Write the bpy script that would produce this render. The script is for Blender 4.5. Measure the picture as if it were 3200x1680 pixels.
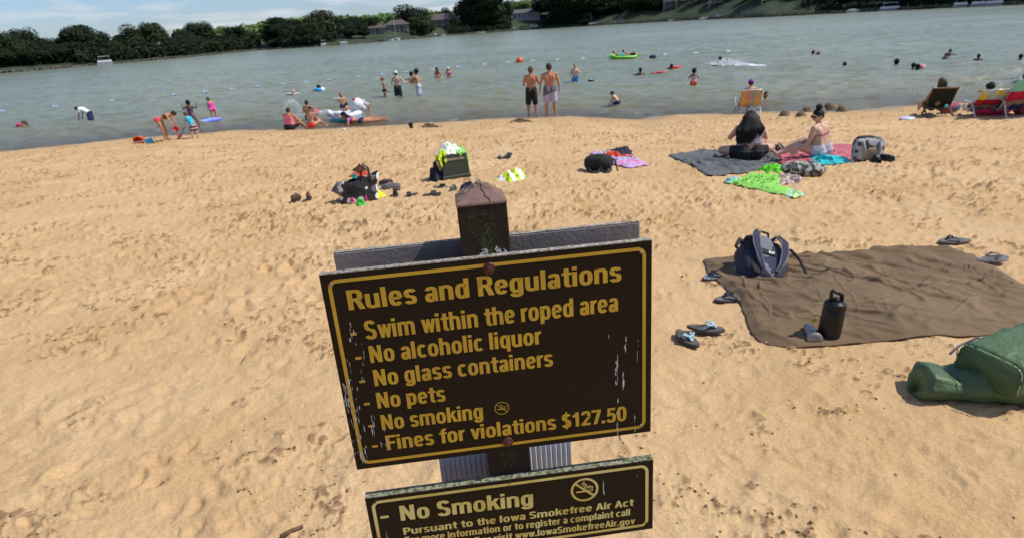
import bpy, math, random
import numpy as np
from mathutils import Vector, Matrix, noise as mnoise

for o in list(bpy.data.objects):
    bpy.data.objects.remove(o)
random.seed(7)
SC = bpy.context.scene
COL = SC.collection
rad = math.radians

# ---------------------------------------------------------------- camera
CAM_H = 3.0                                  # metres above the lake
FPX = 1880.0                                 # focal length in pixels of a 3200 px wide frame
ROLL = rad(3.9)
PITCH = math.atan(760 * math.cos(ROLL) / FPX)
_U0 = Vector((0, math.sin(PITCH), math.cos(PITCH)))
FW = Vector((0, math.cos(PITCH), -math.sin(PITCH)))
RT = Vector((1, 0, 0)) * math.cos(ROLL) - _U0 * math.sin(ROLL)
UP = Vector((1, 0, 0)) * math.sin(ROLL) + _U0 * math.cos(ROLL)
CAMPOS = Vector((0, 0, CAM_H))
cd = bpy.data.cameras.new('camera')
cam = bpy.data.objects.new('camera', cd)
COL.objects.link(cam)
cam.matrix_world = Matrix(((RT.x, UP.x, -FW.x, 0), (RT.y, UP.y, -FW.y, 0), (RT.z, UP.z, -FW.z, CAM_H), (0, 0, 0, 1)))
cd.sensor_width = 36.0
cd.lens = 36.0 * FPX / 3200
cd.clip_start = 0.05
cd.clip_end = 6000
cd.dof.use_dof = True
cd.dof.focus_distance = 1.25
cd.dof.aperture_fstop = 9.0
SC.camera = cam

# ---------------------------------------------------------------- sky and sun
SUN_EL, SUN_AZ = 53.0, 93.0                   # azimuth clockwise from +Y
world = bpy.data.worlds.new('World')
SC.world = world
world.use_nodes = True
wn, wl = world.node_tree.nodes, world.node_tree.links
bg = wn['Background']
bg.inputs['Strength'].default_value = 0.11
sky = wn.new('ShaderNodeTexSky')
sky.sky_type = 'NISHITA'
sky.sun_disc = False
sky.sun_elevation = rad(SUN_EL)
sky.sun_rotation = rad(SUN_AZ)
sky.air_density = 1.0
sky.dust_density = 0.6
sky.ozone_density = 1.2
tc = wn.new('ShaderNodeTexCoord')
sep = wn.new('ShaderNodeSeparateXYZ')
wl.new(tc.outputs['Generated'], sep.inputs[0])
zc = wn.new('ShaderNodeMath'); zc.operation = 'MAXIMUM'; zc.inputs[1].default_value = 0.0
wl.new(sep.outputs['Z'], zc.inputs[0])
za = wn.new('ShaderNodeMath'); za.operation = 'ADD'; za.inputs[1].default_value = 0.11
wl.new(zc.outputs[0], za.inputs[0])
dx = wn.new('ShaderNodeMath'); dx.operation = 'DIVIDE'
dy = wn.new('ShaderNodeMath'); dy.operation = 'DIVIDE'
wl.new(sep.outputs['X'], dx.inputs[0]); wl.new(za.outputs[0], dx.inputs[1])
wl.new(sep.outputs['Y'], dy.inputs[0]); wl.new(za.outputs[0], dy.inputs[1])
cmb = wn.new('ShaderNodeCombineXYZ')
wl.new(dx.outputs[0], cmb.inputs[0]); wl.new(dy.outputs[0], cmb.inputs[1])
cn = wn.new('ShaderNodeTexNoise')
cn.inputs['Scale'].default_value = 0.95
cn.inputs['Detail'].default_value = 9
cn.inputs['Roughness'].default_value = 0.55
cn.inputs['Distortion'].default_value = 0.3
wl.new(cmb.outputs[0], cn.inputs['Vector'])
cr = wn.new('ShaderNodeValToRGB')
cr.color_ramp.elements[0].position = 0.49
cr.color_ramp.elements[1].position = 0.63
wl.new(cn.outputs['Fac'], cr.inputs[0])
cmul = wn.new('ShaderNodeMath'); cmul.operation = 'MULTIPLY'; cmul.inputs[1].default_value = 0.75
wl.new(cr.outputs['Color'], cmul.inputs[0])
mixw = wn.new('ShaderNodeMixRGB')
mixw.inputs['Color2'].default_value = (6.6, 6.9, 7.5, 1)
wl.new(cmul.outputs[0], mixw.inputs['Fac'])
tint = wn.new('ShaderNodeMixRGB'); tint.blend_type = 'MULTIPLY'; tint.inputs['Fac'].default_value = 1; tint.inputs['Color2'].default_value = (0.74, 0.89, 1.20, 1)
wl.new(sky.outputs['Color'], tint.inputs['Color1'])
wl.new(tint.outputs['Color'], mixw.inputs['Color1'])
wl.new(mixw.outputs['Color'], bg.inputs['Color'])

sd = bpy.data.lights.new('sun', 'SUN')
sd.energy = 4.6
sd.angle = rad(0.5)
sd.color = (1.0, 0.955, 0.88)
sun = bpy.data.objects.new('sun', sd)
COL.objects.link(sun)
SUNV = Vector((math.cos(rad(SUN_EL)) * math.sin(rad(SUN_AZ)), math.cos(rad(SUN_EL)) * math.cos(rad(SUN_AZ)), math.sin(rad(SUN_EL))))
sun.rotation_euler = SUNV.to_track_quat('Z', 'Y').to_euler()
vs = SC.view_settings
SC.display_settings.display_device = 'sRGB'
vs.view_transform = 'Standard'
vs.look = 'None'
vs.exposure = 0.0
vs.gamma = 1.0
vs.use_curve_mapping = False
SC.render.engine = 'CYCLES'
SC.cycles.use_denoising = True
SC.cycles.max_bounces = 5
SC.cycles.transparent_max_bounces = 12
SC.cycles.caustics_reflective = False
SC.cycles.caustics_refractive = False

# ---------------------------------------------------------------- helpers
def ray(px, py):
    return FW + RT * ((px - 1600) / FPX) - UP * ((py - 840) / FPX)

def proj(p):
    d = Vector(p) - CAMPOS
    z = d.dot(FW)
    return 1600 + FPX * d.dot(RT) / z, 840 - FPX * d.dot(UP) / z

def at_plane(px, py, z=0.0):
    r = ray(px, py)
    return CAMPOS + r * ((z - CAM_H) / r.z)

def tag(o, label=None, cat=None, group=None, kind=None):
    if label: o['label'] = label
    if cat: o['category'] = cat
    if group: o['group'] = group
    if kind: o['kind'] = kind
    return o

def link(name, me, m=None, parent=None, smooth=False):
    if m is not None:
        me.materials.clear(); me.materials.append(m)
    if smooth and len(me.polygons):
        me.polygons.foreach_set('use_smooth', np.ones(len(me.polygons), dtype=bool))
    o = bpy.data.objects.new(name, me)
    COL.objects.link(o)
    if parent is not None: o.parent = parent
    return o

def empty(name, loc=(0, 0, 0), rz=0.0):
    o = bpy.data.objects.new(name, None)
    o.empty_display_size = 0.1
    COL.objects.link(o)
    o.location = loc
    o.rotation_euler = (0, 0, rz)
    return o

class MB:
    """collects verts and faces of one mesh"""
    def __init__(s): s.v = []; s.f = []
    def add(s, vs_, fs):
        n = len(s.v); s.v += [tuple(p) for p in vs_]; s.f += [tuple(i + n for i in f) for f in fs]
        return s
    def box(s, c, size, M=None):
        x, y, z = size[0] / 2, size[1] / 2, size[2] / 2
        vs_ = [Vector((a * x, b * y, d * z)) for a in (-1, 1) for b in (-1, 1) for d in (-1, 1)]
        if M is not None: vs_ = [M @ p for p in vs_]
        vs_ = [p + Vector(c) for p in vs_]
        return s.add(vs_, [(0, 1, 3, 2), (4, 6, 7, 5), (0, 4, 5, 1), (2, 3, 7, 6), (0, 2, 6, 4), (1, 5, 7, 3)])
    def prism(s, poly, off):
        """poly: list of 3-D points, extruded by vector off"""
        n = len(poly); a = [Vector(p) for p in poly]; b = [p + Vector(off) for p in a]
        fs = [tuple(range(n)), tuple(range(2 * n - 1, n - 1, -1))] + [(i, i + n, (i + 1) % n + n, (i + 1) % n) for i in range(n)]
        return s.add(a + b, fs)
    def tube(s, pts, r, n=8, closed=False):
        pts = [Vector(p) for p in pts]; k = len(pts)
        rr = r if isinstance(r, (list, tuple)) else [r] * k
        base = len(s.v); prev = None
        for i, p in enumerate(pts):
            if closed: t = (pts[(i + 1) % k] - pts[i - 1])
            else: t = pts[min(i + 1, k - 1)] - pts[max(i - 1, 0)]
            t.normalize()
            if prev is None:
                a = t.orthogonal().normalized()
            else:
                a = (prev - t * prev.dot(t)).normalized()
            prev = a; b = t.cross(a)
            for j in range(n):
                w = 2 * math.pi * j / n
                s.v.append(tuple(p + (a * math.cos(w) + b * math.sin(w)) * rr[i]))
        for i in range(k if closed else k - 1):
            for j in range(n):
                q = base + ((i + 1) % k) * n
                s.f.append((base + i * n + j, base + i * n + (j + 1) % n, q + (j + 1) % n, q + j))
        if not closed:
            s.f.append(tuple(base + j for j in range(n))[::-1]); s.f.append(tuple(base + (k - 1) * n + j for j in range(n)))
        return s
    def lathe(s, prof, n=16, M=None, cap=True):
        base = len(s.v)
        for r, z in prof:
            for j in range(n):
                w = 2 * math.pi * j / n
                p = Vector((r * math.cos(w), r * math.sin(w), z))
                s.v.append(tuple(M @ p if M is not None else p))
        for i in range(len(prof) - 1):
            for j in range(n):
                s.f.append((base + i * n + j, base + i * n + (j + 1) % n, base + (i + 1) * n + (j + 1) % n, base + (i + 1) * n + j))
        if cap:
            s.f.append(tuple(base + j for j in range(n))[::-1]); s.f.append(tuple(base + (len(prof) - 1) * n + j for j in range(n)))
        return s
    def ball(s, c, r, n=10, m=7, M=None):
        r = Vector(r if isinstance(r, (tuple, list, Vector)) else (r, r, r))
        prof = [(math.sin(math.pi * i / m), -math.cos(math.pi * i / m)) for i in range(m + 1)]
        base = len(s.v)
        for a, z in prof:
            for j in range(n):
                w = 2 * math.pi * j / n
                p = Vector((a * math.cos(w) * r.x, a * math.sin(w) * r.y, z * r.z))
                if M is not None: p = M @ p
                s.v.append(tuple(p + Vector(c)))
        for i in range(m):
            for j in range(n):
                s.f.append((base + i * n + j, base + i * n + (j + 1) % n, base + (i + 1) * n + (j + 1) % n, base + (i + 1) * n + j))
        return s
    def mesh(s, name):
        me = bpy.data.meshes.new(name); me.from_pydata(s.v, [], s.f); me.validate(); me.update(); return me
    def build(s, name, m, parent=None, smooth=False, bevel=0.0, sub=0):
        o = link(name, s.mesh(name), m, parent, smooth)
        if bevel:
            b = o.modifiers.new('bevel', 'BEVEL'); b.width = bevel; b.segments = 2; b.limit_method = 'ANGLE'
        if sub:
            b = o.modifiers.new('sub', 'SUBSURF'); b.levels = sub; b.render_levels = sub
        return o

def RZ(a): return Matrix.Rotation(a, 3, 'Z')

def mat(name, col, rough=0.7, col2=None, scale=8.0, bump=0.0, bscale=None, metal=0.0, spec=None, detail=4, contrast=(0.35, 0.65), stripe=None, sss=0.0, bdist=0.01):
    m = bpy.data.materials.new(name); m.use_nodes = True
    n, l = m.node_tree.nodes, m.node_tree.links
    b = n['Principled BSDF']
    b.inputs['Roughness'].default_value = rough
    b.inputs['Metallic'].default_value = metal
    if spec is not None: b.inputs['Specular IOR Level'].default_value = spec
    if sss: b.inputs['Subsurface Weight'].default_value = sss; b.inputs['Subsurface Radius'].default_value = (0.02, 0.008, 0.004)
    b.inputs['Base Color'].default_value = (*col, 1)
    t = n.new('ShaderNodeTexCoord')
    if col2 is None: col2 = tuple(c * 0.72 for c in col)
    nz = n.new('ShaderNodeTexNoise'); nz.inputs['Scale'].default_value = scale; nz.inputs['Detail'].default_value = detail
    l.new(t.outputs['Object'], nz.inputs['Vector'])
    r = n.new('ShaderNodeValToRGB')
    r.color_ramp.elements[0].position = contrast[0]; r.color_ramp.elements[1].position = contrast[1]
    r.color_ramp.elements[0].color = (*col2, 1); r.color_ramp.elements[1].color = (*col, 1)
    l.new(nz.outputs['Fac'], r.inputs[0])
    out = r.outputs['Color']
    if stripe:                      # (axis, period, [(width fraction, colour)...])
        ax, per, cols = stripe
        s2 = n.new('ShaderNodeSeparateXYZ'); l.new(t.outputs['Object'], s2.inputs[0])
        mm = n.new('ShaderNodeMath'); mm.operation = 'DIVIDE'; mm.inputs[1].default_value = per
        l.new(s2.outputs[ax], mm.inputs[0])
        fr = n.new('ShaderNodeMath'); fr.operation = 'FRACT'; l.new(mm.outputs[0], fr.inputs[0])
        cr2 = n.new('ShaderNodeValToRGB'); cr2.color_ramp.interpolation = 'CONSTANT'
        while len(cr2.color_ramp.elements) < len(cols): cr2.color_ramp.elements.new(0.5)
        acc = 0
        for i, (w, c) in enumerate(cols):
            cr2.color_ramp.elements[i].position = acc; cr2.color_ramp.elements[i].color = (*c, 1); acc += w
        l.new(fr.outputs[0], cr2.inputs[0])
        out = cr2.outputs['Color']
    l.new(out, b.inputs['Base Color'])
    if bump:
        nb = n.new('ShaderNodeTexNoise'); nb.inputs['Scale'].default_value = bscale or scale * 4; nb.inputs['Detail'].default_value = 5
        l.new(t.outputs['Object'], nb.inputs['Vector'])
        bp = n.new('ShaderNodeBump'); bp.inputs['Strength'].default_value = bump; bp.inputs['Distance'].default_value = bdist
        l.new(nb.outputs['Fac'], bp.inputs['Height']); l.new(bp.outputs['Normal'], b.inputs['Normal'])
    return m

# numpy gradient-ish noise (value noise with smooth interpolation) on arrays
def _hash(ix, iy, seed):
    h = (ix.astype(np.int64) * 374761393 + iy.astype(np.int64) * 668265263 + seed * 144665) & 0x7fffffff
    h = ((h ^ (h >> 13)) * 1274126177) & 0x7fffffff
    return ((h ^ (h >> 16)) & 0xffff) / 65535.0

def vnoise(x, y, seed=0):
    ix, iy = np.floor(x), np.floor(y); fx, fy = x - ix, y - iy
    fx = fx * fx * fx * (fx * (fx * 6 - 15) + 10); fy = fy * fy * fy * (fy * (fy * 6 - 15) + 10)
    a = _hash(ix, iy, seed); b = _hash(ix + 1, iy, seed); c = _hash(ix, iy + 1, seed); d = _hash(ix + 1, iy + 1, seed)
    return (a + (b - a) * fx) * (1 - fy) + (c + (d - c) * fx) * fy

def fbm(x, y, seed=0, octs=4, gain=0.5):
    t = 0; a = 1; s = 0
    for i in range(octs):
        t = t + a * (vnoise(x * 2 ** i + 17.3 * i, y * 2 ** i - 9.1 * i, seed + i) - 0.5); s += a; a *= gain
    return t / s * 2

def dents(x, y, cell, rad_, seed, prob=0.8, rim=0.45, elong=1.7):
    """field of oval footprints: negative bowls with a raised rim, one at most per cell"""
    gx, gy = x / cell, y / cell
    ix, iy = np.floor(gx), np.floor(gy)
    out = np.zeros_like(x)
    for ox in (-1, 0, 1):
        for oy in (-1, 0, 1):
            cx, cy = ix + ox, iy + oy
            px = cx + _hash(cx, cy, seed); py = cy + _hash(cx, cy, seed + 1)
            an = _hash(cx, cy, seed + 2) * math.pi
            sz = rad_ * (0.6 + 0.8 * _hash(cx, cy, seed + 3))
            on = (_hash(cx, cy, seed + 4) < prob) * (0.4 + 0.8 * _hash(cx, cy, seed + 5))
            ddx, ddy = (gx - px) * cell, (gy - py) * cell
            u = (ddx * np.cos(an) + ddy * np.sin(an)) / (sz * elong); v = (-ddx * np.sin(an) + ddy * np.cos(an)) / sz
            d = u * u + v * v
            out += on * (-np.exp(-d * 1.4) + rim * np.exp(-(np.sqrt(d) - 1.35) ** 2 * 5))
    return out

# ---------------------------------------------------------------- terrain
SHORE = [(0, 470), (300, 445), (430, 430), (560, 422), (700, 410), (900, 402), (1150, 395), (1400, 378), (1620, 368), (1800, 365), (2000, 375), (2100, 360), (2330, 352), (2700, 345), (2800, 332), (3200, 310)]
_sp = [at_plane(*p) for p in SHORE]
SX = np.array([-90, -40] + [p.x for p in _sp] + [35, 90]); SY = np.array([30, 23] + [p.y for p in _sp] + [17, 16])
def shore_s(x, y):
    return np.interp(x, SX, SY) - y + 0.25 * fbm(x * 0.6, y * 0.3, 51, 3) + 0.22 * fbm(x * 2.3, y * 1.2, 53, 3)

def z_base(s):
    return np.where(s > 0, 0.062 * np.minimum(s, 23), np.maximum(-0.13 * (-s) ** 0.9, -3.0))

def scuff(x, y):
    """where feet broke the crust and turned up damp clods, 0..1"""
    a = np.clip(fbm(x * 14, y * 14, 71, 2) * 1.9 + fbm(x * 42, y * 42, 75, 2) * 1.7 - 0.50, 0, 1)
    patch = np.clip(fbm(x * 2.1, y * 2.1, 81, 3) * 3.0 + 0.25 + 0.35 * np.clip((y - 5) / 6, -1, 1), 0.0, 1)
    return a * patch

def z_sand(x, y):
    x = np.asarray(x, dtype=float); y = np.asarray(y, dtype=float)
    s = shore_s(x, y)
    z = z_base(s)
    m = np.clip((s - 0.35) / 1.2, 0, 1)
    amp = 0.55 + 0.9 * np.clip(fbm(x * 0.35, y * 0.55, 5, 3) + 0.35, 0, 1)
    rough = 0.6 + 0.4 * np.clip((y - 4) / 4, 0, 1)
    z = z + m * 0.030 * fbm(x * 0.9, y * 0.9, 11, 3)
    z = z + m * amp * (0.012 * fbm(x * 5, y * 5, 21, 3) + 0.004 * (0.5 - np.abs(fbm(x * 8, y * 8, 25, 3)) * 2) + 0.004 * fbm(x * 22, y * 22, 27, 3))
    nearf = np.clip((y - 3.0) / 4, 0, 1)
    z = z + m * amp * (0.015 + 0.018 * nearf) * dents(x, y, 0.30, 0.062, 31, 0.7)
    z = z + m * 0.009 * (1 - nearf) * dents(x, y, 0.42, 0.10, 35, 0.75, 0.3, 2.1) 
    z = z + m * amp * (0.010 + 0.025 * nearf) * dents(x, y, 0.15, 0.030, 61, 0.62)
    z = z + m * amp * (0.004 + 0.007 * nearf) * dents(x, y, 0.075, 0.015, 65, 0.55, 0.6, 1.4)
    z = z + m * scuff(x, y) * (0.012 + 0.024 * nearf)
    # little bank of dug sand along the water's edge
    z = z + np.exp(-((s - 0.8) / 0.45) ** 2) * 0.06 * np.clip(fbm(x * 0.9, y * 0.9, 91, 3) + 0.15, 0, 1)
    return z

def z_soft(x, y):
    s = shore_s(x, y); return z_base(s) + np.clip((s - 0.35) / 1.2, 0, 1) * 0.030 * fbm(x * 0.9, y * 0.9, 11, 3)

def zs(x, y):
    return float(z_sand(np.array([x]), np.array([y]))[0])

def zb(x, y):
    s = float(shore_s(np.array([x]), np.array([y]))[0])
    return float(z_base(np.array([s]))[0])

def ground(px, py):
    """where the line of sight through a photo pixel meets the beach"""
    z = 0.6
    for _ in range(24):
        p = at_plane(px, py, z); z = 0.5 * z + 0.5 * zb(p.x, p.y)
    p.z = z
    return p

def grid_mesh(name, X, Y, Z, attrs=None):
    nr, nc = X.shape
    co = np.stack([X, Y, Z], -1).reshape(-1, 3).astype(np.float32)
    idx = np.arange(nr * nc).reshape(nr, nc)
    q = np.stack([idx[:-1, :-1], idx[:-1, 1:], idx[1:, 1:], idx[1:, :-1]], -1).reshape(-1, 4)
    me = bpy.data.meshes.new(name)
    me.vertices.add(len(co)); me.vertices.foreach_set('co', co.ravel())
    me.loops.add(q.size); me.loops.foreach_set('vertex_index', q.ravel().astype(np.int32))
    me.polygons.add(len(q)); me.polygons.foreach_set('loop_start', np.arange(0, q.size, 4, dtype=np.int32))
    me.polygons.foreach_set('use_smooth', np.ones(len(q), dtype=bool))
    me.update(calc_edges=True)
    for k, v in (attrs or {}).items():
        a = me.attributes.new(k, 'FLOAT', 'POINT'); a.data.foreach_set('value', v.ravel().astype(np.float32))
    return me

az = np.concatenate([np.linspace(-180, -50, 22)[:-1], np.linspace(-50, 50, 840), np.linspace(50, 180, 22)[1:]])
az = np.radians(az)
rr = np.concatenate([[0.05, 0.4, 0.8], np.exp(np.linspace(math.log(1.2), math.log(27), 510)), [33, 40, 60, 90]])
A_, R_ = np.meshgrid(az, rr)
GX, GY = R_ * np.sin(A_), R_ * np.cos(A_)
GZ = z_sand(GX, GY)
GS = shore_s(GX, GY)
sand = link('beach_sand', grid_mesh('beach_sand', GX, GY, GZ, {'shore': GS, 'scuff': scuff(GX, GY)}))
tag(sand, kind='structure')

def sand_material():
    m = bpy.data.materials.new('sand'); m.use_nodes = True
    n, l = m.node_tree.nodes, m.node_tree.links
    b = n['Principled BSDF']
    t = n.new('ShaderNodeTexCoord')
    def noise(sc, det=4, ro=0.55):
        z = n.new('ShaderNodeTexNoise'); z.inputs['Scale'].default_value = sc; z.inputs['Detail'].default_value = det; z.inputs['Roughness'].default_value = ro
        l.new(t.outputs['Object'], z.inputs['Vector']); return z
    def ramp(src, p0, p1, c0, c1):
        r = n.new('ShaderNodeValToRGB'); r.color_ramp.elements[0].position = p0; r.color_ramp.elements[1].position = p1
        r.color_ramp.elements[0].color = (*c0, 1); r.color_ramp.elements[1].color = (*c1, 1); l.new(src, r.inputs[0]); return r
    def mix(fac, a, b_, blend='MIX'):
        x = n.new('ShaderNodeMixRGB'); x.blend_type = blend
        if isinstance(fac, float): x.inputs[0].default_value = fac
        else: l.new(fac, x.inputs[0])
        for i, v in ((1, a), (2, b_)):
            if isinstance(v, tuple): x.inputs[i].default_value = (*v, 1)
            else: l.new(v, x.inputs[i])
        return x.outputs[0]
    big = ramp(noise(0.9, 3).outputs['Fac'], 0.3, 0.7, (0.55, 0.355, 0.170), (0.64, 0.44, 0.24))
    fine = ramp(noise(75, 7, 0.75).outputs['Fac'], 0.25, 0.78, (0.66, 0.63, 0.58), (1.14, 1.14, 1.14))
    c = mix(1.0, big.outputs[0], fine.outputs[0], 'MULTIPLY')
    # dark crumbs and bark specks, white shell grit
    sp = ramp(noise(38, 5, 0.75).outputs['Fac'], 0.655, 0.70, (0, 0, 0), (1, 1, 1))
    pa = ramp(noise(1.7, 3).outputs['Fac'], 0.42, 0.60, (0, 0, 0), (0.75, 0.75, 0.75))
    f = mix(1.0, sp.outputs[0], pa.outputs[0], 'MULTIPLY')
    c = mix(f, c, (0.13, 0.07, 0.03))
    sa = n.new('ShaderNodeAttribute'); sa.attribute_name = 'scuff'
    cz = noise(60, 4, 0.7)
    sm_ = n.new('ShaderNodeMath'); sm_.operation = 'MULTIPLY'; l.new(sa.outputs['Fac'], sm_.inputs[0]); l.new(cz.outputs['Fac'], sm_.inputs[1])
    sr_ = ramp(sm_.outputs[0], 0.10, 0.42, (0, 0, 0), (0.85, 0.85, 0.85))
    c = mix(sr_.outputs[0], c, (0.23, 0.135, 0.065))
    wg = ramp(noise(150, 3, 0.8).outputs['Fac'], 0.745, 0.76, (0, 0, 0), (0.7, 0.7, 0.7))
    c = mix(wg.outputs[0], c, (0.8, 0.76, 0.68))
    at = n.new('ShaderNodeAttribute'); at.attribute_name = 'shore'
    nn = noise(2.2, 3)
    ad = n.new('ShaderNodeMath'); ad.operation = 'MULTIPLY_ADD'; ad.inputs[1].default_value = 1.3; l.new(nn.outputs['Fac'], ad.inputs[0]); l.new(at.outputs['Fac'], ad.inputs[2])
    wet = n.new('ShaderNodeMapRange'); wet.inputs['From Min'].default_value = 0.75; wet.inputs['From Max'].default_value = 1.9
    wet.inputs['To Min'].default_value = 1; wet.inputs['To Max'].default_value = 0; l.new(ad.outputs[0], wet.inputs['Value'])
    c = mix(wet.outputs[0], c, (0.30, 0.20, 0.10))
    damp = n.new('ShaderNodeMapRange'); damp.inputs['From Min'].default_value = 1.6; damp.inputs['From Max'].default_value = 5.0
    damp.inputs['To Min'].default_value = 0.35; damp.inputs['To Max'].default_value = 0; l.new(ad.outputs[0], damp.inputs['Value'])
    c = mix(damp.outputs[0], c, (0.36, 0.235, 0.11))
    l.new(c, b.inputs['Base Color'])
    ro = n.new('ShaderNodeMapRange'); ro.inputs['To Min'].default_value = 0.95; ro.inputs['To Max'].default_value = 0.35
    l.new(wet.outputs[0], ro.inputs['Value']); l.new(ro.outputs[0], b.inputs['Roughness'])
    b.inputs['Specular IOR Level'].default_value = 0.2
    h1 = noise(26, 6, 0.7); h2 = noise(220, 3)
    hm = n.new('ShaderNodeMath'); hm.operation = 'MULTIPLY_ADD'; hm.inputs[1].default_value = 0.12; l.new(h2.outputs['Fac'], hm.inputs[0]); l.new(h1.outputs['Fac'], hm.inputs[2])
    dr = n.new('ShaderNodeMapRange'); dr.inputs['To Min'].default_value = 0.65; dr.inputs['To Max'].default_value = 0.08
    l.new(wet.outputs[0], dr.inputs['Value'])
    bp = n.new('ShaderNodeBump'); bp.inputs['Distance'].default_value = 0.022; l.new(dr.outputs[0], bp.inputs['Strength'])
    l.new(hm.outputs[0], bp.inputs['Height']); l.new(bp.outputs['Normal'], b.inputs['Normal'])
    return m
sand.data.materials.append(sand_material())

# ---------------------------------------------------------------- lake
waz = np.radians(np.concatenate([np.linspace(-80, -50, 12)[:-1], np.linspace(-49, 49, 520), np.linspace(50, 80, 12)[1:]]))
wr = np.concatenate([np.exp(np.linspace(math.log(14), math.log(90), 420)), np.exp(np.linspace(math.log(91), math.log(460), 110))])
A_, R_ = np.meshgrid(waz, wr)
WX, WY = R_ * np.sin(A_), R_ * np.cos(A_)
WS = shore_s(WX, WY)
depth = -z_base(WS)
calm = np.clip((-WS + 1.0) / 4.0, 0.10, 1)
q = WX * 0.25 + WY * 0.97
WZ = 0.075 * fbm(WX * 0.5, q * 0.95, 201, 2) + 0.10 * fbm(WX * 1.1, q * 2.2, 211, 2)
WZ = WZ * calm * np.clip(1.25 - R_ / 300, 0.3, 1)
WZ += np.where(WS > -3.5, 0.010 * np.sin(WS * 5.2 + 2.5 * fbm(WX * 0.4, WY * 0.4, 221, 2)) * np.exp(-((WS + 1.2) / 1.3) ** 2), 0)
water = link('lake_water', grid_mesh('lake_water', WX, WY, WZ, {'depth': np.clip(depth, 0, 4)}))
tag(water, kind='structure')

def water_material():
    m = bpy.data.materials.new('lake_water'); m.use_nodes = True
    n, l = m.node_tree.nodes, m.node_tree.links
    n.remove(n['Principled BSDF']); out = n['Material Output']
    t = n.new('ShaderNodeTexCoord')
    mp = n.new('ShaderNodeMapping'); mp.inputs['Scale'].default_value = (0.55, 1.0, 1); mp.inputs['Rotation'].default_value = (0, 0, 0.2)
    l.new(t.outputs['Object'], mp.inputs['Vector'])
    nz = n.new('ShaderNodeTexNoise'); nz.inputs['Scale'].default_value = 3.6; nz.inputs['Detail'].default_value = 5; nz.inputs['Roughness'].default_value = 0.6
    l.new(mp.outputs[0], nz.inputs['Vector'])
    bp = n.new('ShaderNodeBump'); bp.inputs['Strength'].default_value = 1.0; bp.inputs['Distance'].default_value = 0.16
    l.new(nz.outputs['Fac'], bp.inputs['Height'])
    at = n.new('ShaderNodeAttribute'); at.attribute_name = 'depth'
    ex = n.new('ShaderNodeMath'); ex.operation = 'MULTIPLY'; ex.inputs[1].default_value = -2.4; l.new(at.outputs['Fac'], ex.inputs[0])
    ee = n.new('ShaderNodeMath'); ee.operation = 'EXPONENT'; l.new(ex.outputs[0], ee.inputs[0])     # Beer's law: murk hides the bed with depth
    tr = n.new('ShaderNodeBsdfTransparent'); tr.inputs[0].default_value = (0.86, 0.82, 0.68, 1)
    df = n.new('ShaderNodeBsdfDiffuse')
    n2 = n.new('ShaderNodeTexNoise'); n2.inputs['Scale'].default_value = 0.06; n2.inputs['Detail'].default_value = 4
    l.new(mp.outputs[0], n2.inputs['Vector'])
    mc = n.new('ShaderNodeValToRGB'); mc.color_ramp.elements[0].position = 0.35; mc.color_ramp.elements[1].position = 0.65
    mc.color_ramp.elements[0].color = (0.175, 0.195, 0.125, 1); mc.color_ramp.elements[1].color = (0.225, 0.245, 0.17, 1)
    l.new(n2.outputs['Fac'], mc.inputs[0])
    sh = n.new('ShaderNodeMapRange'); sh.inputs['From Max'].default_value = 1.1; sh.inputs['To Min'].default_value = 1; sh.inputs['To Max'].default_value = 0
    l.new(at.outputs['Fac'], sh.inputs['Value'])
    m3 = n.new('ShaderNodeMixRGB'); m3.inputs[2].default_value = (0.30, 0.26, 0.14, 1)
    l.new(sh.outputs[0], m3.inputs[0]); l.new(mc.outputs[0], m3.inputs[1]); l.new(m3.outputs[0], df.inputs[0])
    m1 = n.new('ShaderNodeMixShader'); l.new(ee.outputs[0], m1.inputs[0]); l.new(df.outputs[0], m1.inputs[1]); l.new(tr.outputs[0], m1.inputs[2])
    fr = n.new('ShaderNodeFresnel'); fr.inputs['IOR'].default_value = 1.33; l.new(bp.outputs['Normal'], fr.inputs['Normal'])
    gl = n.new('ShaderNodeBsdfGlossy'); gl.inputs['Roughness'].default_value = 0.16; l.new(bp.outputs['Normal'], gl.inputs['Normal'])
    gl.inputs['Color'].default_value = (0.99, 1.0, 0.92, 1)
    m2 = n.new('ShaderNodeMixShader'); l.new(fr.outputs[0], m2.inputs[0]); l.new(m1.outputs[0], m2.inputs[1]); l.new(gl.outputs[0], m2.inputs[2])
    l.new(m2.outputs[0], out.inputs['Surface'])
    return m
water.data.materials.append(water_material())
# ---------------------------------------------------------------- far shore
FS = [(-250, 262), (0, 230), (200, 213), (400, 196), (600, 178), (800, 158), (1000, 146), (1200, 130), (1400, 112), (1700, 90), (2100, 67), (2400, 54), (2700, 38), (3200, 15), (3500, 2)]
_fp = [at_plane(*p) for p in FS]
_fa = [math.atan2(p.x, p.y) for p in _fp]
_fr = [math.hypot(p.x, p.y) for p in _fp]
LIFT_A = [-1.0, -0.55, -0.35, -0.1, 0.1, 0.3, 0.7, 1.0]
LIFT_V = [0.35, 0.35, 0.5, 0.8, 1.3, 1.4, 1.2, 1.0]
OFFS = [0, 0.4, 1.5, 5, 14, 30, 60, 110, 220]
HGT = [-0.8, 0.55, 0.8, 1.5, 3.0, 5.5, 8.5, 11, 14]
def land_z(a, d):
    return float(np.interp(d, OFFS, HGT)) * (float(np.interp(a, LIFT_A, LIFT_V)) if d > 0.5 else 1)
def far_az(px):
    p = at_plane(px, float(np.interp(px, [q_[0] for q_ in FS], [q_[1] for q_ in FS])))
    return math.atan2(p.x, p.y)
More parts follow.
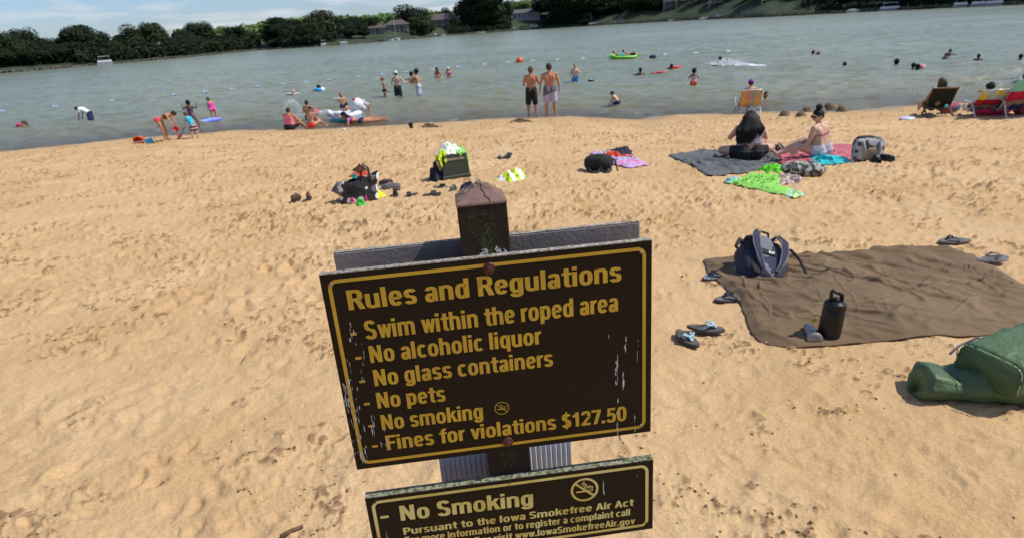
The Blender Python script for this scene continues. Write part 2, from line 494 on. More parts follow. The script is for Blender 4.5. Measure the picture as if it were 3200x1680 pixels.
def far(px, d):
    """a point d metres inland of the far waterline, behind photo column px"""
    a = far_az(px); r = float(np.interp(a, _fa, _fr)) + d
    # keep the point on the same image column by walking along the vertical plane through it
    return Vector((r * math.sin(a), r * math.cos(a), land_z(a, d)))
fa_ = np.linspace(_fa[0] - 0.15, _fa[-1] + 0.1, 260)
LX = np.zeros((len(OFFS), len(fa_))); LY = LX.copy(); LZ = LX.copy()
for j, a in enumerate(fa_):
    r0 = float(np.interp(a, _fa, _fr)) + 0.8 * mnoise.noise(Vector((a * 60, 0, 0)))
    for i, d in enumerate(OFFS):
        LX[i, j] = (r0 + d) * math.sin(a); LY[i, j] = (r0 + d) * math.cos(a)
        LZ[i, j] = land_z(a, d) + (0.3 * mnoise.noise(Vector((a * 80, d * 0.2, 3))) if d > 1 else 0.12 * mnoise.noise(Vector((a * 300, d, 3))))
lawn = link('far_bank', grid_mesh('far_bank', LX[::-1], LY[::-1], LZ[::-1]))
tag(lawn, kind='structure')
lawn.data.materials.append(mat('lawn', (0.030, 0.050, 0.013), 0.9, (0.014, 0.026, 0.007), 0.12, 0.4, 3.0))
# low stone riprap along the far waterline
def px_at(p): return proj(p)[0]
stone_m = mat('bank_stone', (0.13, 0.11, 0.09), 0.9, (0.05, 0.042, 0.035), 1.2, 0.5, 6)
rb = MB()
rnd = random.Random(3)
for k in range(1500):
    a = rnd.uniform(_fa[0], _fa[-1]); r0 = float(np.interp(a, _fa, _fr)) + rnd.uniform(-0.4, 0.8)
    s_ = rnd.uniform(0.18, 0.42)
    rb.ball((r0 * math.sin(a), r0 * math.cos(a), rnd.uniform(0.0, 0.5)), (s_ * 1.5, s_, s_ * 0.7), 6, 4, RZ(rnd.uniform(0, 3)))
ro_ = rb.build('shore_stones', stone_m)
tag(ro_, 'low grey and brown stones lining the far waterline', 'stones', kind='stuff')

# ---- trees: shared crowns of small leaf faces
def crown_mesh(name, seed, lobes, n, leaf, squash=0.8, ragged=0.25):
    r_ = random.Random(seed); L = []
    for k in range(lobes):
        a = r_.uniform(0, 6.283); h = r_.uniform(-0.75, 0.8); rad_ = (1 - abs(h) ** 1.6) * 0.58
        L.append((Vector((math.cos(a) * rad_ * r_.uniform(.5, 1), math.sin(a) * rad_ * r_.uniform(.5, 1), h * 0.75)), r_.uniform(0.26, 0.48)))
    L.append((Vector((0, 0, 0)), 0.6))
    vs_, fs = [], []
    for k in range(n):
        c, R0 = r_.choice(L)
        d = Vector((r_.gauss(0, 1), r_.gauss(0, 1), r_.gauss(0, 1))).normalized()
        p = c + d * R0 * (1 - abs(r_.gauss(0, ragged)))
        p.z *= squash
        nrm = (d + Vector((r_.uniform(-.6, .6), r_.uniform(-.6, .6), r_.uniform(-.3, .9)))).normalized()
        u = nrm.orthogonal().normalized(); v = nrm.cross(u); s_ = leaf * r_.uniform(0.6, 1.4)
        w = r_.uniform(0, 6.28); u2 = u * math.cos(w) + v * math.sin(w); v2 = nrm.cross(u2)
        i0 = len(vs_)
        vs_ += [p - u2 * s_, p + v2 * s_ * 0.6, p + u2 * s_, p - v2 * s_ * 0.6]
        fs.append((i0, i0 + 1, i0 + 2, i0 + 3))
    me = bpy.data.meshes.new(name); me.from_pydata([tuple(v) for v in vs_], [], fs); me.update()
    return me
def leaf_mat(name, c1, c2):
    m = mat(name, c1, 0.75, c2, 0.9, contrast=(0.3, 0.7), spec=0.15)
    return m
LEAF_D = [leaf_mat('leaf_dark', (0.019, 0.033, 0.012), (0.011, 0.020, 0.008)), leaf_mat('leaf_mid', (0.028, 0.046, 0.014), (0.016, 0.028, 0.009)), leaf_mat('leaf_olive', (0.040, 0.056, 0.016), (0.022, 0.034, 0.011))]  # shade on the backlit shore trees is put into these dark greens
LEAF_L = leaf_mat('leaf_light', (0.13, 0.20, 0.05), (0.065, 0.11, 0.03))  # paler leaf copy, sunlight on the hill put into its green
BARK = mat('bark', (0.09, 0.07, 0.05), 0.9, (0.04, 0.03, 0.02), 6, 0.5)
CROWNS = [crown_mesh('crown', 10 + i, 11 + i % 4, 6500, 0.048, 0.9, 0.16 + 0.03 * (i % 4)) for i in range(8)]
def trunk_mesh(seed):
    r_ = random.Random(seed); b = MB()
    b.tube([(0, 0, -0.05), (0.01, 0, 0.2), (-0.01, 0.01, 0.45), (0.0, 0, 0.8)], [0.035, 0.026, 0.018, 0.008], 7)
    for k in range(6):
        a = r_.uniform(0, 6.28); z = r_.uniform(0.25, 0.6); l_ = r_.uniform(0.2, 0.34)
        b.tube([(0, 0, z), (math.cos(a) * l_ * .6, math.sin(a) * l_ * .6, z + 0.1), (math.cos(a) * l_, math.sin(a) * l_, z + 0.22)], [0.012, 0.008, 0.003], 5)
    return b.mesh('trunk')
TRUNKS = [trunk_mesh(i) for i in range(4)]
for t_ in TRUNKS: t_.materials.append(BARK)
_cm = {}
def crown_with(i, mi):
    k = (i, mi)
    if k not in _cm:
        me = CROWNS[i].copy(); me.materials.clear(); me.materials.append([*LEAF_D, LEAF_L][mi]); _cm[k] = me
    return _cm[k]
tr_rnd = random.Random(99)
def tree(px, top, d, wpx, mi=0, label='dark leafy tree in the dense row on the far shore', group='trees along the far shore', name='leafy_tree'):
    p = far(px, d)
    # height from the pixel row of its top
    lo, hi = 0.5, 60
    for _ in range(30):
        m_ = (lo + hi) / 2
        if proj(p + Vector((0, 0, m_)))[1] > top: lo = m_
        else: hi = m_
    H_ = m_
    W_ = wpx / FPX * (p - CAMPOS).dot(FW)
    root = empty(name, p, tr_rnd.uniform(0, 6.28))
    tag(root, label, 'tree', group)
    i = tr_rnd.randrange(8)
    c = bpy.data.objects.new('crown', crown_with(i, mi)); COL.objects.link(c); c.parent = root
    ch = H_ * 0.98
    c.scale = (W_ / 1.55, W_ / 1.55, ch / 1.80); c.location = (0, 0, H_ - ch * 0.50)
    t_ = bpy.data.objects.new('trunk', TRUNKS[tr_rnd.randrange(4)]); COL.objects.link(t_); t_.parent = root
    t_.scale = (H_, H_, H_)
    return root
named_trees = [  # px, top, inland, width px, material, label
 (110, 74, 22, 90, 0, 'dark tree with a small peaked crown near the left edge of the far shore'),
 (272, 56, 18, 130, 0, 'tallest dark tree above the left lawn, sloping down to the right'),
 (425, 74, 20, 90, 1, 'dark tree with a flat crown leaning left beside the sunlit one'),
 (498, 62, 26, 95, 2, 'lighter olive tree rising between the leaning tree and the gap'),
 (645, 58, 30, 95, 0, 'dark tree with an open round top over the left row'),
 (742, 74, 22, 80, 0, 'dark twin topped tree just left of the inlet'),
 (905, 38, 18, 130, 0, 'tall dark round tree just right of the inlet'),
 (1018, 30, 20, 120, 2, 'tall smooth oval green tree left of the brown houses'),
 (1282, 12, 42, 120, 0, 'round dark tree standing above the brown house roofs'),
 (1312, 44, 10, 90, 2, 'mid green round tree between the two brown houses'),
 (1508, -60, 16, 180, 0, 'huge dark tree rising out of frame right of the brown houses'),
 (1545, 22, 10, 110, 1, 'dark bushy tree left of the white house'),
 (1330, 30, 50, 70, 3, 'small pale green tree behind the brown house roof'),
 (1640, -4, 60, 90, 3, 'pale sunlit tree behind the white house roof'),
 (1790, -70, 12, 200, 0, 'broad dark tree right of the white house'),
 (1835, 60, 4, 60, 1, 'dark round bush at the waterline right of the white house')]
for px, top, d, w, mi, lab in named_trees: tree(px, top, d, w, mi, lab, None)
ORD = ['first', 'second', 'third', 'fourth', 'fifth', 'sixth', 'seventh', 'eighth', 'ninth', 'tenth', 'eleventh', 'twelfth', 'thirteenth', 'fourteenth', 'fifteenth', 'sixteenth', 'seventeenth', 'eighteenth', 'nineteenth', 'twentieth', 'twenty-first', 'twenty-second', 'twenty-third', 'twenty-fourth', 'twenty-fifth', 'twenty-sixth', 'twenty-seventh', 'twenty-eighth']
def row(lst, back, front, group, cut):
    lst = sorted(lst); nb = nf = 0
    for px, top, w, d in lst:
        if d > cut: lab = back % ORD[nb]; nb += 1
        else: lab = front % ORD[nf]; nf += 1
        tree(px, top, d, w, tr_rnd.choice([0, 0, 1]), lab, group)
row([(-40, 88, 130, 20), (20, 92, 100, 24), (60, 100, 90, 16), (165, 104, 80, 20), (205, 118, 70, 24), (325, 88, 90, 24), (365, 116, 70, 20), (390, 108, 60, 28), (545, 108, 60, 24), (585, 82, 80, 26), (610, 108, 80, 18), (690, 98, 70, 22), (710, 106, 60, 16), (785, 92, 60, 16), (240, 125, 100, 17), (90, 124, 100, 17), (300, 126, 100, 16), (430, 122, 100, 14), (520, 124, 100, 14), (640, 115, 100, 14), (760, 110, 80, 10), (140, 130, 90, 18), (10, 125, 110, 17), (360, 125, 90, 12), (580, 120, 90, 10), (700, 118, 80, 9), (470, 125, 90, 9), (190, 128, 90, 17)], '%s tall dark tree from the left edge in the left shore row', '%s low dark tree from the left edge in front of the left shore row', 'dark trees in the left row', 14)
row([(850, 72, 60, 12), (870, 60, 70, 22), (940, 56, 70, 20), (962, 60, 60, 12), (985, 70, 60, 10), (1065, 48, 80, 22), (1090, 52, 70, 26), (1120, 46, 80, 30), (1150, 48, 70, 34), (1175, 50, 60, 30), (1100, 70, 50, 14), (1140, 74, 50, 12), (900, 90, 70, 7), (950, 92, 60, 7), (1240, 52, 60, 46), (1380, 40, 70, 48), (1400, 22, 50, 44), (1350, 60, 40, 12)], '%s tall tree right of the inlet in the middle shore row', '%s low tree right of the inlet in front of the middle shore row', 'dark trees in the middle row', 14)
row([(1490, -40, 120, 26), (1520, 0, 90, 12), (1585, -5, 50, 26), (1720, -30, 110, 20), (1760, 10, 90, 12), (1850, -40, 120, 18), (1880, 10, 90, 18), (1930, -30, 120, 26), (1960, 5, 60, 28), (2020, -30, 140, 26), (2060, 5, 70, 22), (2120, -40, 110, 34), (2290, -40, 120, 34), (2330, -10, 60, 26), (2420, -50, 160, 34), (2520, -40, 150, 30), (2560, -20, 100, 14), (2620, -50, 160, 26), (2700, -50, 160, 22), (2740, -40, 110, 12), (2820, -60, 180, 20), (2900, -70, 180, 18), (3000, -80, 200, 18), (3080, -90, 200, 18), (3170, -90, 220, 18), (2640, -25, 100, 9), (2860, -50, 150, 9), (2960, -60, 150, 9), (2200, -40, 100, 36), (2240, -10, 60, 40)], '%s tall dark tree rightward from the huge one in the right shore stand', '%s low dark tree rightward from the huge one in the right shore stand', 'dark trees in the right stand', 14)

def thicket(name, spans, n, m, label, seed=2):
    r_ = random.Random(seed); vs_, fs = [], []
    for k in range(n):
        x0, x1, d0, d1, hh_ = r_.choice(spans); px = r_.uniform(x0, x1); d = r_.uniform(d0, d1); p = far(px, d)
        z_ = p.z + hh_ * (1 - abs(r_.gauss(0, .45))) * (0.55 + 0.45 * mnoise.noise(Vector((p.x * .3, p.y * .3, 0))) + .2)
        pt = Vector((p.x, p.y, max(z_, p.z - .2))); nrm = Vector((r_.gauss(0, .7), r_.gauss(-.4, .7), r_.uniform(.2, 1))).normalized(); u = nrm.orthogonal().normalized(); v = nrm.cross(u); s_ = r_.uniform(0.3, 0.6)
        i0 = len(vs_); vs_ += [pt - u * s_, pt + v * s_ * .7, pt + u * s_, pt - v * s_ * .7]; fs.append((i0, i0 + 1, i0 + 2, i0 + 3))
    me = bpy.data.meshes.new(name); me.from_pydata([tuple(v) for v in vs_], [], fs); me.update()
    o = link(name, me, m); tag(o, label, 'bushes', kind='stuff'); return o
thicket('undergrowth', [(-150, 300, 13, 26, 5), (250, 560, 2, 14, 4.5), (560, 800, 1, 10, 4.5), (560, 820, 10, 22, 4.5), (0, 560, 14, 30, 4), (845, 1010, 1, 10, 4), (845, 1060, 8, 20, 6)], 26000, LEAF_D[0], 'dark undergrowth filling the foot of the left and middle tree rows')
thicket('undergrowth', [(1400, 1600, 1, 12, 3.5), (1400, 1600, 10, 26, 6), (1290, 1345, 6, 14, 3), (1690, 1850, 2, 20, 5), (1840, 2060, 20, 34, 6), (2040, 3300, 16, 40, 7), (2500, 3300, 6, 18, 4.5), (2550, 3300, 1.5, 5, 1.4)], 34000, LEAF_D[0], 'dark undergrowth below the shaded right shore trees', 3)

# far wooded ridge, one mass nobody could count
def ridge(name, x0, x1, tops, d0, d1, n, m, label):
    r_ = random.Random(5); vs_, fs = [], []
    for k in range(n):
        px = r_.uniform(x0, x1); d = r_.uniform(d0, d1)
        p = far(px, d)
        p0 = at_plane(px, 200)  # direction only
        top = float(np.interp(px, [t[0] for t in tops], [t[1] for t in tops]))
        dist = math.hypot(p.x, p.y)
        zt = CAM_H + (dist / FPX) * 0  # placeholder
        lo, hi = 0, 70
        for _ in range(14):
            mm_ = (lo + hi) / 2
            if proj(Vector((p.x, p.y, mm_)))[1] > top + 6: lo = mm_
            else: hi = mm_
        cell = 7.0
        bumpz = 2.2 * mnoise.noise(Vector((p.x / cell, p.y / cell, 1)))
        zt = mm_ + bumpz - 2.0 * (1 - (d - d0) / (d1 - d0)) - abs(r_.gauss(0, 1.6)) * (1 + r_.random() * 3)
        pt = Vector((p.x, p.y, max(zt, p.z)))
        nrm = Vector((r_.gauss(0, .6), r_.gauss(-0.3, .6), 1)).normalized(); u = nrm.orthogonal().normalized(); v = nrm.cross(u); s_ = r_.uniform(0.6, 1.3)
        i0 = len(vs_); vs_ += [pt - u * s_, pt + v * s_ * .7, pt + u * s_, pt - v * s_ * .7]; fs.append((i0, i0 + 1, i0 + 2, i0 + 3))
    me = bpy.data.meshes.new(name); me.from_pydata([tuple(v) for v in vs_], [], fs); me.update()
    o = link(name, me, m); tag(o, label, 'woods', kind='stuff'); return o
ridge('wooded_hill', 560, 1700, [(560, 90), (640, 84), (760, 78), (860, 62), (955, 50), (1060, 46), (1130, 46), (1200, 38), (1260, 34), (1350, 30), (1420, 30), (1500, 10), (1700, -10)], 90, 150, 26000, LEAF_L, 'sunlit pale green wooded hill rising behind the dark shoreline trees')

# ---- houses
def mwall(name, c): return mat(name, c, 0.85, tuple(x * .75 for x in c), 0.6, 0.3, 12)
ROOF_BROWN = mat('roof_brown', (0.105, 0.085, 0.078), 0.9, (0.07, 0.055, 0.05), 2, 0.4)
ROOF_GREY = mat('roof_grey', (0.12, 0.12, 0.125), 0.9, (0.07, 0.07, 0.075), 2, 0.4)
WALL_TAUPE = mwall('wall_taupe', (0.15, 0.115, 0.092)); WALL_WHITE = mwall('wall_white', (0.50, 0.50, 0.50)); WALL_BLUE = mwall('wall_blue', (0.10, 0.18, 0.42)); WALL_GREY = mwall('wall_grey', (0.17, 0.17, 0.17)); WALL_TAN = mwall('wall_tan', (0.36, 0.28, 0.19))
TRIM = mat('trim_white', (0.7, 0.7, 0.68), 0.6); GLASS_D = mat('window_glass', (0.012, 0.016, 0.02), 0.12, spec=0.6)
def solve_z(p, py):
    lo, hi = -5, 40
    for _ in range(30):
        m_ = (lo + hi) / 2
        if proj(Vector((p.x, p.y, m_)))[1] > py: lo = m_
        else: hi = m_
    return m_
def house(px0, px1, y_base, y_eave, y_ridge, d, wall, roof, label, cols=4, rows=1, name='lakeside_house', gable=False, porch=0, wing=None, pillars=0, chimney=True):
    c = far((px0 + px1) / 2, d); z0 = solve_z(c, y_base); ze = solve_z(c, y_eave); zr = solve_z(c, y_ridge)
    zc_ = (c - CAMPOS).dot(FW); W = (px1 - px0) / FPX * zc_; D = min(W * 0.6, 11)
    az_ = math.atan2(c.x, c.y)
    root = empty(name, (c.x, c.y, z0), -az_); tag(root, label, 'house')
    h = ze - z0; rh = zr - ze
    b = MB(); b.box((0, D / 2, (h - 4) / 2), (W, D, h + 4)); b.build('wall', wall, root)
    b = MB(); e = 0.5
    if gable:
        b.add([(-W / 2 - e, -e, h), (W / 2 + e, -e, h), (W / 2 + e, D + e, h), (-W / 2 - e, D + e, h), (-W / 2 - e, D / 2, h + rh), (W / 2 + e, D / 2, h + rh)], [(0, 1, 5, 4), (2, 3, 4, 5), (0, 4, 3), (1, 2, 5), (0, 3, 2, 1)])
    else:
        k = min(D / 2, W / 2) * 0.9
        b.add([(-W / 2 - e, -e, h), (W / 2 + e, -e, h), (W / 2 + e, D + e, h), (-W / 2 - e, D + e, h), (-W / 2 + k, D / 2, h + rh), (W / 2 - k, D / 2, h + rh)], [(0, 1, 5, 4), (2, 3, 4, 5), (0, 4, 3), (1, 2, 5), (0, 3, 2, 1)])
    rf = b.build('roof', roof, root)
    if chimney:
        b = MB(); b.box((W * 0.22, D * 0.55, h + rh * 0.9), (0.9, 0.9, 1.6)); b.build('chimney', wall, rf)
    fh = h / rows
    for r_ in range(rows):
        for k in range(cols):
            x = -W / 2 + W * (k + 0.5) / cols; zz = fh * (r_ + 0.52)
            ww, wh = W / cols * 0.5, fh * 0.5
            b = MB(); b.box((x, -0.06, zz), (ww + 0.3, 0.12, wh + 0.3)); fr_ = b.build('window', TRIM, root)
            b = MB(); b.box((x, -0.13, zz), (ww, 0.06, wh)); b.build('pane', GLASS_D, fr_)
    if pillars:
        for k in range(pillars):
            x = -W / 2 + W * k / (pillars - 1)
            b = MB(); b.box((x, -2.2, h / 2 - 1), (0.7, 0.7, h + 2)); b.build('pillar', WALL_TAN, root)
        b = MB(); b.box((0, -1.2, h * 0.52), (W + 0.8, 2.8, 0.3)); b.build('balcony', TRIM, root)
    return root
house(1155, 1213, 112, 88, 72, 24, WALL_TAUPE, ROOF_BROWN, 'taupe lakeside house wing with hipped brown roof, left of its taller twin', 2, 2)
house(1208, 1284, 106, 78, 62, 26, WALL_TAUPE, ROOF_BROWN, 'taupe two storey house with hipped brown roof and flagpole on the lawn', 3, 2)
house(1336, 1440, 84, 62, 42, 26, WALL_TAUPE, ROOF_BROWN, 'wide brown house with gabled windows at the foot of the huge dark tree', 5, 2)
house(1604, 1692, 58, 40, 28, 24, WALL_WHITE, ROOF_GREY, 'long white house with dark windows above a green lawn', 6, 1, gable=True)
house(1868, 1922, 30, 6, -6, 34, WALL_WHITE, ROOF_GREY, 'pale house half hidden among trees behind the green slope', 3, 2)
house(1784, 1822, 38, 12, 2, 32, WALL_BLUE, ROOF_GREY, 'small blue house in the shade between dark trees', 2, 2)
house(1060, 1104, 115, 92, 80, 18, WALL_GREY, ROOF_GREY, 'small dark grey house in tree shade left of the taupe houses', 2, 2)
house(475, 520, 168, 152, 140, 10, WALL_WHITE, ROOF_GREY, 'small white cottage almost hidden in the dark trees on the left', 2, 1)
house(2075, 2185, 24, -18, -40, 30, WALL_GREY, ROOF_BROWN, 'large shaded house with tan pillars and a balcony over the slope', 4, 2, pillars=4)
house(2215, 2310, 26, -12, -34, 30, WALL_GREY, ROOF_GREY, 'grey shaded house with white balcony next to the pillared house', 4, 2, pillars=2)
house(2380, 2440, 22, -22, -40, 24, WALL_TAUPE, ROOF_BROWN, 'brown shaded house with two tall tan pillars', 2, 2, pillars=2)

# ---- docks, boats and small things on the far bank
WOODG = mat('weathered_wood', (0.22, 0.19, 0.16), 0.9, (0.11, 0.09, 0.075), 4, 0.4)
BOATW = mat('boat_white', (0.75, 0.76, 0.78), 0.35); ALU = mat('aluminium', (0.55, 0.56, 0.58), 0.4, metal=0.6)
CANV = {'red': mat('canvas_red', (0.45, 0.03, 0.02), 0.8), 'orange': mat('canvas_orange', (0.7, 0.22, 0.02), 0.8), 'blue': mat('canvas_blue', (0.05, 0.1, 0.3), 0.8), 'black': mat('canvas_black', (0.02, 0.02, 0.022), 0.8), 'white': BOATW, 'green': mat('canvas_green', (0.06, 0.18, 0.13), 0.8)}
def boat(px, wpx, d, cover, label, kind='pontoon'):
    p = far(px, d); zc_ = (p - CAMPOS).dot(FW); L = max(wpx / FPX * zc_, 2.0)
    root = empty('moored_boat', (p.x, p.y, 0.05 if d <= 0 else p.z), -math.atan2(p.x, p.y)); tag(root, label, 'boat')
    if kind == 'pontoon':
        b = MB()
        for y in (-0.8, 0.8): b.tube([(-L / 2, y, 0.15), (L / 2 - 0.5, y, 0.15), (L / 2, y, 0.35)], [0.28, 0.28, 0.1], 8)
        b.build('pontoon', ALU, root)
        b = MB(); b.box((0, 0, 0.5), (L, 2.2, 0.12)); b.build('deck', WOODG, root)
        b = MB(); b.box((0, -1.05, 0.85), (L * 0.85, 0.06, 0.6)); b.box((0, 1.05, 0.85), (L * 0.85, 0.06, 0.6)); b.build('railing', BOATW, root)
        b = MB()
        for x in (-L * .3, L * .3):
            for y in (-0.9, 0.9): b.tube([(x, y, 0.5), (x, y, 2.1)], 0.03, 5)
        b.build('canopy_frame', ALU, root)
        b = MB(); b.box((0, 0, 2.15), (L * 0.7, 2.1, 0.1)); b.build('canopy', CANV[cover], root, bevel=0.04)
    else:
        b = MB(); n = 7; vs_ = []
        for i in range(n):
            t = i / (n - 1); w = 0.85 * math.sin(math.pi * (0.32 + 0.68 * t)) if t > .01 else .7
            x = -L / 2 + L * t
            vs_ += [(x, -w, 0.75), (x, -w * .5, -0.1), (x, w * .5, -0.1), (x, w, 0.75)]
        fs = [(i * 4 + j, i * 4 + j + 1, (i + 1) * 4 + j + 1, (i + 1) * 4 + j) for i in range(n - 1) for j in range(3)] + [(0, 3, 2, 1), ((n - 1) * 4, (n - 1) * 4 + 1, (n - 1) * 4 + 2, (n - 1) * 4 + 3)]
        b.add(vs_, fs); b.build('hull', BOATW, root)
        b = MB(); b.box((-L * .05, 0, 0.8), (L * .6, 1.2, 0.35)); b.build('cover', CANV[cover], root, bevel=0.1)
    return root
boat(330, 45, -1.5, 'white', 'white boat moored at the left lawn below the dark trees')
boat(1012, 18, -1.5, 'white', 'small white boat with canopy moored left of the brown houses')
boat(1075, 26, -1, 'green', 'small boat with green awning moored on the lawn edge')
boat(1220, 22, -1, 'black', 'boat under black cover moored below the taupe house', 'run')
boat(1242, 16, -1, 'white', 'white runabout moored right of the black covered boat', 'run')
boat(1354, 22, 3, 'orange', 'boat under an orange cover on the bank below the wide brown house', 'run')
boat(1380, 22, -1, 'blue', 'small blue and white boat beside the orange covered one', 'run')
boat(1598, 26, 3, 'green', 'low green and white boat pulled up below the white house', 'run')
boat(1668, 30, 2, 'red', 'red canopied pontoon boat below the white house')
boat(1500, 30, -1, 'blue', 'grey open boat beside the wooden dock under the dark trees', 'run')
boat(1860, 40, 1, 'green', 'long low boat pulled up by the round bush', 'run')
boat(2100, 22, -1, 'red', 'small boat with red cover near the pillared house', 'run')
boat(2205, 38, 0, 'white', 'long white boat on the bank below the grey shaded house', 'run')
boat(2246, 18, 1, 'blue', 'small white boat right of the long white one', 'run')
boat(2665, 34, -1, 'white', 'white boat with a raised bow at the right part of the far shore', 'run')
boat(2780, 60, -1, 'white', 'long white pontoon boat on the right part of the far shore')
boat(3000, 40, -1, 'white', 'white pontoon boat left of its two neighbours near the right edge')
boat(3055, 40, -1, 'blue', 'pontoon boat with blue canopy between two white ones near the right edge')
boat(3105, 50, -1, 'white', 'longest white pontoon boat nearest the right edge')
def dock(px, wpx, label, posts=4, canopy=False):
    p = far(px, -1); zc_ = (p - CAMPOS).dot(FW); L = max(wpx / FPX * zc_, 3)
    root = empty('boat_dock', (p.x, p.y, 0), -math.atan2(p.x, p.y)); tag(root, label, 'dock')
    for k in range(3):
        b = MB(); b.box((0, -0.6 + k * 0.6, 0.6), (L, 0.5, 0.08)); b.build('plank', WOODG, root)
    for k in range(posts):
        x = -L / 2 + L * k / (posts - 1)
        b = MB(); b.tube([(x, -0.9, -1), (x, -0.9, 1.5 if not canopy else 2.4)], 0.09, 6); b.build('post', BOATW if canopy else WOODG, root)
    if canopy:
        b = MB(); b.box((0, 0, 2.45), (L + 0.4, 2.2, 0.12)); b.build('roof', ROOF_GREY, root)
dock(1195, 30, 'low wooden dock by the water below the taupe houses')
dock(1540, 50, 'wooden dock with pale railing posts under the huge dark tree')
dock(1928, 36, 'white posted boat lift with a dark roof by the green slope', 6, True)
dock(2000, 70, 'long low dock along the foot of the green slope')
dock(2330, 60, 'low grey dock below the brown shaded house')
dock(2900, 110, 'long brown dock running along the right part of the far shore')
# flagpole and hillside stairs
p = far(1238, 14); fo = MB().tube([(0, 0, -1), (0, 0, 9)], [0.09, 0.05], 6).build('flagpole', TRIM); fo.location = p
tag(fo, 'thin white flagpole in front of the taupe two storey house', 'flagpole')
p0, p1 = far(1935, 6), far(1962, 26)
sr = empty('hillside_stairs', p0); tag(sr, 'pale wooden stairs climbing the green slope behind the dock', 'stairs')
for k in range(10):
    q_ = p0.lerp(p1, k / 9); q_.z = land_z(math.atan2(q_.x, q_.y), 6 + 20 * k / 9) + 0.2
    b = MB(); b.box(q_ - p0, (2.2, 1.0, 0.35)); b.build('step', WALL_TAN, sr)
# ---------------------------------------------------------------- the sign
SG_YAW, SG_LEAN, SG_ROLL = 0.08639, 0.03403, 0.00649
SG_C = Vector((-0.03842, 1.01826, 2.40239)); SG_W, SG_H = 0.61, 0.42114
_u = Vector((math.cos(SG_YAW), math.sin(SG_YAW), 0)); _n = Vector((math.sin(SG_YAW), -math.cos(SG_YAW), 0))
_v = Vector((0, 0, 1)) * math.cos(SG_LEAN) - _n * math.sin(SG_LEAN)
SU = _u * math.cos(SG_ROLL) + _v * math.sin(SG_ROLL); SV = _v * math.cos(SG_ROLL) - _u * math.sin(SG_ROLL)
SN = SU.cross(SV).normalized()      # towards the viewer
if SN.dot(CAMPOS - SG_C) < 0: SN = -SN
def sgn(px, py, off=0.0):
    """plane coordinates (u, v) of the photo pixel on the sign plane moved back by off metres"""
    r = ray(px, py); o = SG_C - SN * off
    t = (o - CAMPOS).dot(SN) / r.dot(SN); p = CAMPOS + r * t - o
    return p.dot(SU), p.dot(SV)
def S3(u, v, w=0.0): return SG_C + SU * u + SV * v + SN * w      # w: towards the viewer

def wear_mat(name, c, rough, lichen=None, sc=30, thr=(0.5, 0.6), bump=0.3, spec=0.4):
    m = mat(name, c, rough, tuple(x * 0.8 for x in c), 12, bump, 120, spec=spec, bdist=0.002)
    if lichen:
        n, l = m.node_tree.nodes, m.node_tree.links; b = n['Principled BSDF']
        src = b.inputs['Base Color'].links[0].from_socket
        t = [x for x in n if x.type == 'TEX_COORD'][0]
        nz = n.new('ShaderNodeTexNoise'); nz.inputs['Scale'].default_value = sc; nz.inputs['Detail'].default_value = 6; nz.inputs['Roughness'].default_value = 0.7
        l.new(t.outputs['Object'], nz.inputs['Vector'])
        r = n.new('ShaderNodeValToRGB'); r.color_ramp.elements[0].position = thr[0]; r.color_ramp.elements[1].position = thr[1]
        l.new(nz.outputs['Fac'], r.inputs[0])
        mx = n.new('ShaderNodeMixRGB'); l.new(r.outputs[0], mx.inputs[0]); l.new(src, mx.inputs[1]); mx.inputs[2].default_value = (*lichen, 1)
        l.new(mx.outputs[0], b.inputs['Base Color'])
    return m
BOARD = mat('sign_brown', (0.0095, 0.0052, 0.0036), 0.30, (0.007, 0.004, 0.003), 5, 0.03, 30, spec=0.2, bdist=0.002)
GOLD = mat('sign_gold', (0.50, 0.315, 0.028), 0.45, (0.42, 0.26, 0.025), 9, spec=0.3)
GOLD2 = mat('sign_pale_gold', (0.60, 0.53, 0.20), 0.5, (0.50, 0.38, 0.09), 14, spec=0.3)
EDGE = wear_mat('weathered_edge', (0.40, 0.36, 0.31), 0.95, (0.13, 0.11, 0.09), 150, (0.44, 0.60), 0.8, 0.1)
EDGE_G = wear_mat('lichen_edge', (0.30, 0.29, 0.22), 0.95, (0.07, 0.08, 0.03), 110, (0.45, 0.58), 0.9, 0.1)
GREYB = wear_mat('grey_board', (0.27, 0.235, 0.22), 0.75, (0.20, 0.175, 0.16), 14, (0.45, 0.6), 0.5, 0.2)
POSTM = wear_mat('post_brown', (0.020, 0.012, 0.010), 0.75, (0.034, 0.022, 0.019), 18, (0.42, 0.7), 0.6, 0.2)
MOSS = mat('moss', (0.040, 0.062, 0.008), 0.95, (0.018, 0.030, 0.005), 60, 0.8, 300, bdist=0.003)
BOLT = mat('bolt_rusty', (0.12, 0.045, 0.035), 0.45, (0.06, 0.022, 0.018), 60, 0.3, 200, metal=0.5, bdist=0.001)
SCREW = mat('screw_steel', (0.45, 0.40, 0.38), 0.35, (0.2, 0.15, 0.13), 90, metal=0.8)
WCHIP = mat('bare_white_scratch', (0.62, 0.62, 0.63), 0.8, (0.35, 0.35, 0.36), 90)
CORR = mat('corrugated_plastic', (0.80, 0.80, 0.84), 0.5, (0.74, 0.74, 0.78))

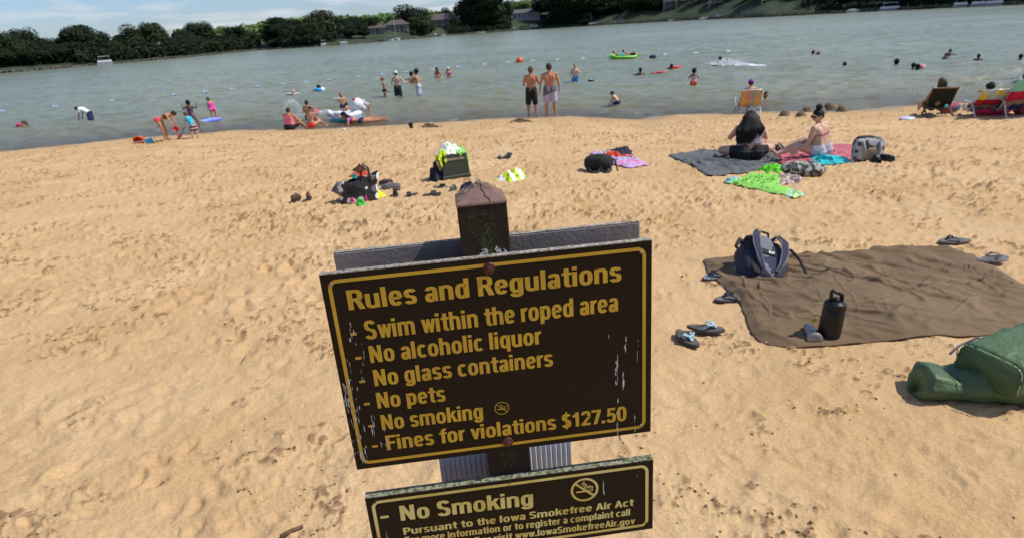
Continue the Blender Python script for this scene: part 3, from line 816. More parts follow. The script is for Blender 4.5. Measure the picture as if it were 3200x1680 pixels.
def flat(polys, w0):
    """polygons given in sign (u,v), each a hair higher than the last"""
    b = MB()
    for k, pl in enumerate(polys):
        vs_ = [S3(u, v, w0 + (k % 8) * 0.00003) for u, v in pl]
        a = sum(pl[i][0] * pl[(i + 1) % len(pl)][1] - pl[(i + 1) % len(pl)][0] * pl[i][1] for i in range(len(pl)))
        b.add(vs_ if a > 0 else vs_[::-1], [tuple(range(len(pl)))])
    return b
def se(t, n=2.6):
    c, s = math.cos(t), math.sin(t)
    return math.copysign(abs(c) ** (2 / n), c), math.copysign(abs(s) ** (2 / n), s)
ST, TH = 0.20, 0.155
def gR(x0, y0, x1, y1): return [[(x0, y0), (x1, y0), (x1, y1), (x0, y1)]]
def gA(cx, cy, rx, ry, a0=0, a1=360, w=ST, h=TH):
    n = max(3, int(abs(a1 - a0) / 20)); out = []
    for i in range(n):
        t0, t1 = rad(a0 + (a1 - a0) * i / n), rad(a0 + (a1 - a0) * (i + 1) / n)
        c0, s0 = se(t0); c1, s1 = se(t1)
        out.append([(cx + c0 * rx, cy + s0 * ry), (cx + c1 * rx, cy + s1 * ry), (cx + c1 * (rx - w), cy + s1 * (ry - h)), (cx + c0 * (rx - w), cy + s0 * (ry - h))])
    return out
G = {
 'a': (gA(.26, .49, .25, .27, 0, 165) + gR(.31, 0, .51, .5) + gA(.235, .21, .235, .23, 0, 360), .58),
 'c': (gA(.27, .37, .27, .39, 42, 318), .57), 'd': (gA(.27, .37, .27, .39) + gR(.36, 0, .56, 1), .64),
 'e': (gA(.27, .37, .27, .39, 0, 325) + gR(.1, .31, .46, .44), .60),
 'f': (gR(.1, 0, .3, .76) + gR(0, .61, .42, .74) + gA(.34, .76, .24, .25, 75, 180), .43),
 'g': (gA(.27, .37, .27, .39) + gR(.36, 0, .56, .74) + gA(.28, 0, .28, .23, 188, 360), .64),
 'h': (gR(0, 0, .2, 1) + gA(.28, .48, .28, .28, 0, 140) + gR(.36, 0, .56, .48), .64),
 'i': (gR(0, 0, .2, .74) + gR(0, .84, .2, 1), .285), 'l': (gR(0, 0, .2, 1), .285),
 'k': (gR(0, 0, .2, 1) + [[(.2, .24), (.57, .74), (.35, .74), (.2, .5)], [(.24, .42), (.37, 0), (.6, 0), (.37, .53)]], .61),
 'm': (gR(0, 0, .2, .74) + gA(.27, .5, .27, .26, 0, 140) + gR(.34, 0, .54, .5) + gA(.61, .5, .27, .26, 0, 140) + gR(.68, 0, .88, .5), .96),
 'n': (gR(0, 0, .2, .74) + gA(.28, .48, .28, .28, 0, 140) + gR(.36, 0, .56, .48), .64),
 'o': (gA(.28, .37, .28, .39), .63), 'p': (gR(0, -.23, .2, .74) + gA(.29, .37, .27, .39), .63),
 'q': (gA(.27, .37, .27, .39) + gR(.36, -.23, .56, .74), .64),
 'r': (gR(0, 0, .2, .74) + gA(.30, .44, .26, .32, 78, 150), .40),
 's': (gA(.25, .535, .245, .225, 15, 270) + gA(.25, .205, .25, .225, 195, 450), .56),
 't': (gR(.1, .15, .3, .95) + gR(0, .61, .42, .74) + gA(.32, .18, .22, .19, 180, 285), .44),
 'u': (gR(0, .26, .2, .74) + gA(.28, .26, .28, .28, 180, 330) + gR(.36, 0, .56, .74), .64),
 'v': ([[(0, .74), (.2, .74), (.36, 0), (.18, 0)], [(.36, .74), (.54, .74), (.36, 0), (.18, 0)]], .57),
 'w': ([[(0, .74), (.19, .74), (.31, 0), (.14, 0)], [(.29, .74), (.43, .74), (.31, 0), (.14, 0)], [(.31, .74), (.43, .74), (.59, 0), (.42, 0)], [(.55, .74), (.73, .74), (.59, 0), (.42, 0)]], .75),
 'R': (gR(0, 0, .21, 1) + gR(.2, .84, .32, 1) + gR(.2, .42, .32, .58) + gA(.32, .71, .29, .29, -90, 90, .21, .16) + [[(.27, .46), (.43, 0), (.66, 0), (.49, .5)]], .69),
 'S': (gA(.30, .735, .29, .285, 15, 270, .21, .17) + gA(.30, .27, .30, .29, 195, 450, .21, .17), .67),
 'N': (gR(0, 0, .2, 1) + gR(.44, 0, .64, 1) + [[(0, 1), (.21, 1), (.64, 0), (.43, 0)]], .74),
 'F': (gR(0, 0, .21, 1) + gR(.21, .84, .56, 1) + gR(.21, .42, .5, .58), .60),
 'P': (gR(0, 0, .21, 1) + gR(.2, .84, .32, 1) + gR(.2, .38, .32, .54) + gA(.32, .69, .29, .31, -90, 90, .21, .16), .65),
 'I': (gR(0, 0, .21, 1), .30), 'A': ([[(0, 0), (.2, 0), (.44, 1), (.24, 1)], [(.68, 0), (.48, 0), (.24, 1), (.44, 1)]] + gR(.17, .2, .51, .35), .71),
 '1': (gR(.17, 0, .37, 1) + [[(0, .66), (.17, .66), (.17, .98), (.12, .86), (0, .80)]], .50),
 '2': (gA(.27, .72, .27, .29, -25, 175) + [[(0, 0.1), (.24, .12), (.53, .60), (.33, .56)]] + gR(0, 0, .54, .16), .60),
 '7': (gR(0, .84, .54, 1) + [[(.10, 0), (.31, 0), (.54, .86), (.33, .86)]], .58),
 '5': (gR(.05, .84, .5, 1) + [[(.03, .44), (.2, .44), (.22, .9), (.06, .9)]] + gA(.26, .32, .28, .34, 195, 495), .60),
 '0': (gA(.28, .5, .28, .52), .62), '$': (gA(.27, .72, .26, .26, 15, 270) + gA(.27, .28, .27, .28, 195, 450) + gR(.22, -.1, .32, 1.1), .62),
 '.': (gR(0, 0, .2, .2), .29), '-': (gR(0, .3, .36, .46), .48), ' ': ([], .27)}
def text_polys(txt, p0, p1, cap, ext=1.0):
    """letters from baseline start p0 to baseline end p1 (plane coordinates), cap height cap"""
    tot = sum(G[c][1] for c in txt) - 0.07
    L = math.hypot(p1[0] - p0[0], p1[1] - p0[1]); ux, uy = (p1[0] - p0[0]) / L, (p1[1] - p0[1]) / L
    sx = L / tot; out = []; x = 0
    for c in txt:
        ps, adv = G[c]
        for pl in ps:
            out.append([(p0[0] + (x + a) * sx * ux - b_ * cap * uy, p0[1] + (x + a) * sx * uy + b_ * cap * ux) for a, b_ in pl])
        x += adv
    return out
def rrect_ring(u0, v0, u1, v1, r, w):
    out = []; pts_o, pts_i = [], []
    for cx, cy, a0 in ((u1 - r, v1 - r, 0), (u0 + r, v1 - r, 90), (u0 + r, v0 + r, 180), (u1 - r, v0 + r, 270)):
        for k in range(7):
            a = rad(a0 + 15 * k); pts_o.append((cx + r * math.cos(a), cy + r * math.sin(a))); ri = max(r - w, 0.002); pts_i.append((cx + ri * math.cos(a), cy + ri * math.sin(a)))
    n = len(pts_o)
    return [[pts_o[i], pts_o[(i + 1) % n], pts_i[(i + 1) % n], pts_i[i]] for i in range(n)]
def ell(cx, cy, rx, ry, wx, wy, a0=0, a1=360, n=28):
    return [[(cx + math.cos(t) * a, cy + math.sin(t) * b_) for t, a, b_ in ((t0, rx, ry), (t1, rx, ry), (t1, rx - wx, ry - wy), (t0, rx - wx, ry - wy))] for t0, t1 in ((rad(a0 + (a1 - a0) * i / n), rad(a0 + (a1 - a0) * (i + 1) / n)) for i in range(n))]
def line_poly(pts, w):
    out = []
    for (x0, y0), (x1, y1) in zip(pts, pts[1:]):
        L = math.hypot(x1 - x0, y1 - y0) or 1; nx, ny = -(y1 - y0) / L * w / 2, (x1 - x0) / L * w / 2
        out.append([(x0 + nx, y0 + ny), (x0 - nx, y0 - ny), (x1 - nx, y1 - ny), (x1 + nx, y1 + ny)])
    return out
def no_smoking(cx, cy, r, w):
    P = ell(cx, cy, r, r, w, w)
    P += line_poly([(cx - r * .68, cy + r * .62), (cx + r * .68, cy - r * .62)], w)
    P += [[(cx - r * .62, cy - r * .2), (cx + r * .38, cy - r * .2), (cx + r * .38, cy - r * .06), (cx - r * .62, cy - r * .06)]]
    for k in (.44, .54): P += [[(cx + r * k, cy - r * .2), (cx + r * (k + .05), cy - r * .2), (cx + r * (k + .05), cy - r * .0), (cx + r * k, cy - r * .0)]]
    sm = [(.58, .04), (.56, .18), (.4, .26), (.2, .24), (.1, .34), (.14, .46), (.0, .52), (-.08, .62), (0, .72)]
    P += line_poly([(cx + a * r, cy + b_ * r) for a, b_ in sm], w * .45)
    sm = [(.46, .04), (.42, .12), (.26, .14), (.06, .14), (-.02, .3), (.0, .38), (-.14, .44), (-.2, .6)]
    P += line_poly([(cx + a * r, cy + b_ * r) for a, b_ in sm], w * .4)
    return P

def board(name, u0, v0, u1, v1, w_front, thick, m, parent):
    b = MB(); b.prism([S3(u0, v0, w_front), S3(u1, v0, w_front), S3(u1, v1, w_front), S3(u0, v1, w_front)][::-1], -SN * thick)
    return b.build(name, m, parent)
def rough_strip(name, u0, u1, v, w0, w1, m, parent, amp=0.0012, n=60, seed=1):
    """the worn top edge of a board: a slab with an uneven top"""
    r_ = random.Random(seed); b = MB(); vs_ = []; fs = []
    for i in range(n + 1):
        u = u0 + (u1 - u0) * i / n
        for j, w in enumerate((w0, w0 + (w1 - w0) * .33, w0 + (w1 - w0) * .66, w1)):
            dv = amp * (0.4 + r_.random()) * (0.5 if j in (0, 3) else 1)
            vs_.append(S3(u, v + dv, w))
    for i in range(n):
        for j in range(3):
            a = i * 4 + j; fs.append((a, a + 4, a + 5, a + 1))
    k = len(vs_)
    for i in range(n + 1):
        u = u0 + (u1 - u0) * i / n; vs_ += [S3(u, v - .001, w0), S3(u, v - .001, w1)]
    for i in range(n):
        fs.append((i * 4, k + 2 * i, k + 2 * i + 2, i * 4 + 4)); fs.append((i * 4 + 3, i * 4 + 7, k + 2 * i + 3, k + 2 * i + 1))
    b.add(vs_, fs); return b.build(name, m, parent)

# post and its own frame (sits right behind the boards)
BT = 0.013                                   # board thickness
post = empty('sign_post', (SG_C.x, SG_C.y + 0.08, zs(SG_C.x, SG_C.y + .08)))
tag(post, 'square brown wooden post with a peeling pyramid cap holding the rules signs', 'post')
def W(o):                                     # keep world placement under a parent that is only translated
    o.location = -o.parent.location if o.parent else (0, 0, 0)
    return o
pl_t, pr_t = sgn(1427, 648, BT + .001), sgn(1583.5, 633, BT + .001)
pl_b, pr_b = sgn(1525, 1440, BT + .001), sgn(1655, 1440, BT + .001)
pw = pr_t[0] - pl_t[0]
vt = (pl_t[1] + pr_t[1]) / 2
def post_section(v):
    t = (v - vt) / (pl_b[1] - vt)
    c = (pl_t[0] + pr_t[0]) / 2 * (1 - t) + (pl_b[0] + pr_b[0]) / 2 * t
    return c - pw / 2, c + pw / 2
vbot = -2.1
b = MB(); a0, a1 = post_section(vt); b0, b1 = post_section(vbot)
w0, w1 = -BT - .001, -BT - .001 - pw
rings = [(a0, a1, vt), (b0, b1, vbot)]
b.add([S3(a0, vt, w0), S3(a1, vt, w0), S3(a1, vt, w1), S3(a0, vt, w1), S3(b0, vbot, w0), S3(b1, vbot, w0), S3(b1, vbot, w1), S3(b0, vbot, w1)],
      [(0, 1, 5, 4)[::-1], (1, 2, 6, 5)[::-1], (2, 3, 7, 6)[::-1], (3, 0, 4, 7)[::-1]])
W(b.build('post_shaft', POSTM, post, bevel=0.003))
apex = S3((a0 + a1) / 2 + 0.002, vt + 0.033, (w0 + w1) / 2 - .006)
b = MB(); e = 0.0012
tl = [S3(a0 - e, vt, w0 + e), S3(a1 + e, vt, w0 + e), S3(a1 + e, vt, w1 - e), S3(a0 - e, vt, w1 - e)]
up = [p_ + SV * 0.004 for p_ in tl]; r_ = random.Random(4)
b.add(tl + up + [apex], [(0, 1, 5, 4), (1, 2, 6, 5), (2, 3, 7, 6), (3, 0, 4, 7), (4, 5, 8), (5, 6, 8), (6, 7, 8), (7, 4, 8)])
cap_m = wear_mat('cap_brown', (0.165, 0.098, 0.082), 0.8, (0.20, 0.125, 0.105), 25, (0.4, 0.6), 0.6, 0.2)
W(b.build('post_cap', cap_m, post, bevel=0.0015))
# cracked, splintered grain and paint flakes on the cap
def cap_pt(s, t, lift=.0006):                # s across the left-front..right edge, t up to the apex; faces: 0 front 1 left
    return up[0].lerp(up[1], s).lerp(apex, t) + (SN * .4 + SV * .9).normalized() * lift
b = MB()
cpts = [cap_pt(.68, 0.02), cap_pt(.66, .18), cap_pt(.60, .3), cap_pt(.63, .42), cap_pt(.54, .58), cap_pt(.56, .75), cap_pt(.5, .93)]
for p_, q_ in zip(cpts, cpts[1:]): b.tube([p_, q_], 0.0007, 4)
W(b.build('crack', mat('crack_dark', (0.01, 0.006, 0.005), 0.9), post))
b = MB()
def quad3(P, Q, R_, s_, t_, lift): return P.lerp(Q, s_).lerp(R_, t_) + lift
for k in range(95):
    s_ = r_.random(); t_ = r_.uniform(.05, .95); side = r_.choice([(3, 0), (3, 0), (2, 3), (1, 2), (0, 1)])
    if side == (0, 1): t_ = r_.uniform(.72, .97)
    P, Q = up[side[0]], up[side[1]]
    nrm = (Q - P).cross(apex - P).normalized()
    if nrm.dot(SV) < 0: nrm = -nrm
    c = P.lerp(Q, s_).lerp(apex, t_) + nrm * .0009
    d = ((apex - P.lerp(Q, .5)).normalized() * r_.uniform(.6, 1) + (Q - P).normalized() * r_.uniform(-.35, .35)).normalized(); l_ = r_.uniform(.004, .017)
    b.tube([c, c + d * l_ + nrm * r_.uniform(0, .0014)], [.0006, .0003], 4)
W(b.build('splinters', mat('splinter_straw', (0.46, 0.36, 0.25), 0.8, (0.25, 0.2, 0.14), 200), post)); post.children[-1]['kind'] = 'stuff'
# moss and white bloom on the shaft front
def blotch(name, cu, cv, ru, rv, n, m, seed, w=None, smin=.001, smax=.004, stretch=1.6):
    r_ = random.Random(seed); pl = []
    for k in range(n):
        a = r_.uniform(0, 6.28); q_ = math.sqrt(r_.random()); u = cu + math.cos(a) * q_ * ru; v = cv + math.sin(a) * q_ * rv; s_ = r_.uniform(smin, smax)
        pl.append([(u + s_ * math.cos(t) * r_.uniform(.5, 1.1), v + s_ * stretch * math.sin(t) * r_.uniform(.5, 1.1)) for t in (0, .9, 1.9, 2.8, 3.9, 5.1)])
    o = W(flat(pl, w0 + .0006 if w is None else w).build(name, m, post)); o['kind'] = 'stuff'
cu = (a0 + a1) / 2
blotch('moss_patch', cu + .006, vt - .055, .020, .045, 220, MOSS, 1, smin=.0003, smax=.0012, stretch=2.6)
blotch('moss_patch', cu + .004, vt - .07, .010, .035, 200, MOSS, 11, smin=.0004, smax=.0014, stretch=2.6)
blotch('moss_patch', cu - .018, vt - .03, .010, .022, 160, MOSS, 2, smin=.0003, smax=.001, stretch=2.5)
blotch('white_bloom', cu - .003, vt - .098, .012, .016, 60, WCHIP, 3, smin=.0006, smax=.0026)
blotch('white_bloom', cu + .024, vt - .098, .013, .018, 60, WCHIP, 4, smin=.0006, smax=.0026)
blotch('moss_patch', cu + .008, vt - .105, .006, .02, 30, MOSS, 5)
c2, _ = post_section(-.25); blotch('moss_patch', c2 + pw / 2, -.235, .02, .03, 220, MOSS, 6, smin=.0005, smax=.0016, stretch=2)

# --- main board
hw, hh = SG_W / 2, SG_H / 2
s1 = empty('rules_sign', SG_C); tag(s1, 'large dark brown sign with gold lettering headed Rules and Regulations', 'sign')
W(board('board', -hw, -hh, hw, hh, 0, BT, BOARD, s1))
W(rough_strip('top_edge', -hw, hw, hh + .0003, 0.0006, -BT - .0005, EDGE, s1, .0016, 90, 3))
bi = 0.0115
W(flat(rrect_ring(-hw + bi, -hh + bi, hw - bi, hh - bi, .017, .0068), .0008).build('gold_border', GOLD, s1))
def para(parent, m, txt, a, b_, cappx, name='lettering_line', w=.0009):
    p0_, p1_ = sgn(*a), sgn(*b_)
    c_ = sgn(a[0] - cappx[0], a[1] - cappx[1]); cap = math.hypot(c_[0] - p0_[0], c_[1] - p0_[1])
    return W(flat(text_polys(txt, p0_, p1_, cap), w).build(name, m, parent))
LN = [("Rules and Regulations", (1091, 967.5), (1941, 877), (11, 61)),
      ("Swim within the roped area", (1144, 1059), (1931, 970), (6, 57)),
      ("No alcoholic liquor", (1159, 1132), (1691, 1072.5), (7, 53)),
      ("No glass containers", (1172, 1204.5), (1728, 1141), (7, 50.5)),
      ("No pets", (1181, 1273.8), (1393, 1250.5), (6, 48.5)),
      ("No smoking", (1195, 1341.6), (1511, 1305), (6, 47)),
      ("Fines for violations $127.50", (1210, 1404), (1957, 1311), (6, 45))]
for t_, a, b_, c_ in LN: para(s1, GOLD, t_, a, b_, c_)
for x, y, w_, h_ in [(1105, 1042, 21, 11), (1120, 1117, 22, 11), (1132, 1190.5, 21, 10), (1146.5, 1260, 21, 10), (1160, 1329, 21, 10), (1172, 1392, 21, 10)]:
    cu_, cv_ = sgn(x, y); k = 0.00052
    W(flat([[(cu_ - w_ * k / 2, cv_ - h_ * k / 2), (cu_ + w_ * k / 2, cv_ - h_ * k / 2), (cu_ + w_ * k / 2, cv_ + h_ * k / 2), (cu_ - w_ * k / 2, cv_ + h_ * k / 2)]], .0009).build('dash', GOLD, s1))
icu, icv = sgn(1568, 1272.8)
W(flat(no_smoking(icu, icv, .0145, .0013), .0009).build('no_smoking_symbol', GOLD, s1))
# --- lower board
q1 = sgn(1138.8, 1550); q2 = sgn(2039.4, 1440.2); q3 = sgn(2041.4, 1649)
L0, T0 = q1[0], (q1[1] + q2[1]) / 2; R0 = (q2[0] + q3[0]) / 2; B0 = q3[1]
s2 = empty('no_smoking_sign', S3((L0 + R0) / 2, T0)); tag(s2, 'smaller brown No Smoking sign with pale gold lettering below the rules sign', 'sign')
W(board('board', L0, B0, R0, T0, 0, .017, BOARD, s2))
W(rough_strip('top_edge', L0, R0, T0 + .0003, 0.0004, -.0175, EDGE_G, s2, .0014, 100, 8))
W(flat(rrect_ring(L0 + .0105, B0 + .0105, R0 - .0105, T0 - .0095, .018, .0068), .0008).build('gold_border', GOLD2, s2))
for t_, a, b_, c_ in [("No Smoking", (1253.5, 1624.6), (1667, 1575), (9.5, 46)),
                      ("Pursuant to the Iowa Smokefree Air Act", (1262, 1668.5), (1979, 1577), (2, 21.5)),
                      ("For more information or to register a complaint call", (1266, 1695.5), (1969, 1607), (2, 20.5)),
                      ("7 or visit www.IowaSmokefreeAir.gov", (1484, 1696), (1983, 1634), (2, 20))]:
    para(s2, GOLD2, t_, a, b_, c_)
cu_, cv_ = sgn(1202, 1612.5)
W(flat([[(cu_ - .0085, cv_ - .0035), (cu_ + .0085, cv_ - .0035), (cu_ + .0085, cv_ + .003), (cu_ - .0085, cv_ + .003)]], .0009).build('dash', GOLD2, s2))
icu, icv = sgn(1826.7, 1527.5)
W(flat(no_smoking(icu, icv, .0305, .0052), .0009).build('no_smoking_symbol', GOLD2, s2))
# --- bolts and screws
def fastener(parent, px, py, r, name, m, dome=.5, hexa=True):
    u, v = sgn(px, py); M = Matrix((SU, SV, SN)).transposed()
    b = MB(); b.lathe([(r, 0.0005), (r, r * .12), (r * .93, r * .2), (r * .6, r * .26)], 20, None)
    if hexa: b.lathe([(r * .55, r * .2), (r * .52, r * .62), (r * .4, r * .7)], 6)
    else: b.lathe([(r * .9, r * .1), (r * .7, r * .45), (r * .35, r * .6), (r * .1, r * .62)], 12)
    b.v = [tuple(M @ Vector(p_) + S3(u, v, 0)) for p_ in b.v]
    return W(b.build(name, m, parent, smooth=False))
fastener(s1, 1528, 838, .0118, 'bolt', BOLT); fastener(s1, 1587, 1378, .0112, 'bolt', BOLT)
for x, y in ((1033, 888), (2004, 787), (1143, 1441), (2003, 1327)): fastener(s1, x, y, .0033, 'screw', SCREW, hexa=False)
for x, y in ((1172, 1568), (2010, 1463), (2018, 1632), (1591, 1507)): fastener(s2, x, y, .0028, 'screw', BOLT, hexa=False)
# --- scratches: bare streaks running down the face
def streaks(parent, seed, zones):
    r_ = random.Random(seed); pl = []
    for (x0, y0, x1, y1, n, wd) in zones:
        for k in range(n):
            px, py = x0 + (x1 - x0) * r_.random(), y0 + (y1 - y0) * r_.random()
            u, v = sgn(px, py); l_ = abs(r_.gauss(.004, .010)) + .002; w_ = wd * r_.uniform(.3, 1)
            seg = max(2, int(l_ / .004)); left, right = [], []
            for i in range(seg + 1):
                t = i / seg; ww = w_ * math.sin(math.pi * min(max(t, .08), .92)) * r_.uniform(.4, 1.1); uu = u + r_.uniform(-.0004, .0004)
                left.append((uu - ww, v - t * l_)); right.append((uu + ww, v - t * l_))
            for i in range(seg): pl.append([left[i], right[i], right[i + 1], left[i + 1]])
    o = W(flat(pl, .0013).build('scratches', WCHIP, parent)); o['kind'] = 'stuff'
streaks(s1, 5, [(1070, 1180, 1100, 1260, 26, .0011), (1085, 1200, 1130, 1300, 20, .0012), (1095, 1290, 1140, 1420, 30, .0011), (1128, 1380, 1145, 1440, 8, .001), (1092, 1000, 1112, 1070, 9, .001), (1128, 1060, 1140, 1180, 8, .0008), (1150, 1280, 1170, 1330, 6, .001), (1190, 1290, 1210, 1400, 8, .0010), (1080, 1100, 1096, 1160, 5, .0008),
                (1920, 1100, 1930, 1200, 14, .0017), (1945, 1150, 1950, 1215, 9, .0018), (1950, 1025, 1956, 1095, 8, .0013), (1990, 1030, 1994, 1110, 4, .0008), (1898, 1035, 1902, 1062, 2, .0008), (1926, 1225, 1932, 1350, 9, .0011), (1980, 1290, 1986, 1345, 4, .001)])
streaks(s2, 6, [(1195, 1640, 1212, 1680, 6, .0009), (1882, 1470, 1890, 1530, 4, .0012), (1990, 1450, 1996, 1480, 2, .0008)])
# --- grey board fixed to the back of the post
gb = -BT - .001 - pw - .001
t1, t2, t3 = sgn(1038.4, 782.6, -gb), sgn(2000.4, 702, -gb), sgn(1047.4, 844, -gb)
s3 = empty('back_sign', S3(0, t1[1], gb)); tag(s3, 'plain grey back of a sign fixed behind the post above the rules sign', 'sign')
GT, GL, GR = (t1[1] + t2[1]) / 2, t1[0], t2[0]
W(board('board', GL, GT - .42, GR, GT, gb, BT, GREYB, s3)); s3.children[-1].modifiers.new('b', 'BEVEL').width = .003
W(rough_strip('top_edge', GL + .001, GR - .001, GT + .0003, gb - .0008, gb - BT, EDGE, s3, .0008, 90, 12))
# --- white corrugated panel low on the back
k0, k1 = sgn(1372, 1440, -gb), sgn(1786, 1400, -gb); kb = sgn(1400, 1560, -gb)
s4 = empty('corrugated_panel', S3(k0[0], k0[1], gb)); tag(s4, 'white ribbed plastic panel behind the post between the two signs', 'panel')
b = MB(); nrib = 26; ua, ub = k0[0], k1[0]; va, vb_ = kb[1] - .03, k0[1] + .035; pts = []
for i in range(nrib):
    u0_ = ua + (ub - ua) * i / nrib; du = (ub - ua) / nrib
    for f_, w_ in ((0, 0), (.12, -.0008), (.24, 0), (.9, .0006)): pts.append((u0_ + f_ * du, w_))
pts.append((ub, 0)); vs_ = []
for u, w_ in pts: vs_ += [S3(u, va, gb - .004 + w_), S3(u, vb_, gb - .004 + w_), S3(u, va, gb - .008), S3(u, vb_, gb - .008)]
n_ = len(pts); fs = []
for i in range(n_ - 1):
    a = i * 4; fs += [(a, a + 4, a + 5, a + 1), (a + 2, a + 3, a + 7, a + 6), (a + 1, a + 5, a + 7, a + 3), (a, a + 2, a + 6, a + 4)]
fs += [(0, 1, 3, 2), ((n_ - 1) * 4, (n_ - 1) * 4 + 2, (n_ - 1) * 4 + 3, (n_ - 1) * 4 + 1)]
b.add(vs_, fs); W(b.build('ribbed_sheet', CORR, s4))
# ---------------------------------------------------------------- people
def skin_mat(name, c):
    m = mat(name, c, 0.5, tuple(x * .86 for x in c), 9, 0.06, 60, spec=0.35)
    return m
SKIN = {'tan': skin_mat('skin_tan', (0.50, 0.235, 0.13)), 'red': skin_mat('skin_ruddy', (0.52, 0.22, 0.125)), 'fair': skin_mat('skin_fair', (0.62, 0.37, 0.26)), 'pale': skin_mat('skin_pale', (0.66, 0.43, 0.32)), 'brown': skin_mat('skin_brown', (0.20, 0.095, 0.055)), 'dark': skin_mat('skin_dark', (0.07, 0.036, 0.026)), 'olive': skin_mat('skin_olive', (0.40, 0.22, 0.125))}
def hair_mat(name, c): return mat(name, c, 0.55, tuple(x * .45 for x in c), 40, 0.9, 70, spec=0.22)
HAIR = {'black': hair_mat('hair_black', (0.009, 0.007, 0.007)), 'brown': hair_mat('hair_brown', (0.06, 0.035, 0.022)), 'blond': hair_mat('hair_blond', (0.32, 0.21, 0.09)), 'light': hair_mat('hair_light_brown', (0.15, 0.095, 0.05)), 'grey': hair_mat('hair_grey', (0.25, 0.22, 0.2))}
def cm(name, c, rough=.85, **k): return mat('fabric_' + name, c, rough, bump=0.4, bscale=140, bdist=0.004, **k)
FB = {'pink': cm('pink', (0.85, 0.05, 0.16)), 'black': cm('black', (0.012, 0.012, 0.014)), 'navy': cm('navy', (0.02, 0.028, 0.11)), 'white': cm('white', (0.78, 0.78, 0.80)), 'red': cm('red', (0.75, 0.03, 0.025)),
      'coral': cm('coral', (0.72, 0.10, 0.14), stripe=(2, 0.055, [(.6, (0.74, 0.10, 0.14)), (.4, (0.80, 0.32, 0.33))])),
      'turq': cm('turquoise', (0.03, 0.42, 0.55)), 'blue': cm('blue', (0.02, 0.18, 0.62)), 'sky': cm('sky', (0.04, 0.30, 0.60)), 'grey': cm('grey', (0.13, 0.13, 0.15)), 'lav': cm('lavender', (0.52, 0.46, 0.60), contrast=(.45, .55), scale=22),
      'trunkstripe': cm('trunk_stripe', (0.1, 0.1, 0.2), stripe=(2, 0.10, [(.3, (0.02, 0.025, 0.06)), (.2, (0.7, 0.7, 0.75)), (.25, (0.6, 0.04, 0.05)), (.25, (0.02, 0.025, 0.06))])),
      'plaid': cm('plaid_white', (0.62, 0.62, 0.72), col2=(0.22, 0.22, 0.32), scale=28, contrast=(.45, .52)), 'lightpink': cm('light_pink', (0.85, 0.35, 0.42)), 'hotpink': cm('hot_pink', (0.90, 0.08, 0.42)),
      'zigzag': cm('zigzag', (0.7, 0.7, 0.72), stripe=(2, 0.05, [(.5, (0.75, 0.75, 0.77)), (.5, (0.05, 0.05, 0.08))])), 'orange': cm('orange', (0.9, 0.09, 0.02)),
      'girlstripe': cm('girl_stripe', (0.8, 0.3, 0.35), stripe=(2, 0.12, [(.35, (0.82, 0.28, 0.33)), (.3, (0.25, 0.3, 0.5)), (.35, (0.8, 0.55, 0.6))])), 'purple': cm('purple', (0.28, 0.03, 0.45)), 'darkred': cm('dark_red', (0.42, 0.03, 0.03)), 'magenta': cm('magenta', (0.42, 0.02, 0.16)),
      'lace': cm('lace', (0.42, 0.34, 0.40), col2=(0.16, 0.12, 0.16), scale=60, contrast=(.46, .54)), 'floral': cm('floral_dark', (0.10, 0.07, 0.14), col2=(0.5, 0.08, 0.10), scale=30, contrast=(.36, .44)), 'greyshort': cm('pale_grey', (0.50, 0.49, 0.56)), 'darkplaid': cm('dark_plaid', (0.02, 0.035, 0.025), col2=(0.008, 0.008, 0.008), scale=25), 'green': cm('lime', (0.25, 0.62, 0.06)), 'teal': cm('teal', (0.02, 0.25, 0.28))}

def D(az, el):
    a, e = rad(az), rad(el); return Vector((math.sin(a) * math.cos(e), math.cos(a) * math.cos(e), math.sin(e)))
def V(*a): return Vector(a).normalized()
def cap_mesh(b, A, B, ra, rb, n=10):
    A, B = Vector(A), Vector(B); ax = B - A; L = ax.length
    if L < 1e-6: return b.ball(A, max(ra, rb), n, 7)
    ax.normalize(); u = ax.orthogonal().normalized(); v = ax.cross(u); M = Matrix((u, v, ax)).transposed()
    prof = [(ra * math.cos(t), ra * math.sin(t)) for t in (-1.5, -1.1, -.6, 0)] + [(rb * math.cos(t), L + rb * math.sin(t)) for t in (0, .6, 1.1, 1.5)]
    base = len(b.v); b.lathe(prof, n)
    for i in range(base, len(b.v)): b.v[i] = tuple(M @ Vector(b.v[i]) + A)
    return b
def remeshed(name, b, vox, smooth_it=3):
    me = b.mesh(name); o = bpy.data.objects.new(name, me); COL.objects.link(o)
    r_ = o.modifiers.new('r', 'REMESH'); r_.mode = 'VOXEL'; r_.voxel_size = vox; r_.use_smooth_shade = True
    if smooth_it:
        s_ = o.modifiers.new('s', 'SMOOTH'); s_.factor = 0.5; s_.iterations = smooth_it
    dg = bpy.context.evaluated_depsgraph_get(); m2 = bpy.data.meshes.new_from_object(o.evaluated_get(dg))
    bpy.data.objects.remove(o); bpy.data.meshes.remove(me); m2.name = name
    return m2
def clip(me, planes):
    """keep what lies on the positive side of every (point, normal)"""
    import bmesh
    bm = bmesh.new(); bm.from_mesh(me)
    for co, no in planes:
        bmesh.ops.bisect_plane(bm, geom=bm.verts[:] + bm.edges[:] + bm.faces[:], dist=1e-6, plane_co=co, plane_no=no, clear_inner=True)
    bm.to_mesh(me); bm.free(); return me

STAND = dict(t=V(0, 0, 1), h=V(0, 0, 1), f=V(0, 1, 0), la=[V(-.22, 0, -1), V(-.06, .15, -1)], ra=[V(.22, 0, -1), V(.06, .15, -1)], ll=[V(-.08, 0, -1), V(-.03, -.04, -1)], rl=[V(.08, 0, -1), V(.03, -.04, -1)])
def pose(**k): d = dict(STAND); d.update(k); return d

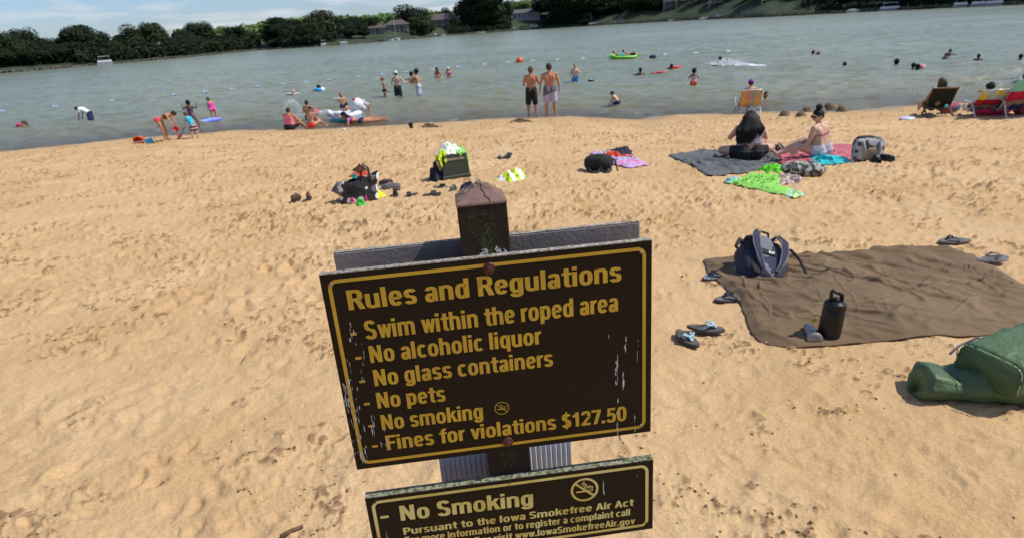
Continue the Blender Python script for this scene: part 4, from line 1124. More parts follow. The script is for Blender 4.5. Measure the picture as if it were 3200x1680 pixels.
def build_person(label, base, top_px, face=0, P=None, sub=0.0, skin='tan', hair=('short', 'brown'), wear=(), kid=False, fem=False, build=1.0, vox=0.017, z=None, height=None, dz=0.0, group=None, headturn=None, face_parts=False, hold=None):
    """base: photo pixel of the point under the pelvis where the body meets water or ground; top_px: photo row of its highest point"""
    P = P or STAND
    surf = at_plane(*base, 0.0) if z == 0 else (ground(*base) if z is None else at_plane(*base, z))
    surf = surf.copy()
    if z is None: surf.z = zs(surf.x, surf.y) + dz
    hs = 1.28 if kid else 1.0
    lk = 0.90 if kid else 1.0
    wS = (0.098 if fem else 0.112) * (0.92 if kid else 1) * (0.5 + 0.5 * build)
    s = Vector((1, 0, 0)) if 'tw' not in P else P['tw']
    t = P['t']; fN = t.cross(s).normalized(); s = fN.cross(t).normalized()
    C0 = Vector((0, 0, 0)); NB = C0 + t * .275; SH = [C0 + t * .25 - s * wS, C0 + t * .25 + s * wS]
    if 'curl' in P:     # rounded back: chest moves forward of the straight spine
        NB = C0 + t * .27 + fN * P['curl']; SH = [q_ + fN * P['curl'] * .85 for q_ in SH]
    h = P['h']; HC = NB + h * (.085 + .02 * hs); fd = P['f']; fd = (fd - h * fd.dot(h)).normalized(); hx = fd.cross(h).normalized()
    R3 = Matrix((hx, fd, h)).transposed()
    B_ = build; hw = (.056 if fem else .048) * B_ ** .5
    prim = []
    def c_(tag_, A, B, ra, rb): prim.append((tag_, Vector(A), Vector(B), ra, rb))
    hip = [C0 - s * hw - t * .012, C0 + s * hw - t * .012]
    mid = C0.lerp(NB, .42); chest = C0.lerp(NB, .75)
    c_('torso', C0 + t * .02, mid, .058 * B_ ** .7, .056 * B_ ** .7); c_('torso', mid, C0.lerp(NB, .86), .056 * B_ ** .7, .054 * B_ ** .5)
    for k, sg in ((0, -1), (1, 1)):
        c_('pelvis', hip[k], hip[k] + t * .03, .060 * B_, .052 * B_)
        c_('pelvis', hip[k] - fN * .018 - t * .012, hip[k] - fN * .018, .056 * B_, .05 * B_)
        c_('torso', C0 + s * sg * .038 * B_ + t * .03, mid + s * sg * .034 * B_, .052 * B_, (.046 if fem else .05) * B_)
        c_('torso', mid + s * sg * .034 * B_, chest + s * sg * wS * .50, (.046 if fem else .052) * B_, .058 * B_ ** .6)
        c_('torso', chest + s * sg * wS * .5, C0.lerp(NB, .9) + (SH[k] - C0.lerp(NB, .9)) * .62, .056 * B_ ** .6, .036 * B_ ** .5)
        c_('neck', NB, SH[k].lerp(NB, .25) + t * .004, .030, .028 * B_ ** .5)
        if fem: c_('torso', chest + s * sg * .045 + fN * .032 - t * .015, chest + s * sg * .045 + fN * .045 - t * .02, .036, .03)
        else: c_('torso', chest + s * sg * .045 + fN * .022, chest + s * sg * .06 + fN * .022, .036, .03)
    c_('neck', C0.lerp(NB, .92), HC - h * .02, .033 * B_ ** .4, .029)
    hr = Vector((.050, .060, .066)) * hs
    # arms
    hands = []
    for k, key in ((0, 'la'), (1, 'ra')):
        u_, f_ = P[key][0], P[key][1]; sg = -1 if k == 0 else 1
        al = .158 * (0.92 if kid else 1); E = SH[k] + u_ * al; Wr = E + f_ * .135 * (.92 if kid else 1)
        c_('shoulder', SH[k], SH[k] + u_ * .012, .033 * B_ ** .6, .031 * B_ ** .6)
        c_('uarm', SH[k], SH[k].lerp(E, .55), .028 * B_ ** .7, .027 * B_ ** .7); c_('uarm', SH[k].lerp(E, .5), E, .027 * B_ ** .7, .021 * B_ ** .5)
        c_('farm', E, E.lerp(Wr, .35), .021 * B_ ** .5, .022 * B_ ** .5); c_('farm', E.lerp(Wr, .35), Wr, .022 * B_ ** .5, .0135)
        hd_ = P[key][2] if len(P[key]) > 2 else f_
        side = (s * sg).cross(hd_); side = side.normalized() if side.length > .1 else Vector((0, 1, 0))
        flatn = hd_.cross(side).normalized()
        K = Wr + hd_ * .045
        for o_ in (-.012, 0, .012): c_('hand', Wr + side * o_ * .6, K + side * o_, .0105, .0095)
        curl = (hd_ + flatn * -.45 * sg).normalized()
        for q_, (o_, l_) in enumerate(((-.0185, .030), (-.0062, .036), (.0062, .034), (.0185, .026))):
            A = K + side * o_; M_ = A + hd_.lerp(side, o_ * 6).normalized() * l_ * .55; c_('hand', A, M_, .0062, .0058); c_('hand', M_, M_ + curl * l_ * .5, .0058, .005)
        T0_ = Wr + hd_ * .014 + side * .016; c_('hand', T0_, T0_ + (hd_ * .6 + side * .8).normalized() * .028, .0075, .0065)
        hands.append(K)
    for k, key in ((0, 'll'), (1, 'rl')):
        th, sh = P[key][0], P[key][1]; Kn = hip[k] + th * .235 * lk; An = Kn + sh * .225 * lk
        g_ = B_ ** .6 * (1.06 if fem else 1)
        c_('thigh', hip[k], hip[k].lerp(Kn, .45), .057 * g_, .050 * g_); c_('thigh', hip[k].lerp(Kn, .45), Kn, .050 * g_, .034 * g_)
        c_('shin', Kn, Kn.lerp(An, .3) - fN * .002, .034 * g_, .035 * g_); c_('shin', Kn.lerp(An, .3), An, .035 * g_, .0185 * g_)
        fd_ = P[key][2] if len(P[key]) > 2 else (Vector((sh.x * .2, 1, -.25)).normalized() if sh.z < -.5 else (fN * .2 + Vector((0, 0, 1))).normalized())
        heel = An + sh * .018 - fd_ * .012
        c_('foot', heel, An + fd_ * .035 + sh * .012, .021, .019); c_('foot', An + fd_ * .03 + sh * .014, An + fd_ * .095 + sh * .022, .020, .012)
        for o_ in (-.016, -.006, .004, .014): c_('foot', An + fd_ * .09 + sh * .022 + s * o_, An + fd_ * .108 + sh * .022 + s * o_ * 1.1, .0075, .006)
    zmin = min(min(A.z - ra, B.z - rb) for _, A, B, ra, rb in prim); zmax = max(max(max(A.z + ra, B.z + rb) for _, A, B, ra, rb in prim), HC.z + hr.z * .98 + (.02 if hair[0] == 'afro' else .008))
    lvl = zmin + sub * (zmax - zmin)
    if height is None:
        lo, hi = 0.02, 3.0
        for _ in range(30):
            m_ = (lo + hi) / 2
            if proj(surf + Vector((0, 0, m_)))[1] > top_px: lo = m_
            else: hi = m_
        vis = m_
    else: vis = height
    k = vis / (zmax - lvl)
    root = empty('person', surf, -rad(face)); tag(root, label, 'person', group)
    def T(p): return (Vector(p) - Vector((0, 0, lvl))) * k
    b = MB()
    for tg, A, B, ra, rb in prim: cap_mesh(b, T(A), T(B), ra * k, rb * k, 9)
    b.ball(T(HC), hr * k, 14, 10, R3); b.ball(T(HC - h * .032 * hs + fd * .014 * hs), Vector((.036, .042, .036)) * hs * k, 12, 8, R3)
    cap_mesh(b, T(HC + fd * .056 * hs + h * .004 * hs), T(HC + fd * .066 * hs - h * .016 * hs), .007 * hs * k, .010 * hs * k, 7)
    for sg in (-1, 1):
        b.ball(T(HC + hx * sg * .050 * hs - h * .006 - fd * .004), Vector((.007, .014, .019)) * hs * k, 7, 6, R3)
        b.ball(T(HC + hx * sg * .020 * hs + fd * .048 * hs + h * .014 * hs), Vector((.016, .010, .006)) * hs * k, 7, 6, R3)   # brow ridge
    cap_mesh(b, T(HC + fd * .052 * hs - h * .034 * hs - hx * .012), T(HC + fd * .052 * hs - h * .034 * hs + hx * .012), .0055 * k, .0055 * k, 6)
    body = link('body', remeshed('body', b, vox), SKIN[skin], root, True)
    def garment(name, tags, infl, m, planes=(), thigh=1.0, uarm=0.0, flare=0.0, v=None):
        g = MB(); acc = {}
        for tg, A, B, ra, rb in prim:
            if tg in tags: cap_mesh(g, T(A), T(B), (ra + infl) * k, (rb + infl) * k, 10)
            if tg == 'thigh' and 'thighs' in tags:
                i = acc.get('t', 0); acc['t'] = i + 1; seg = i % 2
                if seg == 0: f = min(thigh / .45, 1.0); cap_mesh(g, T(A), T(A.lerp(B, f)), (ra + infl) * k, (ra + (rb - ra) * f + infl + flare * .4) * k, 10)
                elif thigh > .45: f = (thigh - .45) / .55; cap_mesh(g, T(A), T(A.lerp(B, f)), (ra + infl + flare * .4) * k, (ra + (rb - ra) * f + infl + flare) * k, 10)
            if tg == 'uarm' and uarm:
                i = acc.get('u', 0); acc['u'] = i + 1
                if i % 2 == 0: cap_mesh(g, T(A), T(A.lerp(B, uarm)), (ra + infl + .003) * k, (rb + infl + .006) * k, 10)
        me = remeshed(name, g, v or vox * .95, 2)
        if planes: clip(me, [(T(p), n) for p, n in planes])
        return link(name, me, m, root, True)
    for w_ in wear:
        kind, mm = w_[0], FB[w_[1]]
        if kind == 'trunks': garment('swim_trunks', ('pelvis', 'thighs'), .011, mm, [(C0 + t * .055, -t)], w_[2] if len(w_) > 2 else .8, flare=.012)
        elif kind == 'yoke': garment('swim_yoke', ('pelvis', 'thighs'), .015, mm, [(C0 + t * .06, -t), (C0 - t * .075, (t - s * .35).normalized())], .6, flare=.012)
        elif kind == 'briefs':
            garment('swim_briefs', ('pelvis', 'thighs'), .006, mm, [(C0 + t * .048, -t)], .05)
        elif kind == 'bikini_top':
            garment('bikini_top', ('torso',), .006, mm, [(C0.lerp(NB, .60), t), (C0.lerp(NB, .66 if not w_[2:] else w_[2]), -t)])
            if face_parts or w_[2:]: pass
        elif kind == 'tank': garment('tank_top', ('torso', 'pelvis'), .009, mm, [(C0 + t * .02, t), (C0.lerp(NB, .90), -t)])
        elif kind == 'crop': garment('lace_top', ('torso',), .012, mm, [(C0.lerp(NB, .26), t), (C0.lerp(NB, .93), -t)])
        elif kind == 'tee': garment('shirt', ('torso', 'pelvis', 'shoulder', 'neck'), .012, mm, [(C0 - t * .01, t), (NB + h * .012, -h)], uarm=1.0)
        elif kind == 'onepiece': garment('swimsuit', ('torso', 'pelvis', 'thighs'), .006, mm, [(C0.lerp(NB, .84), -t)], .04)
        elif kind == 'skirt': garment('swim_skirt', ('pelvis', 'thighs'), .012, mm, [(C0 + t * .06, -t)], .12, flare=.02)
    ht, hc = hair
    if ht != 'bald' and ht != 'none':
        g = MB(); hm = HAIR[hc] if hc in HAIR else FB[hc]
        g.ball(T(HC + h * .007 * hs - fd * .006 * hs), Vector((.0555, .064, .067)) * hs * k * (1.0 if ht != 'afro' else 1.0), 16, 11, R3)
        pl = [(HC + fd * .012 * hs - h * .006 * hs, (h * .62 - fd * .78).normalized())]
        if ht == 'afro':
            r_ = random.Random(5)
            for q_ in range(46):
                d_ = Vector((r_.gauss(0, 1), r_.gauss(0, 1), r_.gauss(0, 1))).normalized(); g.ball(T(HC + h * .026 - fd * .02 + R3 @ d_ * .050 * hs), .030 * k, 8, 6)
        me = remeshed('hair', g, min(vox * .7, .013), 1); clip(me, [(T(p), n) for p, n in pl])
        if ht in ('long', 'bun', 'pony', 'mane'):
            g2 = MB(); r_ = random.Random(8)
            if ht == 'bun': g2.ball(T(HC + h * .088 * hs - fd * .034), Vector((.040, .038, .034)) * k, 10, 8, R3); g2.ball(T(HC - fd * .04 + h * .0), Vector((.046, .03, .05)) * k, 9, 7, R3)
            elif ht == 'pony': g2.tube([T(HC - fd * .055 + h * .02), T(HC - fd * .085 - h * .01), T(HC - fd * .075 - h * .09)], [.018 * k, .02 * k, .006 * k], 8)
            elif ht == 'long':
                for q_ in range(9):
                    o_ = (q_ - 4) * .011; cap_mesh(g2, T(HC - fd * .03 + hx * o_), T(NB - fN * .045 + s * o_ * 1.4 - t * (.05 + .02 * r_.random())), .02 * k, .012 * k, 7)
            else:
                for q_ in range(150):
                    o_ = r_.uniform(-1, 1); rr_ = math.sqrt(max(0, 1 - o_ * o_)); ln = (.50 + .26 * r_.random()) * (1 - .22 * abs(o_) ** 2) - .16 * max(o_, -.3)
                    A = HC + hx * o_ * .060 - fd * .035 * rr_ + h * (.066 * rr_ * r_.uniform(.6, 1.05)); M1 = HC + hx * o_ * .088 - fd * (.045 + .05 * rr_) - h * .05
                    E_ = C0.lerp(NB, .92 - ln) + s * (o_ * .112 - .034 + r_.gauss(0, .020)) - fN * (.060 + .035 * rr_ * r_.random()); M2 = M1.lerp(E_, .5) - fN * (.006 + .03 * r_.random()) + s * (o_ * .030 + r_.gauss(0, .022))
                    g2.tube([T(A), T(A.lerp(M1, .55) - fd * .012 + hx * o_ * .012), T(M1), T(M2 + s * r_.gauss(0, .01)), T(E_)], [.011 * k, .013 * k, .013 * k, .010 * k, .003 * k], 6)
            h2 = link('hair', remeshed('hair', g2, .011 if ht != 'mane' else .0065, 1 if ht != 'mane' else 0), hm, root, True)
        if ht != 'mane' or True: link('hair', me, hm, root, True)
        if ht.startswith('cap'):
            pass
    if headturn:                                   # a cap: (crown material, brim direction, peak material)
        g = MB(); g.ball(T(HC + h * .012 * hs), Vector((.060, .070, .070)) * hs * k, 16, 10, R3)
        me = remeshed('cap', g, min(vox * .7, .013), 1); clip(me, [(T(HC + h * .016 * hs), h)])
        cp = link('cap', me, FB[headturn[0]], root, True)
        bd = headturn[1]; bx = bd.cross(h).normalized(); Mb = Matrix((bx, bd, h)).transposed()
        g = MB(); g.ball(T(HC + h * .020 * hs + bd * .078 * hs), Vector((.046, .044, .006)) * hs * k, 14, 6, Mb); link('brim', g.mesh('brim'), FB[headturn[2] if len(headturn) > 2 else headturn[0]], cp, True)
    if face_parts:
        if ht == 'bun':
            g = MB()
            for sg in (-1, 1): g.ball(T(HC + hx * sg * .022 + fd * .058 + h * .006), Vector((.020, .010, .014)) * k, 9, 7, R3)
            g.tube([T(HC + hx * sg * .054 + fd * q_ + h * .010) for sg, q_ in ((-1, .0), (-1, .05), (1, .05), (1, .0))], .003 * k, 5); link('sunglasses', g.mesh('sunglasses'), HAIR['black'], root, True)
        for sg in (-1, 1):
            g = MB(); g.ball(T(HC + hx * sg * .021 * hs + fd * .054 * hs + h * .004 * hs), .0055 * k * hs, 7, 6); link('eye', g.mesh('eye'), HAIR['black'], body, True)
    root['k'] = k
    root['hands'] = [float(c) for q_ in hands for c in T(q_)]
    return root
def hand_world(root, i):
    v = root['hands']; p = Vector(v[3 * i:3 * i + 3]); a = root.rotation_euler.z
    return Vector((p.x * math.cos(a) - p.y * math.sin(a), p.x * math.sin(a) + p.y * math.cos(a), p.z)) + root.location

SWIM = pose(la=[V(-1, .4, -.25), V(.1, 1, .1)], ra=[V(1, .4, -.25), V(-.1, 1, .1)], ll=[V(-.1, .2, -1), V(0, -.4, -1)], rl=[V(.1, -.1, -1), V(0, -.5, -1)])
BEND = pose(t=V(0, 1, -.08), h=V(0, .8, -.55), f=V(0, -.3, -1), la=[V(-.1, .1, -1), V(.0, .15, -1)], ra=[V(.1, .1, -1), V(.05, .25, -1)], ll=[V(-.1, .12, -1), V(-.02, -.08, -1)], rl=[V(.1, .12, -1), V(.02, -.08, -1)])
BP = build_person
p_boy = None
# left group in the shallows
BP('person floating inside a small pink swim ring at the far left of the lake', (78, 396), 378, 200, SWIM, .84, 'tan', ('short', 'brown'), z=0, kid=True, vox=.02)
BP('person in a white shirt and navy shorts bending forward knee deep in the lake', (284, 374), 330, 268, pose(t=V(.0, .82, .55), h=V(0, .95, .0), f=V(0, 0, -1), la=[V(-.1, .25, -1), V(0, .25, -1)], ra=[V(.1, .5, -1), V(0, .3, -1)]), .40, 'brown', ('short', 'brown'), [('tee', 'white'), ('trunks', 'navy')], z=0)
wp = BP('person in pink bikini bottoms and black top bending over at the waterline', (515, 442), 350, 82, pose(t=V(0.0, .93, .34), h=V(0, .93, .12), f=V(0, .2, -1), la=[V(-.15, .3, -1), V(.0, .35, -1)], ra=[V(.1, .25, -1), V(.1, .5, -.85)], ll=[V(-.1, .26, -1), V(-.02, .06, -1)], rl=[V(.1, .30, -1), V(.02, .02, -1)]), 0, 'tan', ('short', 'brown'), [('briefs', 'pink'), ('bikini_top', 'black', .76)], fem=True, vox=.014, build=1.06)
pb = BP('small child in turquoise and blue shirt and striped trunks pulling a red shovel', (612, 432), 349, 285, pose(t=V(0, .38, .92), h=V(0, .5, .85), f=V(0, 1, -.4), la=[V(-.15, .35, -1), V(0, .5, -1)], ra=[V(.1, -.5, -.85), V(.1, .1, -1)], ll=[V(-.1, .25, -1), V(-.03, .0, -1)], rl=[V(.1, -.2, -1), V(.02, -.1, -1)]), 0, 'fair', ('short', 'light'), [('tee', 'turq'), ('trunks', 'trunkstripe', .75)], kid=True, vox=.012)
BP('child in a dark floral swimsuit facing the lake with both arms raised', (607, 398), 312, 5, pose(la=[V(-1, .1, -.45), V(-.15, .2, 1)], ra=[V(1, .1, -.35), V(.15, .2, 1)], rl=[V(.45, .1, -1), V(.25, -.05, -1)]), .10, 'brown', ('short', 'black'), [('onepiece', 'floral')], kid=True, fem=True, z=0, vox=.013)
BP('child in a pink swimsuit looking down into the water beside the blue board', (671, 369), 303, 330, pose(t=V(-.1, .2, 1), h=V(-.25, .5, .8), f=V(0, 1, -.6), la=[V(-.1, .35, -1), V(-.1, .4, -1)]), .16, 'tan', ('short', 'light'), [('onepiece', 'hotpink')], kid=True, fem=True, z=0, vox=.013)
# the pair sitting on the waterline and their neighbours
SIT_BACK = pose(t=V(0, .12, 1), h=V(.05, .15, 1), f=V(.3, 1, 0), la=[V(-.25, .5, -1), V(.1, 1, -.35)], ra=[V(.3, .55, -.9), V(-.2, 1, -.1)], ll=[V(-.35, 1, .32), V(-.1, .75, -.65), V(-.2, 1, .3)], rl=[V(.5, 1, .38), V(.2, .7, -.7), V(.2, 1, .3)])
BP('person in a striped pink tank top and black shorts sitting at the waterline', (909, 409), 337, 20, SIT_BACK, 0, 'tan', ('short', 'brown'), [('tank', 'coral'), ('trunks', 'black', .6)], build=1.6, vox=.015, z=0.02)
BP('person in red bikini bottoms and black cap sitting at the waterline, tattoo on the back', (975, 405), 334, 15, SIT_BACK, 0, 'tan', ('pony', 'blond'), [('briefs', 'red'), ('bikini_top', 'white', .63)], fem=True, vox=.014, z=0.02, headturn=('black', V(.4, 1, 0)))
BP('person with short brown hair sitting in the clear ring chair behind the seated pair', (968, 380), 313, 5, pose(t=V(0, .05, 1), la=[V(-.3, .5, -1), V(.1, 1, .1)], ra=[V(.3, .5, -1), V(-.1, 1, .1)], ll=[V(-.2, 1, -.1), V(-.1, .8, -.6)], rl=[V(.2, 1, -.1), V(.1, .8, -.6)]), .12, 'tan', ('short', 'brown'), [('trunks', 'black')], z=0)
BP('child with light hair and blue shorts holding a water blaster behind the white float', (1073, 340), 288, 150, pose(la=[V(-.7, .3, -.8), V(.6, .8, .1)], ra=[V(.7, .3, -.8), V(-.6, .8, .1)]), .38, 'tan', ('short', 'blond'), [('trunks', 'navy')], kid=True, z=0, vox=.015)
BP('small child sitting inside the white and blue float', (1088, 346), 320, 300, pose(t=V(0, .2, 1)), .55, 'tan', ('short', 'brown'), [('trunks', 'white')], kid=True, z=0, vox=.015)
BP('child in a zigzag striped swimsuit bending over the white float', (1152, 362), 303, 282, pose(t=V(0, .75, .66), h=V(0, 1, .15), f=V(0, .2, -1), la=[V(-.1, .5, -1), V(0, .7, -.7)], ra=[V(.1, .45, -1), V(0, .7, -.7)], ll=[V(-.2, .05, -1), V(-.08, -.05, -1)], rl=[V(.22, .1, -1), V(.1, -.1, -1)]), .06, 'tan', ('short', 'blond'), [('onepiece', 'zigzag')], kid=True, fem=True, z=0, vox=.013)
PRONE = pose(t=V(0, 1, .22), h=V(0, .55, .8), f=V(0, 1, .0), la=[V(-.3, .15, -1), V(.1, 1, -.05)], ra=[V(.3, .15, -1), V(-.1, 1, -.05)], ll=[V(-.08, -1, -.05), V(-.05, -1, .05), V(0, -1, -.2)], rl=[V(.12, -1, -.03), V(.1, -1, .1), V(0, -1, -.2)])
BP('person with long dark hair lying on elbows in the shallows in a navy bikini', (1128, 384), 345, 262, PRONE, .30, 'tan', ('long', 'black'), [('briefs', 'navy'), ('bikini_top', 'purple', .75)], fem=True, z=0, vox=.014)
BP('person with brown hair lying on elbows in the shallows behind the dark haired one', (1116, 377), 347, 262, PRONE, .30, 'tan', ('long', 'brown'), [('briefs', 'sky'), ('bikini_top', 'navy', .75)], fem=True, z=0, vox=.014)
BP('bald person swimming in front of a white board', (918, 296), 279, 10, SWIM, .82, 'fair', ('bald', 'x'), z=0, vox=.022)
BP('child with dark hair in a blue and white swim ring near the float line', (998, 283), 265, 15, SWIM, .80, 'tan', ('short', 'black'), z=0, kid=True, vox=.022)
# standing group left of centre
BP('person with blond hair and dark bikini standing side on in thigh deep water', (1204, 302), 240, 80, pose(la=[V(-.2, .1, -1), V(0, .3, -1)], ra=[V(.2, .2, -1), V(0, .5, -1)]), .30, 'tan', ('pony', 'blond'), [('briefs', 'black'), ('bikini_top', 'teal', .78)], fem=True, z=0)
BP('person in white and black cap and long black shorts standing thigh deep, back turned', (1246, 301), 222, 8, pose(la=[V(-.4, .1, -1), V(-.1, .9, -.3)], ra=[V(.55, .2, -1), V(.35, .9, .05)]), .27, 'pale', ('short', 'brown'), [('trunks', 'darkplaid', .95)], z=0, headturn=('white', V(-.7, -.5, 0), 'black'))
BP('person with a large black afro and white patterned shorts standing beside another', (1311, 300), 216, 285, pose(t=V(0, .12, 1), la=[V(-.2, .75, -.5), V(.3, .8, .1)], ra=[V(.2, .8, -.5), V(-.3, .8, .1)]), .24, 'olive', ('afro', 'black'), [('trunks', 'plaid', .95)], z=0)
BP('person with wet dark hair held close by the one with the afro', (1290, 262), 223, 60, SWIM, .66, 'red', ('short', 'black'), z=0, vox=.02)
BP('person in a blue cap and red bikini standing waist deep, back turned', (1369, 246), 210, 350, pose(la=[V(-.4, .3, -1), V(.2, .8, -.3)], ra=[V(.4, .2, -1), V(-.2, .7, -.5)], h=V(-.15, .1, 1)), .50, 'tan', ('long', 'light'), [('bikini_top', 'darkred', .74), ('briefs', 'darkred')], fem=True, z=0, headturn=('navy', V(-.8, .6, 0)))
BP('person in a white cap and purple bikini standing chest deep, facing the beach', (1403, 242), 210, 170, pose(la=[V(-.4, .3, -1), V(.6, .8, -.2)], ra=[V(.5, .3, -.8), V(-.5, .8, -.2)]), .56, 'tan', ('long', 'brown'), [('bikini_top', 'purple', .80)], fem=True, z=0, headturn=('white', V(.5, 1, 0)), face_parts=True)
# the two men by the waterline
BP('person with short light hair and long black shorts standing ankle deep, arms folded', (1664, 364), 207, 8, pose(t=V(0, .0, 1), h=V(.08, .05, 1), f=V(.4, 1, 0), la=[V(-.25, .12, -1), V(.35, 1, -.1)], ra=[V(.42, -.02, -1), V(-.45, .85, .35)], ll=[V(-.09, 0, -1), V(-.03, -.02, -1)], rl=[V(.10, 0, -1), V(.05, -.02, -1)]), .01, 'red', ('short', 'light'), [('trunks', 'black', 1.0)], z=0, vox=.013)
BP('tall person with broad back in grey and lavender shorts standing at the waterline', (1722, 367), 197, 2, pose(h=V(-.05, .05, 1), la=[V(-.34, .0, -1), V(-.14, .1, -1)], ra=[V(.30, .0, -1), V(.10, .1, -1)], ll=[V(-.10, 0, -1), V(-.03, -.02, -1)], rl=[V(.10, 0, -1), V(.05, -.02, -1)]), .01, 'red', ('short', 'brown'), [('trunks', 'lav', .85), ('yoke', 'grey')], z=0, vox=.013, build=1.12)
BP('person in blue shorts standing thigh deep facing the beach, one hand at the mouth', (1798, 260), 199, 178, pose(la=[V(-.45, .3, -.9), V(.75, .35, .9)], ra=[V(.3, .05, -1), V(-.1, .4, -1)], h=V(0, .1, 1)), .36, 'fair', ('short', 'blond'), [('trunks', 'sky', .9)], z=0, face_parts=True)
BP('child with short brown hair crouching in shallow water, bare back turned', (1931, 327), 285, 305, pose(t=V(0, .45, .85), curl=.03, h=V(0, .7, .7), f=V(0, .9, -.4), la=[V(-.1, .6, -.8), V(0, .5, -1)], ra=[V(.1, .7, -.7), V(0, .5, -1)], ll=[V(-.3, 1, .1), V(0, -.4, -1)], rl=[V(.3, 1, .1), V(0, -.4, -1)]), .22, 'fair', ('short', 'brown'), [('trunks', 'navy')], kid=True, z=0, vox=.013)
# swimmers
BP('dark haired person swimming left of the red floating toy', (2001, 231), 211, 350, SWIM, .80, 'dark', ('short', 'black'), z=0, vox=.022)
BP('dark haired person swimming with a red float right of the red toy', (2098, 216), 199, 5, SWIM, .82, 'dark', ('short', 'black'), z=0, vox=.022)
BP('child in an orange and white striped swimsuit standing in the lake, back turned', (2167, 268), 213, 5, pose(la=[V(-.6, .3, -.8), V(.3, .9, .3)], ra=[V(.6, .3, -.8), V(-.3, .9, .3)]), .38, 'brown', ('afro', 'black'), [('onepiece', 'girlstripe'), ('skirt', 'orange')], kid=True, fem=True, z=0)
BP('person with wet black hair splashing white water with one arm', (2240, 202), 177, 40, pose(t=V(.2, .5, .9), la=[V(-.5, .5, -.6), V(0, 1, 0)], ra=[V(1, .6, -.2), V(1, .5, .1)]), .74, 'tan', ('short', 'black'), z=0, vox=.022)
BP('child facing the beach with wet hair low in the water beside the lawn chair', (2393, 314), 286, 175, pose(h=V(.05, .1, 1)), .72, 'tan', ('long', 'brown'), [('onepiece', 'hotpink')], kid=True, fem=True, z=0, face_parts=True, vox=.014)
BP('person with short brown hair swimming far out beside another', (2541, 173), 157, 90, SWIM, .82, 'fair', ('short', 'brown'), z=0, vox=.026)
BP('child close to the far out swimmer, shoulder above the water', (2556, 173), 161, 260, SWIM, .84, 'red', ('short', 'light'), z=0, vox=.026, kid=True)
BP('person whose dark head just clears the water between two pairs of swimmers', (2639, 204), 193, 20, SWIM, .90, 'tan', ('short', 'black'), z=0, vox=.026)
BP('child in blue arm floats low in the water right of centre', (2800, 204), 183, 0, SWIM, .80, 'dark', ('short', 'black'), z=0, vox=.024, kid=True)
BP('dark haired person in the water left of the child in red floats', (2852, 218), 196, 330, SWIM, .80, 'dark', ('short', 'black'), z=0, vox=.024)
BP('child in a red and white float vest right beside a dark haired person', (2866, 220), 200, 350, SWIM, .80, 'dark', ('short', 'black'), [('onepiece', 'orange')], z=0, vox=.02, kid=True)
BP('person wading forward with an outstretched arm, back above the water', (2953, 182), 155, 60, pose(t=V(.1, .75, .65), h=V(0, .5, .8), la=[V(-.2, -.4, -1), V(0, .2, -1)], ra=[V(.4, 1, -.3), V(0, 1, -.15)]), .62, 'dark', ('short', 'black'), z=0, vox=.022)
BP('person with black hair swimming towards the right, shoulder showing', (3052, 195), 169, 50, pose(t=V(.0, .4, .9), la=[V(-.4, -.3, -.8), V(0, 0, -1)], ra=[V(.4, .5, -.8), V(0, 1, 0)]), .72, 'dark', ('short', 'black'), z=0, vox=.022)
BP('dark haired person swimming at the right edge of the lake view', (3187, 190), 168, 10, SWIM, .80, 'dark', ('short', 'black'), z=0, vox=.024)
